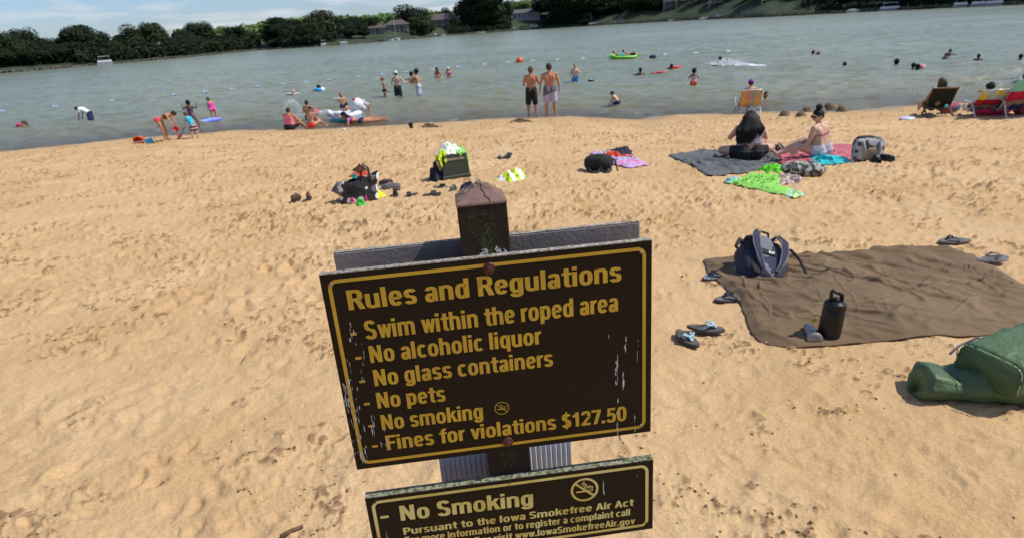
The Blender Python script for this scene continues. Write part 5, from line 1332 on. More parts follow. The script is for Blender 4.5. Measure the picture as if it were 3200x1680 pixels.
# ---------------------------------------------------------------- things on the beach
from mathutils import Euler
def vscale(px, py, z=None):
    p = ground(px, py); return FPX / (p - CAMPOS).dot(FW)
def poly_radius(pts, ang):
    """distance from the origin to a polygon in each direction"""
    P_ = [(a, b) for a, b in pts]; out = []
    for w in ang:
        dx_, dy_ = math.cos(w), math.sin(w); best = 0
        for (x0, y0), (x1, y1) in zip(P_, P_[1:] + P_[:1]):
            ex, ey = x1 - x0, y1 - y0; den = dx_ * ey - dy_ * ex
            if abs(den) < 1e-9: continue
            t = (x0 * ey - y0 * ex) / den; u = (x0 * dy_ - y0 * dx_) / den
            if t > 0 and -1e-6 <= u <= 1 + 1e-6: best = max(best, t)
        out.append(best)
    return np.array(out)
def ridged(x, y, seed, octs=3):
    return 1 - np.abs(fbm(x, y, seed, octs)) * 2.4
def cloth(name, px_pts, h, wr, wsc, m, label=None, cat='towel', group=None, K=180, J=40, edge=.03, aniso=(1, 1), rot=0.0, lift=.006, power=2.5, seed=1, parent=None, world_pts=None, fold=0.0, z0=None, thick=.006, crease=False):
    W_ = world_pts or [ground(*p) for p in px_pts]
    cx = sum(p.x for p in W_) / len(W_); cy = sum(p.y for p in W_) / len(W_)
    ang = np.linspace(0, 2 * math.pi, K, endpoint=False)
    R0 = poly_radius([(p.x - cx, p.y - cy) for p in W_], ang)
    R0 = (R0 + np.roll(R0, 1) + np.roll(R0, -1)) / 3
    R0 = R0 * (1 + edge * fbm(np.cos(ang) * 4 + seed, np.sin(ang) * 4, seed, 3))
    tt = np.linspace(0.0, 1, J); T_, A_ = np.meshgrid(tt, ang, indexing='ij')
    X = cx + np.cos(A_) * R0[None, :] * T_; Y = cy + np.sin(A_) * R0[None, :] * T_
    c_, s_ = math.cos(rot), math.sin(rot); U_ = ((X - cx) * c_ + (Y - cy) * s_) * wsc * aniso[0]; V_ = (-(X - cx) * s_ + (Y - cy) * c_) * wsc * aniso[1]
    wv = fbm(U_ * .4 + 3, V_ * .4, seed + 7, 2) * .9
    wr_ = np.clip(ridged(U_ + wv, V_ + wv * .7, seed, 2) - .45, 0, 1) * 1.8 + .35 * np.clip(ridged(U_ * 2.3 + wv, V_ * 2.3, seed + 3, 2) - .5, 0, 1)
    amp = np.clip(fbm(U_ * .25, V_ * .25, seed + 5, 2) + .65, .15, 1.3)
    base = np.maximum(z_soft(X, Y) + .012, z_sand(X, Y)) if z0 is None else np.full_like(X, z0)
    Zl = base + lift + h * (1 - T_ ** power) * (1 + fold * fbm(U_ * .8, V_ * .8, seed + 9, 3)) + wr * wr_ * amp * (1 - .55 * T_ ** 8)
    if crease:
        def line(a_, sx, sy, w_, sd):
            ca, sa = math.cos(a_), math.sin(a_); u_ = (X - cx) * ca + (Y - cy) * sa; v_ = -(X - cx) * sa + (Y - cy) * ca
            n_ = fbm(u_ * sx + .35 * fbm(u_ * 2, v_ * 2, sd + 4, 2), v_ * sy, sd, 2); return np.exp(-(n_ / w_) ** 2) * np.clip(fbm(u_ * .9, v_ * .9, sd + 2, 2) * 2.2 + .75, 0, 1)
        cz = .014 * line(2.35, .8, 3.4, .085, 301) + .012 * line(2.0, .7, 3.0, .07, 311) + .010 * line(.15, .7, 3.0, .06, 321) + .006 * line(2.6, 2.0, 9, .09, 331) + .004 * line(1.3, 3, 9, .09, 341)
        flat_ = z_soft(X, Y) + lift; Tb = np.clip((T_ - .93) / .07, 0, 1)
        cz = cz + .010 * line(2.6, 1.1, 5.0, .07, 381) + .009 * line(1.9, 1.3, 5.5, .07, 391) + .007 * line(.5, 1.2, 5.5, .07, 395)
        Zl = (flat_ + cz * 1.6 + .012 * fbm(X * 1.7, Y * 1.7, 351, 2) + .004 * fbm(X * 9, Y * 9, 361, 2)) * (1 - Tb) + (z_soft(X, Y) + .012 + .006 * fbm(X * 9, Y * 9, 371, 2)) * Tb
        Zl = np.maximum(Zl, np.where(T_ < .985, z_sand(X, Y) + .007, Zl))
    if z0 is None and not crease: # cloth does not follow every dent
        sm = np.stack([z_base(shore_s(X, Y))], 0)[0]; Zl = np.maximum(Zl, sm + lift + h * (1 - T_ ** power))
    X = np.concatenate([X, X[:, :1]], 1); Y = np.concatenate([Y, Y[:, :1]], 1); Zl = np.concatenate([Zl, Zl[:, :1]], 1)
    px_, py_ = (cx, cy); pz = float(Zl.min())
    me = grid_mesh(name, X - px_, Y - py_, Zl - pz)
    me.flip_normals()
    o = link(name, me, m, parent); o.location = (px_, py_, pz)
    if parent is not None: o.location = Vector(o.location) - parent.location
    sl = o.modifiers.new('thick', 'SOLIDIFY'); sl.thickness = thick; sl.offset = -1
    if label: tag(o, label, cat, group)
    return o

def softbox(b, c, size, e=4.0, M=None, n=22, m_=14, wr=0.0, wsc=6, seed=0, taper=0.0, sag=0.0):
    """rounded, slightly wrinkled block"""
    base = len(b.v)
    for i in range(m_ + 1):
        ph = -math.pi / 2 + math.pi * i / m_; cz, sz = math.cos(ph), math.sin(ph)
        f = lambda v, p: math.copysign(abs(v) ** (2 / p), v)
        for j in range(n):
            th = 2 * math.pi * j / n; x, y, z = f(math.cos(th), e) * f(cz, e), f(math.sin(th), e) * f(cz, e), f(sz, e)
            k = 1 - taper * (z + 1) / 2
            p = Vector((x * size[0] / 2 * k, y * size[1] / 2 * k, z * size[2] / 2))
            if wr: p += Vector((x, y, z)) * wr * (mnoise.noise(p * wsc + Vector((seed, seed, 0))) + .6 * mnoise.noise(p * wsc * 2.7 + Vector((0, seed, 5))))
            if sag: p.z -= sag * (1 - x * x) * (z > 0)
            if M is not None: p = M @ p
            b.v.append(tuple(p + Vector(c)))
    for i in range(m_):
        for j in range(n): b.f.append((base + i * n + j, base + i * n + (j + 1) % n, base + (i + 1) * n + (j + 1) % n, base + (i + 1) * n + j))
    return b
def EU(rx, ry, rz): return Euler((rad(rx), rad(ry), rad(rz))).to_matrix()

# ---- sandals, shoes
RUB = mat('rubber_black', (0.022, 0.022, 0.024), .6, (0.035, 0.033, 0.03), 30, .3, 150, bdist=.002); RUBG = mat('rubber_grey', (0.16, 0.145, 0.14), .55, (0.08, 0.07, 0.066), 20, .3, 150, bdist=.002)
INSOLE = mat('insole_brown', (0.10, 0.08, 0.065), .8, (0.05, 0.04, 0.033), 25, .3, 150, bdist=.002); STRAPB = mat('strap_pale_blue', (0.45, 0.58, 0.62), .7, (0.12, 0.25, 0.30), 55, contrast=(.45, .55)); STRAPK = mat('strap_black', (0.015, 0.015, 0.017), .5)
TANL = mat('leather_brown', (0.12, 0.06, 0.035), .7, (0.06, 0.03, 0.02), 20, .4); SHOEG = mat('shoe_grey', (0.22, 0.21, 0.20), .6, (0.10, 0.09, 0.085), 25, .4); PATCHB = mat('sole_print', (0.30, 0.34, 0.38), .6, (0.03, 0.03, 0.035), 60, contrast=(.45, .5))
def outline(L, w):
    o = []
    for i in range(26):
        t = 2 * math.pi * i / 26; x = math.cos(t) * L / 2; y = math.sin(t) * w / 2 * (1.0 + .16 * math.cos(t) - .20 * math.cos(2 * t) * .6); o.append((x, y + .006 * math.cos(t * 2)))
    return o
def sandal(px, py, head, label, sole=RUB, top=INSOLE, strap=STRAPK, L=.27, tilt=(0, 0), kind='thong', group=None, lift=.0, up=False):
    """head: direction of the toes in degrees, 0 = right, 90 = away"""
    p = ground(px, py); p.z = max(zs(p.x, p.y), zb(p.x, p.y)) + .004 + lift
    root = empty('sandal', p, rad(head)); root.rotation_euler = (rad(tilt[0]), rad(tilt[1]), rad(head)); tag(root, label, 'sandal', group)
    w = L * .37; o_ = outline(L, w)
    b = MB(); b.prism([(x, y, 0.002 * abs(x) / L) for x, y in o_], (0, 0, .016)); b.build('sole', sole, root, bevel=.004)
    b = MB(); b.prism([(x * .93, y * .9, .0165) for x, y in o_], (0, 0, .005)); b.build('footbed', top, root, bevel=.002)
    if kind == 'thong':
        for sg in (-1, 1):
            pts = [Vector((L * .27, 0, .022)), Vector((L * .20, sg * w * .10, .045)), Vector((L * .06, sg * w * .32, .052)), Vector((-L * .06, sg * w * .45, .02))]
            b = MB()
            for i in range(3):
                a, c = pts[i], pts[i + 1]; ww = (.012, .022, .028, .024); 
            vs_ = []; 
            for i, q_ in enumerate(pts):
                t = (pts[min(i + 1, 3)] - pts[max(i - 1, 0)]).normalized(); sd_ = t.cross(Vector((0, 0, 1))).normalized(); ww = (.006, .011, .015, .013)[i]
                vs_ += [q_ - sd_ * ww, q_ + sd_ * ww, q_ + sd_ * ww + Vector((0, 0, .004)), q_ - sd_ * ww + Vector((0, 0, .004))]
            fs = [(0, 1, 2, 3), (12, 15, 14, 13)]
            for i in range(3):
                for j in range(4): fs.append((i * 4 + j, (i + 1) * 4 + j, (i + 1) * 4 + (j + 1) % 4, i * 4 + (j + 1) % 4))
            b.add(vs_, fs); b.build('strap', strap, root, bevel=.0015, sub=1)
    else:
        b = MB(); n = 11; vs_ = []
        for i in range(n):
            t = math.pi * i / (n - 1); y = -math.cos(t) * w * .52; z = .006 + math.sin(t) * .055
            for x, r_ in ((-L * .02, 0), (L * .22, 0), (L * .22, .004), (-L * .02, .004)): vs_.append((x, y * (1 + r_ * 3), z + r_))
        fs = [(0, 1, 2, 3), tuple((n - 1) * 4 + k for k in (3, 2, 1, 0))]
        for i in range(n - 1):
            for j in range(4): fs.append((i * 4 + j, (i + 1) * 4 + j, (i + 1) * 4 + (j + 1) % 4, i * 4 + (j + 1) % 4))
        b.add(vs_, fs); b.build('strap', strap, root)
    return root
def shoe(px, py, head, label, body=SHOEG, sole=RUB, L=.27, lace=None, group=None, tilt=(0, 0)):
    p = ground(px, py); p.z = max(zs(p.x, p.y), zb(p.x, p.y)) + .002
    root = empty('shoe', p, 0); root.rotation_euler = (rad(tilt[0]), rad(tilt[1]), rad(head)); tag(root, label, 'shoe', group)
    w = L * .38; o_ = outline(L, w)
    b = MB(); b.prism([(x, y, 0) for x, y in o_], (0, 0, .024)); b.build('sole', sole, root, bevel=.005)
    b = MB(); n = 18; prof = []
    for i in range(12):
        t = i / 11; x = L * (.47 - .94 * t); hh = (.045 + .055 * min(t * 1.7, 1) ** 1.2) * (1 if t < .95 else .8); ww = w * .46 * (math.sin(math.pi * min(max(t * .85 + .12, 0), 1))) ** .45
        prof.append((x, ww, hh))
    vs_ = []
    for x, ww, hh in prof:
        for j in range(n):
            a = math.pi * j / (n - 1); vs_.append((x, -math.cos(a) * ww, .022 + math.sin(a) ** .8 * hh if not (x < -L * .02 and .25 < j / (n - 1) < .75) else .022 + hh * .45))
    fs = [(i * n + j, i * n + j + 1, (i + 1) * n + j + 1, (i + 1) * n + j) for i in range(11) for j in range(n - 1)]
    b.add(vs_, fs); o = b.build('upper', body, root, smooth=True); so = o.modifiers.new('s', 'SOLIDIFY'); so.thickness = .004
    b = MB()
    for k in range(3): b.tube([(L * (.18 - .07 * k), -w * .2, .085 + .008 * k), (L * (.18 - .07 * k), 0, .098 + .006 * k), (L * (.18 - .07 * k), w * .2, .085 + .008 * k)], .004, 5)
    b.build('laces', lace or STRAPK, root)
    return root

# ---- big olive blanket and what lies on it
OLIVE = mat('blanket_olive', (0.175, 0.115, 0.058), .9, (0.120, 0.076, 0.037), 2.2, .5, 160, bdist=.003, contrast=(.3, .7))
bl = cloth('olive_blanket', [(2198, 818), (2330, 812), (2520, 802), (2700, 792), (2835, 774), (2965, 776), (3060, 806), (3200, 895), (3330, 985), (3230, 1035), (3000, 1058), (2800, 1070), (2600, 1086), (2480, 1090), (2400, 1078), (2362, 1065), (2340, 1020), (2310, 950), (2240, 880), (2215, 858)],
           .014, .048, 5.2, OLIVE, 'large wrinkled olive brown blanket spread on the sand at the right', 'blanket', K=320, J=140, edge=.02, aniso=(1.0, .45), rot=.75, power=14, seed=12, lift=.034, thick=.008, crease=True)
def on_cloth(px, py, up=.03):
    p = ground(px, py); p.z = max(zs(p.x, p.y), zb(p.x, p.y)) + up; return p
NAVY = cm('pack_navy', (0.020, 0.022, 0.055)); PGREY = cm('pack_grey', (0.16, 0.16, 0.19)); PBLK = cm('pack_black', (0.014, 0.014, 0.016)); PIPE = cm('pack_piping', (0.28, 0.28, 0.29)); WHT = mat('print_white', (.7, .7, .7), .6)
p = on_cloth(2402, 893, .03); sc_ = 1.04
bp_ = empty('backpack', p, rad(-12)); tag(bp_, 'navy, grey and black backpack sitting upright on the olive blanket, straps toward the camera', 'backpack')
TB = EU(-60, 20, 8)
def tb(x, y, z): return TB @ Vector((x * sc_, y * sc_, z * sc_))
b = MB(); softbox(b, tb(0, .10, .20), (.36 * sc_, .24 * sc_, .40 * sc_), 3.2, TB, 26, 16, .014, 9, 3); b.build('pack_body', NAVY, bp_, True)
b = MB(); softbox(b, tb(0, .19, .17), (.27 * sc_, .12 * sc_, .28 * sc_), 3, TB, 20, 12, .010, 9, 8); b.build('front_pocket', PBLK, bp_, True)
b = MB(); softbox(b, tb(0, .0, .29), (.13 * sc_, .035 * sc_, .24 * sc_), 3, TB); b.build('back_pad', PGREY, bp_, True)
b = MB(); softbox(b, tb(0, .005, .12), (.11 * sc_, .035 * sc_, .12 * sc_), 3, TB); b.build('back_pad', PGREY, bp_, True)
b = MB(); softbox(b, tb(-.09, .005, .20), (.10 * sc_, .03 * sc_, .36 * sc_), 3, TB); softbox(b, tb(.09, .005, .20), (.10 * sc_, .03 * sc_, .36 * sc_), 3, TB); b.build('mesh_pad', PBLK, bp_, True)
b = MB(); softbox(b, tb(0, .10, .405), (.26 * sc_, .17 * sc_, .06 * sc_), 3, TB, 18, 10, .01, 12, 2); b.build('top_flap', PBLK, bp_, True)
def strip(name, pts, ww, th, m, parent, nrm=Vector((0, -1, 0))):
    b = MB(); vs_ = []
    for i, q_ in enumerate(pts):
        t = (pts[min(i + 1, len(pts) - 1)] - pts[max(i - 1, 0)]).normalized(); sd_ = t.cross(nrm).normalized(); up_ = sd_.cross(t).normalized(); w_ = ww[i] if isinstance(ww, (list, tuple)) else ww
        vs_ += [q_ - sd_ * w_, q_ + sd_ * w_, q_ + sd_ * w_ + up_ * th, q_ - sd_ * w_ + up_ * th]
    k = len(pts); fs = [(0, 1, 2, 3), tuple((k - 1) * 4 + j for j in (3, 2, 1, 0))]
    for i in range(k - 1):
        for j in range(4): fs.append((i * 4 + j, (i + 1) * 4 + j, (i + 1) * 4 + (j + 1) % 4, i * 4 + (j + 1) % 4))
    b.add(vs_, fs); return b.build(name, m, parent, smooth=True, bevel=.003, sub=1)
for sg in (-1, 1):
    pts = [tb(sg * .055, .02, .39), tb(sg * .085, -.040, .40), tb(sg * .115, -.060, .34), tb(sg * .115, -.055, .24), tb(sg * .085, -.040, .13), tb(sg * .05, -.02, .06)]
    st_ = strip('shoulder_strap', pts, [.018, .026, .030, .028, .018, .008], .012, NAVY, bp_, TB @ Vector((0, -1, 0)))
    for e_ in (-1, 1):
        b = MB(); b.tube([q_ + (TB @ Vector((e_ * w_, -.007, 0))) for q_, w_ in zip(pts, (.018, .026, .030, .028, .018, .008))], .0035, 6); b.build('piping', PIPE, st_)
b = MB(); b.tube([tb(.145, .04, .35), tb(.21, .0, .35), tb(.255, -.02, .26), tb(.29, -.03, .12), tb(.30, -.03, .055)], [.016, .013, .011, .010, .016], 7); b.build('loose_strap', PBLK, bp_, True)
b = MB(); b.tube([tb(-.15, .05, .33), tb(-.215, .0, .30), tb(-.25, .0, .22), tb(-.22, .0, .17)], [.012, .018, .014, .006], 7); b.build('loose_strap', PBLK, bp_, True)
b = MB(); b.tube([tb(-.04, .02, .42), tb(-.03, -.0, .455), tb(.03, -.0, .455), tb(.04, .02, .42)], .010, 7); b.build('haul_loop', PBLK, bp_, True)
b = MB(); b.box(tb(0, -.022, .235), (.13 * sc_, .010, .045 * sc_), TB); pt = b.build('chest_patch', PBLK, bp_, bevel=.003)
b = MB(); MF = TB
for j, ch in enumerate(('B', 'P')):
    gl_ = G['P'][0] if ch == 'P' else gR(0, 0, .21, 1) + gA(.28, .75, .27, .25, -90, 90, .18, .14) + gA(.30, .27, .30, .29, -90, 90, .2, .14) + gR(.2, .86, .3, 1) + gR(.2, 0, .32, .14) + gR(.2, .45, .3, .57)
    for q_, pl in enumerate(gl_):
        b.add([tb(.002 + j * .026 + u * .034, -.0275 - .0001 * (q_ % 6), .222 + v * .026) for u, v in pl][::1], [tuple(range(len(pl)))])
b.build('patch_print', WHT, pt)
pt.children[-1].location = (0, 0, 0)
b = MB(); b.tube([tb(-.02, -.02, .05), tb(.005, -.035, -.005), tb(.02, -.03, .03)], .006, 6); b.build('buckle', mat('metal_buckle', (.6, .55, .5), .3, metal=.8), bp_)
# rolled bottle by the pack
p = on_cloth(2318, 858, .045); tu = empty('bottle_can', p, rad(35)); tag(tu, 'blue and red cylinder lying beside the backpack on the blanket edge', 'bottle')
b = MB(); M_ = EU(0, 90, 0); b.lathe([(.032, -.09), (.035, -.085), (.035, .085), (.03, .09)], 18, M_); b.build('can_body', cm('can_blue', (.22, .28, .42), .4), tu, True)
b = MB(); b.lathe([(.0355, -.03), (.0355, .06)], 18, M_, cap=False); b.build('red_band', cm('can_red', (.55, .07, .03), .4), tu, True)
b = MB(); b.lathe([(.022, -.096), (.022, -.088)], 14, M_); b.build('lid', PBLK, tu)
# black insulated jug
p = on_cloth(2586, 1063, .012); JB = mat('jug_black', (0.012, 0.012, 0.013), .38, (0.011, 0.010, 0.010), 6, .1, 60, spec=.3)
ju = empty('insulated_jug', p, rad(10)); tag(ju, 'tall black insulated jug with a carry handle standing at the near edge of the blanket', 'jug')
b = MB(); b.lathe([(.058, 0), (.0645, .006), (.0655, .05), (.064, .20), (.0635, .215), (.0605, .217), (.0605, .222), (.0640, .225), (.0635, .25), (.058, .265), (.05, .27)], 30); b.build('body', JB, ju, True)
b = MB(); b.lathe([(.050, .266), (.050, .272), (.034, .276), (.02, .277)], 26); b.lathe([(.022, .27), (.022, .292), (.018, .296)], 14, Matrix.Translation((0, 0, 0)).to_3x3()); b.build('lid', JB, ju, True)
b = MB(); b.tube([(.040, .0, .262), (.034, 0, .315), (-.040, -.0, .352), (-.046, 0, .335)], [.013, .0125, .011, .010], 8); b.tube([(-.045, 0, .345), (-.034, 0, .262)], [.010, .011], 8); b.build('handle', JB, ju, True)
ju.scale = (.98, .98, .90); ju.rotation_euler = (0, rad(4), rad(10))
ST_ = mat('steel_cup', (0.32, 0.31, 0.31), .3, (.2, .19, .18), 12, metal=.8); CLR = mat('lid_clear', (.35, .33, .33), .15, (.2, .18, .18), 8)
p = on_cloth(2530, 1058, .046); tm = empty('steel_tumbler', p, rad(80)); tag(tm, 'small steel tumbler lying on its side left of the black jug', 'tumbler')
M_ = EU(0, -88, 0); b = MB(); b.lathe([(.028, -.06), (.030, -.055), (.040, .06), (.041, .075)], 22, M_); b.build('cup', ST_, tm, True)
b = MB(); b.lathe([(.042, .074), (.0435, .08), (.0435, .094), (.037, .099), (.015, .1)], 22, M_); b.build('lid', CLR, tm, True)
tm.rotation_euler = (0, rad(-4), rad(80)); 
p = on_cloth(2540, 1034, .07); yb = MB(); softbox(yb, (0, 0, 0), (.018, .014, .05), 2.5, EU(20, 25, 0)); yo = yb.build('yellow_whistle', mat('plastic_yellow', (.65, .62, .03), .4), None, True); yo.location = p; tag(yo, 'tiny yellow plastic tag sticking up behind the steel tumbler', 'tag')
sandal(2240, 872, 195, 'black flip-flop half on the near left corner of the blanket, pale sole print', RUB, PATCHB, STRAPK, .27, group='black flip-flops by the backpack')
sandal(2290, 940, 183, 'black flip-flop with ribbed footbed lying below the other at the blanket edge', RUB, RUBG, STRAPK, .28, group='black flip-flops by the backpack')
sandal(2205, 1032, 118, 'brown footbed sandal with pale blue straps, toes toward the camera', RUB, INSOLE, STRAPB, .24, group='blue strapped sandals').rotation_euler.z = rad(-65)
sandal(2145, 1062, -75, 'brown footbed sandal with pale blue straps pointing straight down the picture', RUB, INSOLE, STRAPB, .24, group='blue strapped sandals')
_s = [o for o in bpy.data.objects if o.name.startswith('sandal') and o.parent is None]
_s[-2].rotation_euler.z = rad(-22)
sandal(2980, 764, 178, 'grey flip-flop lying on sand above the far edge of the olive blanket', RUBG, RUBG, STRAPK, .30, group='grey flip-flops beyond the blanket')
sandal(3098, 822, 8, 'grey flip-flop resting on the far right edge of the olive blanket', RUBG, RUBG, RUBG, .30, group='grey flip-flops beyond the blanket', lift=.02)
# green bags at the right edge
GBAG = mat('green_nylon', (0.085, 0.145, 0.060), .50, (0.06, 0.105, 0.042), 3, .8, 11, spec=.4, bdist=.03)
g0 = on_cloth(2892, 1252, 0); g1 = on_cloth(3420, 1290, 0)
dv = Vector((g1.x - g0.x, g1.y - g0.y, 0)); L_ = dv.length; a_ = math.atan2(dv.y, dv.x)
gb1 = empty('folded_chair_bag', ((g0.x + g1.x) / 2, (g0.y + g1.y) / 2 + .10, (g0.z + g1.z) / 2), a_); tag(gb1, 'long green nylon bag lying on the sand at the right edge, under another', 'bag')
b = MB(); n1, n2 = 70, 26
for i in range(n1 + 1):
    t = i / n1; x = -L_ / 2 + L_ * t; cap_ = min(1, (t / .035) ** .5 if t < .035 else 1); r_h = (.078 - .010 * math.sin(t * 9)) * cap_; r_w = .115 * cap_
    for j in range(n2):
        w = 2 * math.pi * j / n2; yy = math.copysign(abs(math.cos(w)) ** .75, math.cos(w)); zz = math.copysign(abs(math.sin(w)) ** .75, math.sin(w))
        k = 1 + .13 * mnoise.noise(Vector((x * 7, yy * 2.5, zz * 2.5))) + .08 * mnoise.noise(Vector((x * 20, yy * 6, zz * 6)))
        pin = 1 - .35 * math.exp(-((t - .20) / .05) ** 2) * (zz > 0.2)
        b.v.append((x + .02 * zz, yy * r_w * k, r_h * (1 + zz * k * pin) - .005))
for i in range(n1):
    for j in range(n2): b.f.append((i * n2 + j, (i + 1) * n2 + j, (i + 1) * n2 + (j + 1) % n2, i * n2 + (j + 1) % n2))
b.f.append(tuple(range(n2))); b.build('bag_tube', GBAG, gb1, True)
b = MB(); b.tube([(-L_ / 2 + .16, .06, .19), (-L_ / 2 + .22, .12, .205), (-L_ / 2 + .30, .13, .25), (-L_ / 2 + .36, .05, .27)], .006, 7); b.build('cord', mat('cord_grey', (.2, .19, .24), .7), gb1, True)
g2 = on_cloth(3108, 1268, .0); gb2 = empty('folded_chair_bag', (g2.x + .17, g2.y + .15, g2.z - .045), a_ + rad(30)); tag(gb2, 'square mouthed green nylon bag lying across the longer one at the right edge', 'bag')
b = MB(); 
for i in range(41):
    t = i / 40; x = .0 + 1.2 * t; yb_ = 0; r_ = .135 + .02 * t; capk = 1.0
    for j in range(28):
        w = 2 * math.pi * j / 28; c_, s_ = math.cos(w), math.sin(w); ee = .42 if t < .25 else .62
        yy = math.copysign(abs(c_) ** ee, c_); zz = math.copysign(abs(s_) ** ee, s_)
        k = 1 + .07 * mnoise.noise(Vector((x * 6, yy * 2, zz * 2 + 4))) + .05 * mnoise.noise(Vector((x * 18, yy * 6, zz * 6)))
        b.v.append((x - .22 + .015 * zz, yb_ + yy * .15 * k - .03, .215 + .10 * t + zz * (.085 + .03 * t) * k))
for i in range(40):
    for j in range(28): b.f.append((i * 28 + j, (i + 1) * 28 + j, (i + 1) * 28 + (j + 1) % 28, i * 28 + (j + 1) % 28))
b.f.append(tuple(range(28))); b.build('bag_tube', GBAG, gb2, True)
b = MB(); 
for k in range(22):
    w0_ = 2 * math.pi * k / 22; c_, s_ = math.cos(w0_), math.sin(w0_); b.tube([(-.223, math.copysign(abs(c_) ** .42, c_) * .15 - .03, .215 + math.copysign(abs(s_) ** .42, s_) * .085), (-.226, math.copysign(abs(math.cos(w0_ + .2)) ** .42, math.cos(w0_ + .2)) * .152 - .03, .215 + math.copysign(abs(math.sin(w0_ + .2)) ** .42, math.sin(w0_ + .2)) * .087)], .003, 4)
b.build('hem_stitching', mat('hem_pale_green', (.22, .36, .18), .6), gb2)['kind'] = 'stuff'

# ---- cooler with towels
CG = mat('cooler_green', (0.022, 0.035, 0.025), .35, (0.03, 0.045, 0.03), 4, .1, 40, spec=.5); CT = mat('cooler_tan', (0.32, 0.25, 0.17), .5); LIME = cm('towel_lime', (0.30, 0.68, 0.10)); YEL = cm('towel_yellow', (0.62, 0.80, 0.02)); WTOW = cm('towel_white', (0.74, 0.80, 0.62), col2=(0.80, 0.82, 0.80), scale=5)
cgp = ground(1418, 560); cgp.z = zb(cgp.x, cgp.y)
csc = FPX / (cgp - CAMPOS).dot(FW); CW = 98 / csc
co = empty('cooler', cgp + Vector((0, CW * .3, 0)), rad(22)); tag(co, 'dark green cooler with tan lid catch, towels piled on its lid', 'cooler')
b = MB(); cw, cdp, chh = CW * .92, CW * .62, CW * .70
b.add([(x * cw * k / 2, y * cdp * k / 2, z) for z, k in ((0, 1.02), (.14 * chh, 1.04), (.17 * chh, .97), (.92 * chh, .90), (chh, .86)) for x, y in ((-1, -1), (1, -1), (1, 1), (-1, 1))],
      [(3, 2, 1, 0)] + [(i * 4 + j, i * 4 + (j + 1) % 4, (i + 1) * 4 + (j + 1) % 4, (i + 1) * 4 + j) for i in range(4) for j in range(4)] + [(16, 17, 18, 19)])
b.build('tub', CG, co, bevel=.02)
b = MB(); b.box((0, 0, chh * 1.03), (cw * .90, cdp * .92, .05)); b.build('lid', CG, co, bevel=.015)
b = MB(); b.box((0, -cdp * .45, chh * .90), (cw * .62, .025, .035)); b.box((0, -cdp * .20, chh * 1.1), (cw * .5, .03, .02)); b.build('lid_catch', CT, co, bevel=.006)
b = MB(); b.box((cw * .46, 0, chh * .60), (.03, cdp * .55, chh * .30)); b.build('side_recess', CG, co, bevel=.012)
b = MB(); b.tube([(cw * .49, -cdp * .28, chh * .52), (cw * .505, 0, chh * .46), (cw * .49, cdp * .28, chh * .52)], .010, 6); b.build('side_handle', mat('cooler_light', (.12, .14, .12), .4), co)
def heap(name, parent_pt, dims, m, label, seed, e=2.0, wr=.5, drape=None):
    """a dropped, crumpled towel: folded sheet layers pushed up into a mound"""
    n1, n2 = 72, 40; X = np.zeros((n2, n1 + 1)); Y = X.copy(); Z_ = X.copy()
    th = np.linspace(0, 2 * math.pi, n1 + 1); th[-1] = 0
    T_, A_ = np.meshgrid(np.linspace(0, 1, n2), th, indexing='ij')
    cu, cv = np.cos(A_) * T_, np.sin(A_) * T_
    R_ = 1 + .55 * fbm(np.cos(A_) * 1.9 + seed, np.sin(A_) * 1.9, seed, 3)
    f1 = ridged(cu * 2.1 + seed, cv * 3.4, seed + 1, 2); f2 = ridged(cu * 5.2 - cv * 2, cv * 4.5 + seed, seed + 2, 2)
    X = cu * dims[0] / 2 * R_; Y = cv * dims[1] / 2 * R_
    Z_ = dims[2] * ((1 - T_ ** 2.0) * (.30 + 1.1 * np.clip(f1, 0, 1) * wr + .5 * fbm(cu * 2.2 + seed, cv * 2.2, seed + 8, 2)) + .16 * np.clip(f2, 0, 1) * (1 - T_ ** 6)) 
    X = X + .035 * dims[0] * f2; Y = Y + .07 * dims[1] * f1
    if drape is not None: Z_ = Z_ - drape * np.clip(T_ - .55, 0, 1) ** 1.2 * 2.2 * np.clip(.4 + fbm(np.cos(A_) * 2 + 9, np.sin(A_) * 2, seed + 4, 2) * 1.2, 0, 1.2)
    else: Z_ = np.maximum(Z_, .004)
    me = grid_mesh(name, X, Y, Z_); me.flip_normals(); o = link(name, me, m); o.location = parent_pt
    s_ = o.modifiers.new('t', 'SOLIDIFY'); s_.thickness = .008; s_.offset = -1
    return o
def rel(o, x, y, z): return o.location + RZ(o.rotation_euler.z) @ Vector((x, y, z))
o = heap('beach_towel', rel(co, -.02, .02, chh * 1.13), (cw * .78, cdp * 1.0, .17), WTOW, '', 4); tag(o, 'white and pale yellow towel bunched on top of the cooler lid', 'towel')
o = heap('beach_towel', rel(co, cw * .25, -.03, chh * 1.12), (cw * .62, cdp * .95, .10), LIME, '', 9, drape=.20); tag(o, 'lime green towel hanging over the right side of the cooler', 'towel')
o = heap('beach_towel', rel(co, -cw * .42, -cdp * .18, chh * 1.04), (cw * .42, cdp * .7, .12), YEL, '', 14, drape=.24); tag(o, 'neon yellow towel hanging over the left side of the cooler', 'towel')
o = heap('backpack', rel(co, -cw * .66, .0, 0), (.24, .26, .33), NAVY, '', 21); tag(o, 'dark navy bag squeezed between the cooler and its shadow, left side', 'bag')
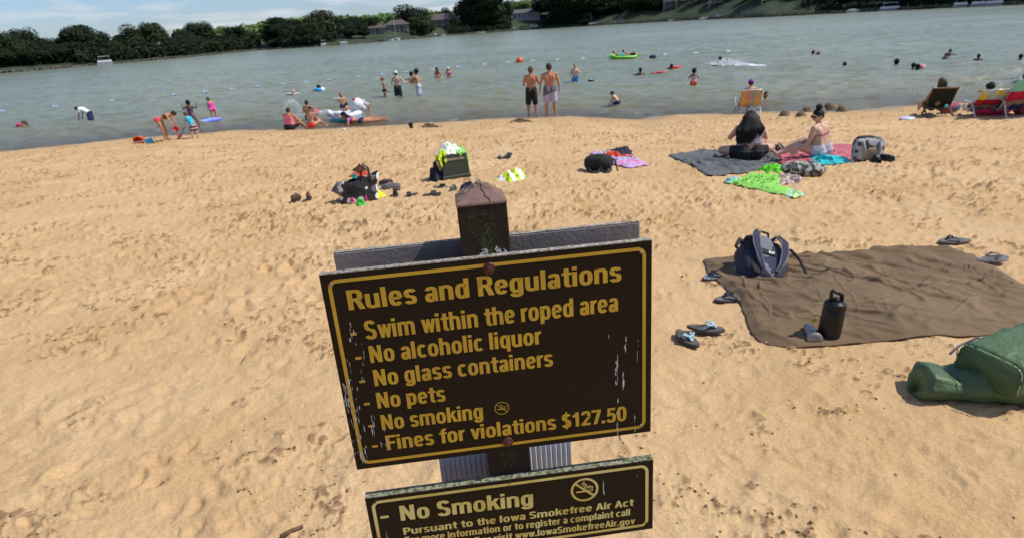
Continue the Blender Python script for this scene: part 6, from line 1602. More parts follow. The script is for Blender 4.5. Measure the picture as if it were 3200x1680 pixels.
# ---- polka dot bag and the small things round it
def dots_mat():
    m = mat('polka_dots', (.03, .03, .035), .6); n, l = m.node_tree.nodes, m.node_tree.links; b_ = n['Principled BSDF']
    t = n.new('ShaderNodeTexCoord'); v = n.new('ShaderNodeTexVoronoi'); v.inputs['Scale'].default_value = 8.0; v.inputs['Randomness'].default_value = .75
    l.new(t.outputs['Object'], v.inputs['Vector']); r = n.new('ShaderNodeValToRGB'); r.color_ramp.interpolation = 'CONSTANT'
    r.color_ramp.elements[0].color = (.75, .75, .78, 1); r.color_ramp.elements[1].position = .43; r.color_ramp.elements[1].color = (.022, .022, .026, 1)
    l.new(v.outputs['Distance'], r.inputs[0]); sx = n.new('ShaderNodeSeparateColor'); l.new(v.outputs['Color'], sx.inputs[0])
    g_ = n.new('ShaderNodeValToRGB'); g_.color_ramp.interpolation = 'CONSTANT'; g_.color_ramp.elements[0].color = (1, 1, 1, 1); g_.color_ramp.elements[1].position = .62; g_.color_ramp.elements[1].color = (.16, .16, .18, 1)
    l.new(sx.outputs[0], g_.inputs[0]); mx = n.new('ShaderNodeMixRGB'); mx.blend_type = 'MULTIPLY'; mx.inputs[0].default_value = 1; l.new(r.outputs[0], mx.inputs[1]); l.new(g_.outputs[0], mx.inputs[2]); l.new(mx.outputs[0], b_.inputs['Base Color'])
    return m
DOT = dots_mat()
bp0 = ground(1120, 632); bp0.z = zb(bp0.x, bp0.y); bs = FPX / (bp0 - CAMPOS).dot(FW); bw = 118 / bs
pbg = empty('polka_dot_bag', bp0 + Vector((0, bw * .18, 0)), rad(12)); tag(pbg, 'black and white polka dot beach bag slumped open on the sand', 'bag')
b = MB(); n1, n2 = 36, 12
for i in range(n2 + 1):
    t = i / n2
    for j in range(n1):
        w = 2 * math.pi * j / n1; c_, s_ = math.cos(w), math.sin(w); rx = bw * (.50 + .06 * t) ; ry = bw * (.27 - .06 * t)
        k = 1 + .09 * mnoise.noise(Vector((c_ * 1.6, s_ * 1.6, t * 2 + 7))) + .07 * mnoise.noise(Vector((c_ * 4, s_ * 4, t * 4)))
        top_ = .82 + .20 * c_ * .9 + .12 * mnoise.noise(Vector((c_ * 2, s_ * 2, 3)))
        b.v.append((c_ * rx * k, math.copysign(abs(s_) ** .8, s_) * ry * k - .02 * t, t * bw * .72 * top_))
for i in range(n2):
    for j in range(n1): b.f.append((i * n1 + j, i * n1 + (j + 1) % n1, (i + 1) * n1 + (j + 1) % n1, (i + 1) * n1 + j))
b.f.append(tuple(range(n1))[::-1]); o = b.build('bag_shell', DOT, pbg, True); s_ = o.modifiers.new('t', 'SOLIDIFY'); s_.thickness = .006
b = MB(); b.v = []; b.add([(-bw * .45, -bw * .17, bw * .22), (-bw * .68, -bw * .1, bw * .36), (-bw * .5, .02, bw * .55), (-bw * .3, -bw * .15, bw * .6)], [(0, 1, 2, 3)]); o = b.build('side_flap', cm('satin_grey', (.2, .19, .2), .35), pbg, True); s_ = o.modifiers.new('t', 'SOLIDIFY'); s_.thickness = .008
for sg in (-1, 1):
    b = MB(); b.tube([(bw * .1, sg * bw * .2, bw * .5), (bw * .14, sg * bw * .24, bw * .75), (bw * .22, sg * bw * .18, bw * .92), (bw * .34, sg * bw * .2, bw * .8), (bw * .36, sg * bw * .22, bw * .52)], .014, 7); b.build('bag_handle', PBLK, pbg, True)
for (x, y, z, d_, c_, lab) in [(.1, .02, .66, (.5, .34, .16), (.62, .07, .03), 'orange red cloth stuffed in the polka dot bag'), (-.02, -.14, .64, (.16, .08, .14), (.05, .55, .50), 'turquoise cloth strip hanging out of the polka dot bag'), (.12, .12, .78, (.36, .2, .14), (.12, .045, .02), 'brown cloth on top of the things in the polka dot bag')]:
    o = heap('folded_cloth', rel(pbg, x * bw, y * bw, z * bw), (d_[0] * bw, d_[1] * bw, d_[2] * bw), cm('stuff_' + str(int(x * 99)), c_), '', int(z * 50)); tag(o, lab, 'cloth')
def spot(px, py, w, h, ratio, m, name, label, cat, seed, group=None, tall=.3):
    p_ = ground(px, py); p_.z = max(zb(p_.x, p_.y), zs(p_.x, p_.y)) - .004; s0 = FPX / (p_ - CAMPOS).dot(FW)
    o = heap(name, p_, (w / s0, w / s0 * ratio, h / s0), m, '', seed); o.rotation_euler.z = random.Random(seed).uniform(-.4, .4); return tag(o, label, cat, group)
spot(1172, 616, 58, 20, .8, cm('neon_yellow', (.78, .85, .02)), 'folded_cloth', 'neon yellow cloth spilling right of the polka dot bag', 'cloth', 31)
spot(1128, 640, 30, 26, .8, cm('neon_green', (.10, .72, .10)), 'folded_cloth', 'small bright green cloth in front of the polka dot bag', 'cloth', 32)
shoe(1108, 632, 80, 'pink and black shoe left of the green cloth', cm('shoe_pink', (.65, .03, .15)), FB['lightpink'], .20, group='pink shoes'); shoe(1152, 628, 70, 'pink and black shoe right of the green cloth', cm('shoe_pink2', (.55, .03, .15)), FB['lightpink'], .20, group='pink shoes')
shoe(1222, 594, 165, 'large grey running shoe lying in front of its partner', SHOEG, SHOEG, .32, FB['orange'], tilt=(20, 0)); shoe(1208, 580, 150, 'grey and red running shoe behind its larger looking partner', cm('shoe_dark', (.06, .05, .05)), SHOEG, .28, FB['red'])
shoe(1236, 612, 100, 'small black shoe with a red lining below the grey shoes', PBLK, RUBG, .20, FB['red']); sandal(1285, 614, 200, 'small black sandal with its heel strap raised', RUB, RUBG, STRAPK, .22, tilt=(0, 8), kind='slide')
sandal(1350, 612, 15, 'black slide sandal nearest the camera in the group by the post', RUB, RUB, STRAPK, .28, kind='slide', group='black slides left of the post'); sandal(1378, 588, -20, 'black slide sandal behind the nearest one by the post', RUB, RUBG, STRAPK, .27, kind='slide', group='black slides left of the post'); sandal(1415, 596, 70, 'black slide sandal closest to the post', RUB, RUBG, STRAPK, .23, kind='slide', group='black slides left of the post')
o = spot(1462, 598, 66, 34, .7, NAVY, 'gym_bag', 'navy blue bag partly hidden behind the post top', 'bag', 40)
hb = MB(); hb.tube([(-.05, 0, .10), (-.04, 0, .17), (.03, 0, .18), (.07, 0, .10)], .008, 7); hb.build('bag_handle', PBLK, o, True)
shoe(928, 634, 60, 'small brown shoe on open sand, left of its partner', TANL, RUB, .18, group='small brown shoes'); shoe(967, 630, 100, 'small brown shoe on open sand, right of its partner', TANL, RUB, .18, group='small brown shoes')
sandal(1562, 497, 25, 'black slide sandal with white mark behind the green and white towel', RUB, RUB, PATCHB, .27, kind='slide'); sandal(1593, 495, 95, 'black slide sandal with a white strap top right of its partner', RUB, RUB, WHT, .25, kind='slide')
STRY = mat('towel_green_white', (.5, .7, .05), .9, stripe=(0, .16, [(.5, (.55, .72, .03)), (.5, (.82, .84, .86))]), bump=.5, bscale=150, bdist=.004)
spot(1600, 558, 96, 34, .9, STRY, 'beach_towel', 'crumpled green and white striped towel alone on the sand', 'towel', 52)
# black duffel with clothes behind it
dp = ground(1876, 540); dp.z = zb(dp.x, dp.y); ds = FPX / (dp - CAMPOS).dot(FW)
du = empty('duffel_bag', dp + Vector((0, .16, 0)), rad(-6)); tag(du, 'round black duffel backpack lying on the sand with straps hanging', 'bag')
b = MB(); softbox(b, (0, 0, 26 / ds), (92 / ds, 60 / ds, 54 / ds), 2.5, None, 26, 16, .014, 7, 2); b.build('bag_body', PBLK, du, True)
for k, x in enumerate((-.22, .16)):
    b = MB(); b.tube([(x * 92 / ds - .07, -.14, .09), (x * 92 / ds - .03, -.22, .03), (x * 92 / ds + .06, -.24, .015), (x * 92 / ds + .11, -.17, .05), (x * 92 / ds + .10, -.12, .10)], [.018, .022, .024, .02, .014], 7); b.build('shoulder_strap', PBLK, du, True)
b = MB(); b.tube([(.40 * 92 / ds, -.02, .20), (.55 * 92 / ds, -.05, .16), (.60 * 92 / ds, -.09, .05), (.64 * 92 / ds, -.12, .0)], [.02, .016, .012, .01], 7); b.build('side_strap', PBLK, du, True)
b = MB(); b.tube([(-.05, -.13, .26), (0, -.17, .29), (.05, -.13, .26)], .009, 6); b.build('grab_handle', PBLK, du, True)
PRT = cm('print_pink', (.70, .15, .35), col2=(.30, .45, .65), scale=14, contrast=(.42, .55))
cloth('beach_towel', [(1838, 484), (1900, 474), (1990, 500), (2030, 520), (1965, 530), (1900, 512)], .05, .04, 6, PRT, 'pink and blue patterned towel under the dark clothes behind the duffel', seed=41)
q_ = ground(1935, 498); q_.z = zb(q_.x, q_.y) + .06
o = heap('folded_clothes', q_ + Vector((0, 0, .04)), (.52, .40, .15), cm('cloth_navy', (.018, .02, .045)), '', 61); tag(o, 'dark navy clothes heaped on the patterned towel', 'clothes')
o = heap('folded_clothes', q_ + Vector((-.12, -.14, .02)), (.50, .20, .10), FB['orange'], '', 62); tag(o, 'bright orange cloth between the duffel and the dark clothes', 'clothes')
o = heap('folded_clothes', q_ + Vector((-.24, -.03, .04)), (.24, .24, .08), cm('print_bw', (.6, .5, .6), col2=(.02, .02, .03), scale=30, contrast=(.45, .5)), '', 63); tag(o, 'black and white patterned cloth left of the orange one', 'clothes')

# ---- grey blanket, pink blanket and the two sitting on them
GRB = cm('blanket_grey', (.115, .12, .125), .95, scale=6); PNB = cm('blanket_pink', (.52, .14, .17), .95, scale=6)
cloth('grey_blanket', [(2088, 485), (2180, 476), (2350, 470), (2450, 478), (2475, 500), (2420, 512), (2330, 545), (2260, 552), (2210, 556), (2170, 528), (2120, 502)], .02, .055, 5, GRB, 'grey blanket bunched in ridges under the person with long black hair', 'blanket', K=260, J=70, power=10, seed=71, aniso=(1, .6), rot=.5)
cloth('pink_blanket', [(2405, 500), (2440, 478), (2530, 470), (2640, 455), (2690, 462), (2695, 492), (2620, 510), (2500, 512), (2440, 516)], .02, .045, 5, PNB, 'dusty pink blanket under the sunbather with the bun', 'blanket', K=220, J=60, power=10, seed=72)
TQ = cm('towel_turquoise', (.02, .50, .55), col2=(.55, .8, .8), scale=14, contrast=(.25, .36)); GN = cm('cloth_neon_green', (.16, .78, .03)); ZB = mat('bag_black_white', (.42, .42, .38), .7, (.035, .035, .03), 17, .8, 30, contrast=(.50, .56), bdist=.01)
cloth('beach_towel', [(2512, 503), (2560, 498), (2620, 504), (2655, 502), (2660, 512), (2600, 518), (2560, 519)], .05, .05, 7, TQ, 'turquoise spotted cloth lying along the near edge of the pink blanket', seed=75)
GTW = mat('towel_green', (.26, .60, .10), .9, (.20, .48, .07), 20, .5, 150, bdist=.004)
cloth('beach_towel', [(2272, 578), (2320, 560), (2350, 542), (2390, 552), (2440, 548), (2448, 566), (2430, 590), (2445, 602), (2508, 618), (2500, 624), (2440, 618), (2380, 604), (2320, 592), (2290, 584)], .05, .040, 2.4, GTW, 'lime green hooded towel spread on the sand below the grey blanket', K=260, J=70, seed=77, aniso=(.6, 1.2), rot=.4)
cloth('beach_towel', [(2262, 570), (2300, 562), (2330, 566), (2300, 578), (2270, 578)], .02, .03, 7, cm('towel_pale_blue', (.35, .68, .66)), 'pale blue hem of a towel showing left of the lime green towel', seed=80)
cloth('beach_towel', [(2450, 610), (2500, 606), (2512, 620), (2480, 628), (2452, 620)], .02, .03, 7, cm('towel_pale_blue2', (.35, .66, .68), col2=(.5, .6, .05), scale=12), 'pale blue and yellow towel hood at the right tip of the lime green towel', seed=81)
cloth('folded_clothes', [(2425, 560), (2440, 548), (2490, 552), (2512, 566), (2500, 576), (2450, 580), (2430, 592)], .03, .05, 7, cm('print_brown', (.55, .42, .38), col2=(.12, .08, .08), scale=20, contrast=(.42, .52)), 'brown and white striped cloth partly under the lime green towel', 'clothes', seed=82)
spot(2415, 534, 74, 26, .7, GN, 'folded_clothes', 'neon green shirt lying below the grey blanket', 'clothes', 83)
cb = ground(2505, 548); cb.z = zb(cb.x, cb.y); cs = FPX / (cb - CAMPOS).dot(FW)
sb = MB(); softbox(sb, (0, 0, 20 / cs), (132 / cs, 66 / cs, 44 / cs), 2.4, EU(0, 6, 0), 30, 18, .045, 6, 6); o = sb.build('tote_bag', ZB, None, True); o.location = cb; o.rotation_euler.z = -.2; tag(o, 'slouched black and white patterned bag below the pink blanket', 'bag')
spot(2412, 482, 56, 26, .6, PBLK, 'small_bag', 'small black bag on the grey blanket between the two sitters', 'bag', 84)
rb_ = MB(); softbox(rb_, (0, 0, .03), (.09, .05, .05), 2.4); o = rb_.build('red_pouch', FB['red'], None, True); o.location = on_cloth(2386, 494, .05); tag(o, 'tiny red pouch beside the black shorts on the grey blanket', 'pouch')
# camouflage patterned pack and shoes
CAM = mat('pack_camo', (.42, .42, .42), .6, (.045, .038, .02), 11, .5, 30, contrast=(.46, .52)); kb_ = ground(2722, 508); kb_.z = zb(kb_.x, kb_.y); ks = FPX / (kb_ - CAMPOS).dot(FW)
ck = empty('patterned_backpack', kb_ + Vector((0, .14, 0)), rad(-10)); tag(ck, 'upright grey and tan patterned pack standing at the right end of the pink blanket', 'backpack')
b = MB(); softbox(b, (0, 0, 36 / ks), (86 / ks, 56 / ks, 76 / ks), 4.0, EU(-8, 0, 0), 28, 18, .012, 8, 4); b.build('pack_body', CAM, ck, True)
b = MB(); softbox(b, (-.03, .02, 70 / ks), (56 / ks, 40 / ks, 14 / ks), 3); b.build('top_flap', PBLK, ck, True)
b = MB(); softbox(b, (.02, -30 / ks, 26 / ks), (44 / ks, 10 / ks, 42 / ks), 2.6); b.build('front_pocket', cm('pack_tan', (.36, .27, .15)), ck, True)
for sg in (-1, 1): b = MB(); b.tube([(sg * 26 / ks, -24 / ks, 66 / ks), (sg * 22 / ks, -34 / ks, 44 / ks), (sg * 16 / ks, -30 / ks, 12 / ks)], .022, 7); b.build('shoulder_strap', cm('pack_strap', (.3, .32, .36)), ck, True)
shoe(2738, 512, -100, 'black shoe directly in front of the patterned pack', PBLK, RUB, .24, WHT); shoe(2768, 508, -35, 'black shoe right of the patterned pack with a white lace', PBLK, RUB, .24, WHT)

MANE = pose(t=V(.0, .22, 1), h=V(.12, .55, .85), f=V(.0, 1, -.35), la=[V(-.45, .55, -.75), V(.2, .9, -.1)], ra=[V(.50, .35, -.85), V(-.2, .9, .2)], ll=[V(-1, .30, .05), V(.75, .75, -.12), V(.6, .6, .2)], rl=[V(.95, .55, .05), V(-.8, .6, -.12), V(-.6, .6, .2)])
BP('person with long black hair sitting cross-legged on the grey blanket', (2338, 506), 352, 8, MANE, 0, 'fair', ('mane', 'black'), [('trunks', 'black', .38), ('crop', 'lace')], fem=True, vox=.010, build=1.62, dz=.03)
BUN = pose(curl=.02, t=V(-.10, .06, 1), h=V(-.28, .15, .95), f=V(-1, .45, -.30), la=[V(-.30, .10, -1), V(-.55, .5, -.60)], ra=[V(.28, .05, -1), V(-.3, .8, -.5)], ll=[V(-.80, .75, .28), V(-.9, .55, -.36), V(-.5, .3, .8)], rl=[V(-.45, .9, .40), V(-.95, .6, -.45), V(-.5, .3, .8)])
BP('person with a dark bun and sunglasses sitting on the pink blanket, legs out left', (2562, 497), 340, 330, BUN, 0, 'fair', ('bun', 'black'), [('skirt', 'greyshort'), ('bikini_top', 'magenta', .64)], fem=True, vox=.010, build=1.22, dz=.03, face_parts=True)
# ---------------------------------------------------------------- bits by the water
def at_water(px, py, z=0.0): return at_plane(px, py, z)
# swim line floats: each a thing
FB_W = mat('float_white', (.78, .79, .82), .4); FB_B = mat('float_blue', (.22, .42, .62), .4)
bm_ = MB(); bm_.lathe([(.02, -.20), (.085, -.15), (.10, -.02), (.10, .0)], 12, EU(0, 90, 0)); white_me = bm_.mesh('float_half'); white_me.materials.append(FB_W)
bm_ = MB(); bm_.lathe([(.10, .001), (.10, .03), (.085, .15), (.02, .20)], 12, EU(0, 90, 0)); blue_me = bm_.mesh('float_half'); blue_me.materials.append(FB_B)
FLO = [(5, 350), (173, 335), (350, 318), (545, 299), (644, 290), (725, 282), (808, 273), (885, 266), (958, 259), (1030, 252), (1123, 242), (1196, 235), (1269, 228), (1352, 220), (1433, 212), (1514, 204), (1589, 198), (1666, 193), (1743, 189), (1823, 186), (2078, 173), (2174, 169), (2276, 164)]
NEAR = ['at the left edge of the lake', 'above the pink ring swimmer', 'right of the person in the white shirt', 'above the dark floral swimsuit', 'left of the pink swimsuit child', 'just right of the pink swimsuit child', 'halfway to the bald swimmer', 'left above the bald swimmer', 'right above the bald swimmer', 'above the blue ring child', 'above the white and blue float', 'behind the blond person in a dark bikini', 'between the capped person and the afro', 'touching the blue cap', 'right of the white cap', 'midway between white cap and orange buoy', 'just left of the orange buoy', 'just right of the orange buoy', 'above the tall person at the waterline', 'above the person in blue shorts', 'right of the green raft', 'above the child in orange and white', 'above the splashing swimmer']
prev = None
for i, ((x, y), nm) in enumerate(zip(FLO, NEAR)):
    p = at_water(x, y); r_ = empty('lane_float', (p.x, p.y, .03), rad(4)); tag(r_, 'white and blue rope float ' + nm, 'float', 'floats of the swim line')
    for nme, me in (('float_half', white_me), ('float_half', blue_me)):
        o = bpy.data.objects.new(nme, me); COL.objects.link(o); o.parent = r_
    r_.scale = (.85, .9, .9) if i < 14 else (1.1, 1.1, 1.0)
rp = MB(); pts = [at_water(x, y) for x, y in FLO]; pts = [Vector((p.x, p.y, .015)) for p in pts]; rp.tube(pts, .007, 5); tag(rp.build('swim_rope', mat('rope_grey', (.12, .14, .14), .8)), 'thin rope joining the floats across the lake', 'rope')
p = at_water(1624, 196); b = MB(); b.ball((0, 0, .14), .30, 16, 12); b.tube([(0, 0, .42), (0, 0, .50)], .04, 6); o = b.build('orange_buoy', mat('buoy_orange', (.80, .13, .02), .45), None, True); o.location = (p.x, p.y, 0); tag(o, 'round orange buoy on the swim line', 'buoy')
def ring(px, py, wpx, m, label, tube=.28, tilt=(0, 0), name='swim_ring', z=.05, cat='swim ring', m2=None, head=0, ph=0):
    p = at_water(px, py); s0 = FPX / (p - CAMPOS).dot(FW); R_ = wpx / s0 / 2; rt = R_ * tube; b = MB(); n = 32
    pts = [Vector((math.cos(2 * math.pi * i / n) * (R_ - rt), math.sin(2 * math.pi * i / n) * (R_ - rt), 0)) for i in range(n)]
    root = empty(name, (p.x, p.y, z), rad(head)); root.rotation_euler = (rad(tilt[0]), rad(tilt[1]), rad(head)); tag(root, label, cat)
    b.tube(pts, rt, 12, True); b.build('tube', m, root, True)
    if m2:
        b = MB(); k0 = int(ph * n); b.tube([pts[(k0 + i) % n] for i in range(n // 3)], rt * 1.03, 12); b.build('coloured_panel', m2, root, True)
    return root
PK = mat('vinyl_pink', (.80, .05, .16), .3); WV = mat('vinyl_white', (.80, .82, .84), .25); BV = mat('vinyl_blue', (.04, .38, .75), .3); LV = mat('vinyl_turquoise', (.03, .45, .58), .3)
ring(72, 393, 36, PK, 'small pink swim ring round a swimmer at the far left', .33, z=.04)
ring(998, 283, 36, WV, 'white and blue swim ring round a dark haired child', .33, z=.05, m2=BV, ph=.60)
def clear_vinyl():
    m = bpy.data.materials.new('vinyl_clear'); m.use_nodes = True; n, l = m.node_tree.nodes, m.node_tree.links; b_ = n['Principled BSDF']
    b_.inputs['Base Color'].default_value = (.62, .66, .70, 1); b_.inputs['Roughness'].default_value = .12; b_.inputs['Alpha'].default_value = .28; return m
CV = clear_vinyl()
# clear ring chair
p = at_water(950, 374); s0 = FPX / (p - CAMPOS).dot(FW)
cl = empty('ring_chair_float', (p.x, p.y, .08), rad(20)); tag(cl, 'clear vinyl ring chair float tipped up behind the seated pair', 'float')
b = MB(); n = 28; R_ = 27 / s0; b.tube([(math.cos(2 * math.pi * i / n) * R_ * .72 - .38, .05 + math.cos(2 * math.pi * i / n) * .05, math.sin(2 * math.pi * i / n) * R_ * .9 + R_ * .95) for i in range(n)], R_ * .30, 10, True); b.build('back_ring', CV, cl, True)
b = MB(); b.tube([(-.35, -.1, .02), (.0, -.2, .05), (.55, -.15, .10), (.98, -.05, .16)], [.10, .12, .12, .09], 10); b.build('arm_tube', CV, cl, True)
b = MB(); b.tube([(.3, .0, .10), (.62, -.05, .18)], [.12, .10], 8); b.build('red_panel', FB['red'], cl, True)
for k, (x, z) in enumerate(((-.42, .62), (-.55, .34))): b = MB(); b.ball((x, -R_ * .28, z), .035, 8, 6); b.build('valve', WV, cl)
# white board
p = at_water(918, 294); b = MB(); softbox(b, (0, 0, 0), (.85, .35, .07), 2.6); o = b.build('kickboard', WV, None, True); o.location = (p.x, p.y - .2, .04); tag(o, 'small white board in front of the bald swimmer', 'kickboard')
# white and blue creature float, simplified inflatable
p = at_water(1085, 373); s0 = FPX / (p - CAMPOS).dot(FW); k = 1 / s0
un = empty('inflatable_boat_float', (p.x, p.y, 0), rad(8)); tag(un, 'big white inflatable float with blue bottom and rounded head end', 'float')
b = MB(); pts = [Vector((math.cos(2 * math.pi * i / 26) * 40 * k, math.sin(2 * math.pi * i / 26) * .42, 14 * k + 3 * k * math.cos(4 * math.pi * i / 26))) for i in range(26)]; b.tube(pts, 10 * k, 12, True)
b.ball((-50 * k, 0, 22 * k), (11 * k, .14, 11 * k), 14, 10); b.tube([(-46 * k, 0, 18 * k), (-36 * k, 0, 14 * k)], [8 * k, 10 * k], 10); b.ball((-18 * k, -.40, 22 * k), (16 * k, .10, 9 * k), 12, 8)
b.build('white_hull', WV, un, True)
b = MB(); b.tube([(28 * k, .05, 16 * k), (34 * k, .05, 34 * k), (39 * k, 0, 40 * k)], [15 * k, 18 * k, 19 * k], 14); b.ball((37 * k, 0, 42 * k), (21 * k, .26, 20 * k), 16, 12); b.build('head', WV, un, True)
b = MB(); pts2 = [Vector((q_.x * 1.0, q_.y * 1.0, 3.5 * k)) for q_ in pts]; b.tube(pts2, 9.5 * k, 12, True); b.build('blue_bottom', LV, un, True)
b = MB(); b.ball((30 * k, -.18, 60 * k), (5 * k, .03, 4 * k), 8, 6); b.build('red_mark', FB['red'], un)
b = MB(); b.ball((56 * k, .0, 28 * k), (7 * k, .06, 10 * k), 10, 8); b.build('side_fin', mat('vinyl_pale_blue', (.5, .65, .8), .3), un, True)
# water blaster
p = at_water(1066, 316, .55); b = MB(); b.tube([(-.16, 0, 0), (.12, -.05, .03)], [.05, .035], 8); b.box((-.02, 0, -.07), (.04, .04, .12)); o = b.build('water_blaster', cm('toy_green', (.6, .75, .6)), None); pp = at_water(1073, 340); o.location = (pp.x - .12, pp.y - .2, .45); tag(o, 'white and green toy water blaster held by the child behind the float', 'toy')
# blue board
p = at_water(661, 379); s0 = FPX / (p - CAMPOS).dot(FW); BBM = mat('board_blue', (.08, .14, .72), .3, (.35, .45, .85), 3, contrast=(.45, .6))
b = MB(); b.prism([(math.cos(t) * 31 / s0, math.sin(t) * .27 * (1 if math.cos(t) > -.7 else .9), 0) for t in [2 * math.pi * i / 28 for i in range(28)]], (0, 0, .06)); o = b.build('boogie_board', BBM, None, bevel=.02); o.location = (p.x, p.y, .02); o.rotation_euler = (rad(9), 0, rad(3)); tag(o, 'blue board floating beside the child in pink', 'board')
# sand toys
def pail(px, py, r, h, m, label, tilt, head, handle=True):
    p = ground(px, py); s0 = FPX / (p - CAMPOS).dot(FW); r, h = r / s0, h / s0
    root = empty('sand_bucket', (p.x, p.y, p.z + r * .75), 0); root.rotation_euler = (rad(tilt), 0, rad(head)); tag(root, label, 'bucket')
    b = MB(); b.lathe([(r * .72, -h * .5), (r * .96, h * .42), (r * 1.05, h * .44), (r * 1.05, h * .5), (r * .93, h * .5), (r * .88, h * .4), (r * .66, -h * .44)], 24); b.build('bucket_wall', m, root, True)
    if handle: b = MB(); b.tube([(r * math.cos(t), .0, h * .45 + r * .55 * math.sin(t)) for t in [math.pi * i / 10 for i in range(11)]], .007, 6); b.build('handle', WV, root)
    return root
pail(440, 450, 15, 26, mat('bucket_orange', (.90, .12, .01), .35), 'orange sand bucket lying with its open mouth toward the camera', 96, 8)
pail(468, 449, 10, 24, mat('bucket_blue', (.06, .42, .75), .35), 'blue sand bucket on its side right of the orange one', 78, 120, False)
p = ground(488, 452); b = MB(); b.tube([(-.05, 0, .03), (.05, .02, .03)], .014, 7); b.ball((.09, .03, .03), (.05, .035, .015), 10, 6); o = b.build('toy_scoop', mat('toy_yellow', (.75, .55, .05), .4), None, True); o.location = p; tag(o, 'small yellow and blue scoop beside the blue bucket', 'toy')
RD = mat('toy_red', (.72, .03, .03), .35)
h0 = hand_world(pb, 0); tip = ground(563, 430); tip.z += .03
d_ = (tip - h0)
sh = empty('toy_shovel', tip); tag(sh, 'red toy shovel dragged through the wet sand by the small child', 'shovel')
b = MB(); b.tube([-d_ * 1.02, -d_ * .25], .014, 8); b.build('shaft', cm('shaft_darkred', (.42, .03, .05)), sh)
b = MB(); b.tube([-d_ * .25, Vector((0, 0, .01))], [.03, .045], 8); b.ball((0, 0, -.0), (.10, .08, .03), 12, 8, EU(0, 25, 0)); b.build('blade', RD, sh, True)
h1 = hand_world(wp, 1); b = MB(); b.lathe([(.03, -.02), (.09, 0), (.095, .05), (.085, .05), (.07, .01)], 18, EU(75, 30, 0)); o = b.build('toy_sieve', RD, None, True); o.location = h1 + Vector((.04, -.02, -.03)); tag(o, 'round red sand sieve held by the person bending over', 'toy')
p = at_water(1075, 408); p = ground(1075, 408); b = MB(); b.ball((0, 0, .04), .045, 12, 8); o = b.build('small_ball', WV, None, True); o.location = (p.x, p.y, zs(p.x, p.y)); tag(o, 'small white ball at the waterline right of the seated pair', 'ball')
p = ground(1287, 403); b = MB(); b.lathe([(.045, 0), (.075, .17), (.082, .175), (.07, .17), (.04, .02)], 16, EU(0, -10, 0)); o = b.build('black_cup', PBLK, None, True); o.location = (p.x, p.y, zs(p.x, p.y) - .01); tag(o, 'black plastic cup standing in the sand near the waterline', 'cup')
ring(1847, 256, 19, PBLK, 'small black and white ring drifting right of the person in blue shorts', .36, m2=WV, ph=.0, z=.05)
# green raft with two loungers
p = at_water(1950, 184); s0 = FPX / (p - CAMPOS).dot(FW); k = 1 / s0
rf_ = empty('pool_raft', (p.x, p.y, .05), rad(-4)); tag(rf_, 'bright green two person raft far out on the lake', 'raft')
GR = mat('vinyl_green', (.22, .70, .05), .35); b = MB(); b.tube([(-42 * k, 0, .18), (-30 * k, -.3, .1), (30 * k, -.3, .05), (38 * k, 0, .1), (30 * k, .4, .1), (-30 * k, .5, .2), (-40 * k, .2, .25)], .10, 9, True); b.build('tube', GR, rf_, True)
b = MB(); softbox(b, (0, .05, .05), (74 * k, .8, .12), 3); b.build('raft_floor', FB['white'], rf_, True)
LIE = pose(t=V(0, -.92, .38), h=V(0, -.6, .8), f=V(0, .8, .6), la=[V(-.8, .5, -.1), V(.1, 1, 0)], ra=[V(.8, .5, 0), V(0, 1, 0)], ll=[V(-.1, 1, .25), V(0, 1, -.3)], rl=[V(.1, 1, .15), V(0, 1, -.2)])
r1_ = BP('person lying on the left half of the green raft in turquoise trunks', (1940, 182), 168, 88, LIE, .0, 'tan', ('short', 'light'), [('trunks', 'turq')], z=.18, vox=.03, height=.52)
r2_ = BP('person reclining on the right half of the green raft, legs to the right', (1970, 180), 165, 90, LIE, .0, 'fair', ('short', 'brown'), [('trunks', 'black')], z=.2, vox=.03, height=.56)
r1_.location = rf_.location + Vector((-.35, -.1, .08)); r2_.location = rf_.location + Vector((.55, .25, .08))
p = at_water(2040, 182); b = MB(); b.ball((0, 0, .1), (.30, .2, .14), 10, 8); o = b.build('floating_bag', FB['navy'], None, True); o.location = p; tag(o, 'small dark blue float tied at the right end of the green raft', 'float')
p = at_water(2067, 230); b = MB(); softbox(b, (0, 0, 0), (.62, .3, .12), 2.6); b.tube([(-.3, 0, 0), (-.6, .02, 0)], [.05, .02], 6); o = b.build('floating_toy', RD, None, True); o.location = (p.x, p.y, .05); tag(o, 'flat red toy floating between two dark haired swimmers', 'toy')
p = at_water(2112, 213); b = MB(); b.tube([(-.35, 0, 0), (0, -.1, .03), (.55, 0, 0)], [.04, .07, .06], 8); o = b.build('swim_noodle', FB['red'], None, True); o.location = (p.x - .3, p.y - .35, .04); tag(o, 'red foam float under the arms of a dark haired swimmer', 'float')
p = at_water(2866, 218); b = MB(); softbox(b, (0, 0, .1), (.34, .24, .2), 2.6); o = b.build('float_vest', cm('vest', (.85, .80, .78), col2=(.75, .05, .02), scale=6), None, True); o.location = (p.x, p.y - .25, .03); tag(o, 'white and red float on the back of the right hand child', 'float vest')
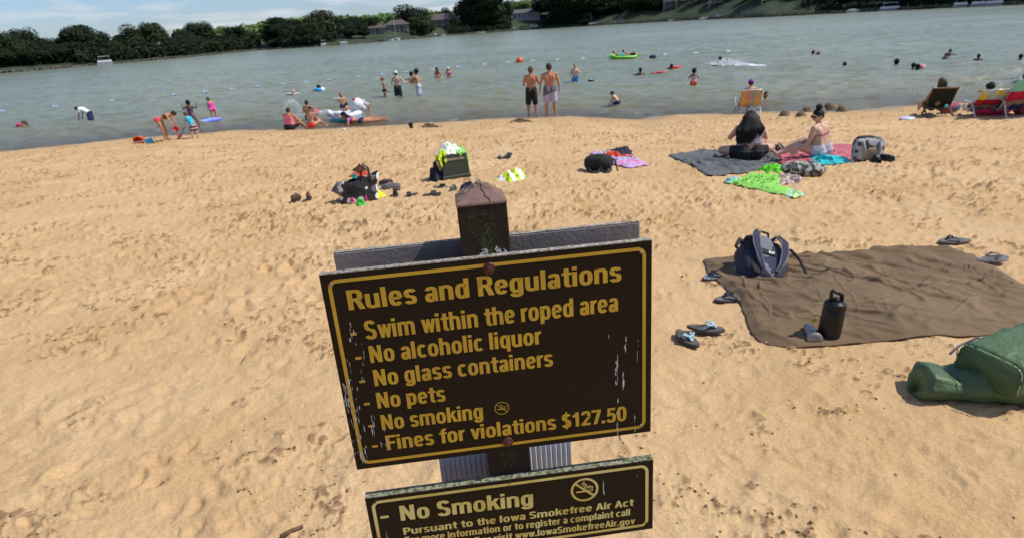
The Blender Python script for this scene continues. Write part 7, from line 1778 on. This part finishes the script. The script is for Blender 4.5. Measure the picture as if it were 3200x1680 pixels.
# splash: many small droplets and foam patches
r_ = random.Random(11); b = MB(); p0 = at_water(2225, 203); p1 = at_water(2375, 205)
for i in range(2600):
    t = r_.random() ** .8; c = p0.lerp(p1, t); h_ = abs(r_.gauss(0, 1)) * .20 * math.exp(-((t - .33) / .28) ** 2) + .02
    s_ = r_.uniform(.006, .03) ; b.ball((c.x + r_.gauss(0, .15), c.y + r_.gauss(0, .45), h_ * r_.random() ** .5), (s_ * 1.5, s_, s_), 5, 3)
for i in range(170):
    t = r_.random(); c = p0.lerp(p1, t); b.ball((c.x, c.y + r_.gauss(0, .5), .03), (r_.uniform(.04, .18), r_.uniform(.04, .12), .02), 7, 4)
sp = b.build('water_splash', mat('foam_white', (.85, .87, .88), .6)); tag(sp, 'white splash of water thrown by the swimmer', 'splash', kind='stuff')
b = MB()
for (x, y, n) in [(1600, 366, 3), (1430, 376, 5), (1400, 384, 3), (2062, 351, 3), (1990, 356, 3), (105, 468, 4), (2740, 340, 7), (1090, 398, 3)]:
    for i in range(n): q_ = at_water(x + r_.gauss(0, 22), y + r_.gauss(0, 1.5)); b.ball((q_.x, q_.y, .012), (r_.uniform(.01, .06), r_.uniform(.01, .025), .008), 6, 4)
tag(b.build('shore_foam', mat('foam_pale', (.80, .80, .78), .5)), 'specks of pale foam along the waterline', 'foam', kind='stuff')
# dribbled sand mounds and dug sand
SM = mat('sand_damp', (.20, .15, .085), .9, (.12, .085, .045), 20, .9, 60)
for i, (x, y, r0, lab) in enumerate([(2452, 361, 16, 'leftmost low dark sand mound by the water, right of the lawn chair'), (2503, 364, 17, 'dark sand mound second from the left by the water'), (2522, 351, 15, 'dark sand mound left of the biggest one'), (2563, 355, 16, 'dark sand mound just left of the bun, at the front'), (2594, 346, 22, 'biggest sand mound, behind the bun of the sunbather'), (2632, 350, 17, 'dark sand mound right of the bun')]):
    p = ground(x, y); s0 = FPX / (p - CAMPOS).dot(FW); R_ = r0 / s0; b = MB(); n = 20
    b.lathe([(R_ * 1.25, -.02), (R_, R_ * .25), (R_ * .85, R_ * .7), (R_ * .55, R_ * 1.05), (R_ * .2, R_ * 1.2), (.002, R_ * 1.22)], n)
    b.v = [tuple(Vector(v) * (1 + .13 * mnoise.noise(Vector(v) * 9 + Vector((i, 0, 0))))) for v in b.v]
    o = b.build('sand_mound', SM, None, True); o.location = (p.x, p.y, zs(p.x, p.y)); tag(o, lab, 'sand mound', 'damp sand mounds by the water')
for i, (x, y, w, lab) in enumerate([(2178, 352, 46, 'ridge of dark dug sand at the waterline left of the lawn chair'), (1960, 370, 34, 'low dark pile of dug sand right of the crouching child'), (2026, 360, 14, 'tiny dark sand pile left of the dug ridge'), (1628, 382, 38, 'low pile of dug sand in front of the two standing at the waterline'), (1340, 398, 40, 'dark dug sand right of the black cup')]):
    p = ground(x, y); s0 = FPX / (p - CAMPOS).dot(FW); b = MB(); r2 = random.Random(i)
    for k_ in range(46):
        u = r2.gauss(0, .38); v = r2.gauss(0, .3); b.ball((u * w / s0, v * w / s0 * .55, max(0, .10 * math.exp(-u * u * 3 - v * v * 3)) * r2.uniform(.4, 1.2)), (r2.uniform(.03, .08), r2.uniform(.03, .07), r2.uniform(.02, .05)), 7, 5)
    o = b.build('dug_sand', SM); o.location = (p.x, p.y, zs(p.x, p.y)); tag(o, lab, 'sand pile', 'dug sand along the shore')
p = ground(2835, 375); b = MB(); b.lathe([(.02, .0), (.12, 0), (.135, .012), (.125, .024), (.10, .028)], 22); o = b.build('flying_disc', mat('disc_white', (.62, .64, .75), .35), None, True); o.location = (p.x, p.y, zs(p.x, p.y)); o.rotation_euler = (rad(10), 0, 0); o.scale = (1.35, .9, 1.2); tag(o, 'flat white disc on the sand left of the dark wooden chair', 'disc')

# ---- chairs
def tubes(name, lines, r, m, root, n=7):
    for l_ in lines: MB().tube(l_, r, n).build(name, m, root, True)
WEB = mat('web_plaid', (.6, .3, .05), .8, bump=.3, bscale=80)
def plaid():
    m = bpy.data.materials.new('chair_plaid'); m.use_nodes = True; n, l = m.node_tree.nodes, m.node_tree.links; b_ = n['Principled BSDF']; b_.inputs['Roughness'].default_value = .8
    t = n.new('ShaderNodeTexCoord'); s_ = n.new('ShaderNodeSeparateXYZ'); l.new(t.outputs['Object'], s_.inputs[0])
    def band(ax, per, off, cols):
        a = n.new('ShaderNodeMath'); a.operation = 'MULTIPLY_ADD'; a.inputs[1].default_value = 1 / per; a.inputs[2].default_value = off; l.new(s_.outputs[ax], a.inputs[0])
        f = n.new('ShaderNodeMath'); f.operation = 'FRACT'; l.new(a.outputs[0], f.inputs[0]); r = n.new('ShaderNodeValToRGB'); r.color_ramp.interpolation = 'CONSTANT'
        while len(r.color_ramp.elements) < len(cols): r.color_ramp.elements.new(.5)
        for i, c in enumerate(cols): r.color_ramp.elements[i].position = i / len(cols); r.color_ramp.elements[i].color = (*c, 1)
        l.new(f.outputs[0], r.inputs[0]); return r.outputs[0]
    a = band(0, .56, .5, [(.72, .40, .04), (.70, .20, .08), (.30, .33, .36), (.74, .38, .03)]); c = band(2, .34, .1, [(.7, .45, .1), (.45, .30, .25), (.25, .34, .36)])
    x = n.new('ShaderNodeMixRGB'); x.inputs[0].default_value = .38; l.new(a, x.inputs[1]); l.new(c, x.inputs[2]); l.new(x.outputs[0], b_.inputs['Base Color']); return m
def panel(name, pts, m, root, t=.012, sub=2, sag=0.0):
    b = MB(); A, B_, C_, D_ = [Vector(q_) for q_ in pts]; n = 8; nr = (B_ - A).cross(D_ - A).normalized(); vs_ = []
    for i in range(n + 1):
        for j in range(n + 1):
            u, v = i / n, j / n; vs_.append((A * (1 - u) * (1 - v) + B_ * u * (1 - v) + C_ * u * v + D_ * (1 - u) * v) + nr * sag * 4 * u * (1 - u))
    b.add(vs_, [(i * (n + 1) + j, (i + 1) * (n + 1) + j, (i + 1) * (n + 1) + j + 1, i * (n + 1) + j + 1) for i in range(n) for j in range(n)])
    o = b.build(name, m, root, True); s_ = o.modifiers.new('t', 'SOLIDIFY'); s_.thickness = t; s_.offset = 0; return o
WP = mat('frame_white', (.75, .75, .77), .3, metal=.2)
p = ground(2338, 353); p.z = max(.0, p.z - .01); s0 = FPX / (p - CAMPOS).dot(FW); cw_ = 70 / s0
lc = empty('lawn_chair', (p.x, p.y, p.z), rad(-8)); tag(lc, 'plaid webbed lawn chair with white frame at the waterline, seen from behind', 'chair')
w2 = cw_ / 2
H_ = 70 / s0
panel('backrest', [(-w2 * .86, -.10, H_ * .30), (w2 * .86, -.10, H_ * .30), (w2 * .86, -.24, H_ * 1.0), (-w2 * .86, -.24, H_ * 1.0)], plaid(), lc, sag=-.03)
panel('seat', [(-w2 * .84, -.08, H_ * .32), (w2 * .84, -.08, H_ * .32), (w2 * .84, .42, H_ * .42), (-w2 * .84, .42, H_ * .42)], plaid(), lc, sag=-.03)
tubes('back_frame', [[(-w2 * .9, -.08, H_ * .28), (-w2 * .9, -.25, H_ * .98), (-w2 * .8, -.255, H_ * 1.02), (w2 * .8, -.255, H_ * 1.02), (w2 * .9, -.25, H_ * .98), (w2 * .9, -.08, H_ * .28)]], .014, WP, lc)
for sg in (-1, 1):
    tubes('leg', [[(sg * w2, .40, H_ * .62), (sg * w2, -.12, .02), (sg * w2 * .9, -.20, .0)], [(sg * w2, -.22, H_ * .60), (sg * w2, .34, .0)]], .015, WP, lc)
    b = MB(); b.box((sg * w2 * 1.02, .08, H_ * .62), (.05, .50, .025)); b.build('armrest', WP, lc, bevel=.008)
tubes('stretcher', [[(-w2, -.14, .03), (w2, -.14, .03)], [(-w2, -.02, H_ * .22), (w2, -.02, H_ * .22)]], .012, WP, lc)
SEAT = pose(t=V(0, -.22, 1), h=V(0, .15, 1), la=[V(-.35, .15, -1), V(0, 1, -.05)], ra=[V(.35, .15, -1), V(0, 1, -.05)], ll=[V(-.15, 1, .12), V(-.05, .25, -1)], rl=[V(.15, 1, .12), V(.05, .25, -1)])
def seat_person(label, root, dx, dy, dz, hgt, face, P=SEAT, **k):
    q_ = root.location + RZ(root.rotation_euler.z) @ Vector((dx, dy, 0)); qx, qy = proj(q_)
    r_ = BP(label, (qx, qy), 0, face, P, 0, height=hgt, z=root.location.z, **k); r_.location = (q_.x, q_.y, root.location.z + dz); return r_
seat_person('person in a blue cap sitting in the plaid lawn chair, facing the lake', lc, 0, .04, .0, 101 / s0, 2, skin='fair', hair=('short', 'brown'), wear=[('trunks', 'navy'), ('bikini_top', 'white', .8)], fem=True, build=1.1, headturn=('purple', V(-.1, 1, 0)), vox=.014)
# dark wooden sling chair
WD = mat('wood_chair', (.20, .08, .03), .6, (.10, .04, .015), 20, .3)
p = ground(2925, 362); s0 = FPX / (p - CAMPOS).dot(FW)
wc = empty('wooden_sling_chair', (p.x, p.y, zb(p.x, p.y)), rad(-22)); tag(wc, 'low wooden chair with dark green sling, facing away beside the towelled chairs', 'chair')
h_ = 88 / s0; w2 = 30 / s0
SL = cm('sling_dark', (.012, .022, .014)); panel('sling', [(-w2, -.02, h_ * .38), (w2, -.02, h_ * .38), (w2 * 1.02, -.38, h_ * 1.0), (-w2 * 1.02, -.38, h_ * 1.0)], SL, wc, sag=-.04)
panel('seat', [(-w2, -.02, h_ * .30), (w2, -.02, h_ * .30), (w2, .42, h_ * .40), (-w2, .42, h_ * .40)], cm('sling_teal', (.02, .26, .28)), wc, sag=-.03)
for sg in (-1, 1):
    b = MB(); b.tube([(sg * w2 * 1.05, .25, .0), (sg * w2 * 1.05, -.40, h_ * 1.03)], .022, 6); b.build('back_rail', WD, wc)
    b = MB(); b.tube([(sg * w2 * 1.12, .45, h_ * .42), (sg * w2 * 1.12, -.45, .0)], .022, 6); b.build('leg', WD, wc)
b = MB(); b.tube([(-w2 * 1.1, -.39, h_ * 1.0), (w2 * 1.1, -.39, h_ * 1.0)], .022, 6); b.build('top_bar', WD, wc)
b = MB(); b.tube([(-w2 * 1.15, -.06, h_ * .26), (w2 * 1.15, -.06, h_ * .26)], .02, 6); b.build('cross_bar', WD, wc)
RECL = pose(t=V(0, -.5, 1), h=V(-.05, .05, 1), la=[V(-.42, .35, -1), V(0, .9, -.25)], ra=[V(.4, .3, -1), V(0, 1, -.1)], ll=[V(-.2, 1, .05), V(-.1, .8, -.45)], rl=[V(.2, 1, .05), V(.1, .8, -.45)])
seat_person('person with loose light hair sitting in the dark wooden sling chair', wc, -.02, .10, .02, 114 / s0, 22, RECL, skin='olive', hair=('long', 'light'), wear=[('trunks', 'black')], fem=True, vox=.014)
# two striped beach chairs with towels hung over the back
STRC = mat('chair_stripe', (.3, .25, .2), .8, stripe=(2, .13, [(.3, (.36, .26, .17)), (.2, (.14, .13, .16)), (.3, (.33, .25, .19)), (.2, (.20, .17, .22))]))
TY = mat('towel_yellow_red', (.7, .6, .05), .9, stripe=(2, 1.0, [(.55, (.72, .56, .03)), (.45, (.72, .56, .03))])); 
def towel_multi(name, low, tops, z_split, seed_):
    m = mat(name, tops[0], .9, tops[1], 5, .4, 120, contrast=(.48, .52)); n, l = m.node_tree.nodes, m.node_tree.links; b_ = n['Principled BSDF']; src = b_.inputs['Base Color'].links[0].from_socket
    t = n.new('ShaderNodeTexCoord'); s_ = n.new('ShaderNodeSeparateXYZ'); l.new(t.outputs['Object'], s_.inputs[0]); g_ = n.new('ShaderNodeMath'); g_.operation = 'LESS_THAN'; g_.inputs[1].default_value = z_split; l.new(s_.outputs[2], g_.inputs[0])
    x = n.new('ShaderNodeMixRGB'); l.new(g_.outputs[0], x.inputs[0]); l.new(src, x.inputs[1]); x.inputs[2].default_value = (*low, 1); l.new(x.outputs[0], b_.inputs['Base Color']); return m
def beach_chair(px, py, hpx, wpx, head, label, towel_m, towel_label, split, person_label, phair, ph, shirt=None):
    p = ground(px, py); s0 = FPX / (p - CAMPOS).dot(FW); root = empty('beach_chair', (p.x, p.y, zb(p.x, p.y)), rad(head)); tag(root, label, 'chair')
    h_ = hpx / s0; w2 = wpx / s0 / 2
    panel('backrest', [(-w2, -.0, h_ * .16), (w2, -.0, h_ * .16), (w2, -.50, h_ * .97), (-w2, -.50, h_ * .97)], STRC, root, sag=-.03)
    panel('seat', [(-w2, .0, h_ * .16), (w2, .0, h_ * .16), (w2, .48, h_ * .30), (-w2, .48, h_ * .30)], STRC, root, sag=-.02)
    for sg in (-1, 1):
        tubes('leg', [[(sg * w2 * 1.08, .30, h_ * .50), (sg * w2 * 1.08, -.20, h_ * .42), (sg * w2 * 1.08, -.42, .02), (sg * w2 * 1.08, -.52, .0)]], .017, WP, root)
        tubes('side_rail', [[(sg * w2 * 1.03, .48, h_ * .28), (sg * w2 * 1.03, .02, h_ * .14), (sg * w2 * 1.03, -.51, h_)]], .015, WP, root)
        b = MB(); b.box((sg * w2 * 1.12, .05, h_ * .50), (.05, .40, .03)); b.build('armrest', WP, root, bevel=.01)
    tubes('rear_bar', [[(-w2 * 1.08, -.52, .01), (w2 * 1.08, -.52, .01)], [(-w2, -.51, h_), (w2, -.51, h_)]], .015, WP, root)
    nx, ny = 26, 16; X = np.zeros((ny, nx)); Y = X.copy(); Z_ = X.copy()
    for i in range(ny):
        for j in range(nx):
            u = -1 + 2 * j / (nx - 1); v = i / (ny - 1); fold_ = .018 * math.sin(u * 11 + 2 * v) + .012 * math.sin(u * 23)
            if v < .25: y_, z_ = -.50 + (.25 - v) * .9, h_ * 1.02 - (.25 - v) * .55 * h_
            else: y_, z_ = -.545 + (v - .25) * .46 - fold_, h_ * 1.02 - (v - .25) * .78 * h_ * (1 + .03 * math.sin(u * 7))
            X[i, j] = u * w2 * 1.10; Y[i, j] = y_; Z_[i, j] = z_
    o = link('beach_towel', grid_mesh('beach_towel', X, Y, Z_), towel_m); o.location = root.location; o.rotation_euler = root.rotation_euler; s_ = o.modifiers.new('t', 'SOLIDIFY'); s_.thickness = .012; tag(o, towel_label, 'towel')
    seat_person(person_label, root, 0, .04, .03, ph / s0, -head, RECL, skin='brown', hair=phair, wear=[('tee', shirt)] if shirt else [('trunks', 'navy')], vox=.015)
    return root, h_
hh1 = 80
TM1 = towel_multi('towel_yellow_red2', (.48, .01, .04), ((.80, .62, .04), (.55, .62, .62)), .42, 1); TM2 = towel_multi('towel_teal_red', (.48, .01, .05), ((.22, .58, .46), (.22, .55, .45)), .60, 2)
beach_chair(3068, 361, 84, 76, -14, 'striped beach chair with bent metal legs, next to the wooden chair', TM1, 'yellow and grey towel with a crimson band hung over the left striped chair', .4, 'person with short dark afro reclining in the left striped chair', ('afro', 'black'), 96)
beach_chair(3170, 360, 112, 92, -12, 'striped beach chair at the right edge of the picture', TM2, 'mint green towel with a crimson band hung over the rightmost chair', .6, 'dark haired person reclining in the rightmost striped chair', ('short', 'black'), 130)
p = ground(3105, 356); s0 = FPX / (p - CAMPOS).dot(FW); b = MB(); softbox(b, (0, 0, 20 / s0), (124 / s0, .34, 44 / s0), 2.8, EU(0, 0, 0), 30, 14, .03, 5, 8); o = b.build('pink_beach_bag', mat('bag_hot_pink', (.85, .03, .18), .6, (.75, .03, .15), 4, .4, 30), None, True); o.location = (p.x, p.y + .05, zb(p.x, p.y)); tag(o, 'hot pink beach bag on the sand under the striped chairs', 'bag')
p = ground(3185, 356); b = MB(); softbox(b, (0, 0, .16), (.34, .3, .34), 2.8, None, 20, 12, .02, 6, 3); o = b.build('dark_red_bag', mat('bag_dark_red', (.16, .005, .02), .7), None, True); o.location = (p.x, p.y - .05, zb(p.x, p.y)); tag(o, 'dark red bag at the right edge below the rightmost chair', 'bag')
p = ground(2975, 352); b = MB(); softbox(b, (0, 0, .10), (.5, .3, .24), 2.4, EU(0, -15, 0), 20, 12, .03, 6, 5); o = b.build('striped_bag', cm('bag_blue_red', (.10, .16, .28), col2=(.35, .05, .08), scale=7, contrast=(.45, .52)), None, True); o.location = (p.x, p.y + .1, zb(p.x, p.y)); tag(o, 'blue and red bag between the wooden chair and the striped chair', 'bag')
# ---- sticks and leaf litter on the near sand
STK = mat('dry_stick', (.16, .09, .045), .9, (.09, .05, .025), 40, .5)
def stick(pts, r, label, leaf=False):
    W_ = [ground(*q_) for q_ in pts]; W_ = [Vector((q_.x, q_.y, max(zs(q_.x, q_.y), zb(q_.x, q_.y)) + r * .7)) for q_ in W_]; b = MB(); b.tube([q_ - W_[0] for q_ in W_], [r * (1 - .4 * i / len(W_)) for i in range(len(W_))], 6); o = b.build('stick', STK, None, True); o.location = W_[0]; tag(o, label, 'stick')
stick([(878, 1680), (912, 1660), (948, 1646)], .010, 'short brown stick at the bottom edge left of the lower sign')
stick([(1935, 1362), (1940, 1380), (1950, 1392)], .0025, 'thin curved twig on the sand right below the main sign corner')
stick([(755, 1130), (770, 1108)], .003, 'thin pale twig on the sand left of the big sign')
# scattered clods, bark bits and shell grit
rg = np.random.RandomState(21); n_ = 16000
ra_ = np.radians(rg.uniform(-48, 48, n_)); rr_ = np.exp(rg.uniform(math.log(1.6), math.log(21), n_)); xx, yy = rr_ * np.sin(ra_), rr_ * np.cos(ra_)
ss_ = shore_s(xx, yy); sc_f = scuff(xx, yy); keep = (ss_ > .6) & (rg.rand(n_) < .012 + 1.8 * sc_f); xx, yy = xx[keep], yy[keep]; zz_ = z_sand(xx, yy); r_ = random.Random(2); b = MB(); b2 = MB()
for i, (x_, y_, z_) in enumerate(zip(xx, yy, zz_)):
    k_ = r_.uniform(.0018, .0055) * (1 + y_ * .10)
    if i % 9: b.ball((x_, y_, z_), (k_ * r_.uniform(.8, 1.8), k_, k_ * .7), 5, 3, RZ(r_.uniform(0, 3)))
    else: b2.ball((x_, y_, z_), (k_ * .5, k_ * .4, k_ * .3), 5, 3)
tag(b.build('sand_clods', mat('clod_dark', (.16, .095, .045), .95, (.09, .05, .025), 60)), 'small dark clods and bark bits scattered over the sand', 'clods', kind='stuff')
tag(b2.build('shell_bits', mat('shell_bit', (.7, .66, .58), .6)), 'tiny pale shell fragments scattered over the sand', 'shells', kind='stuff')
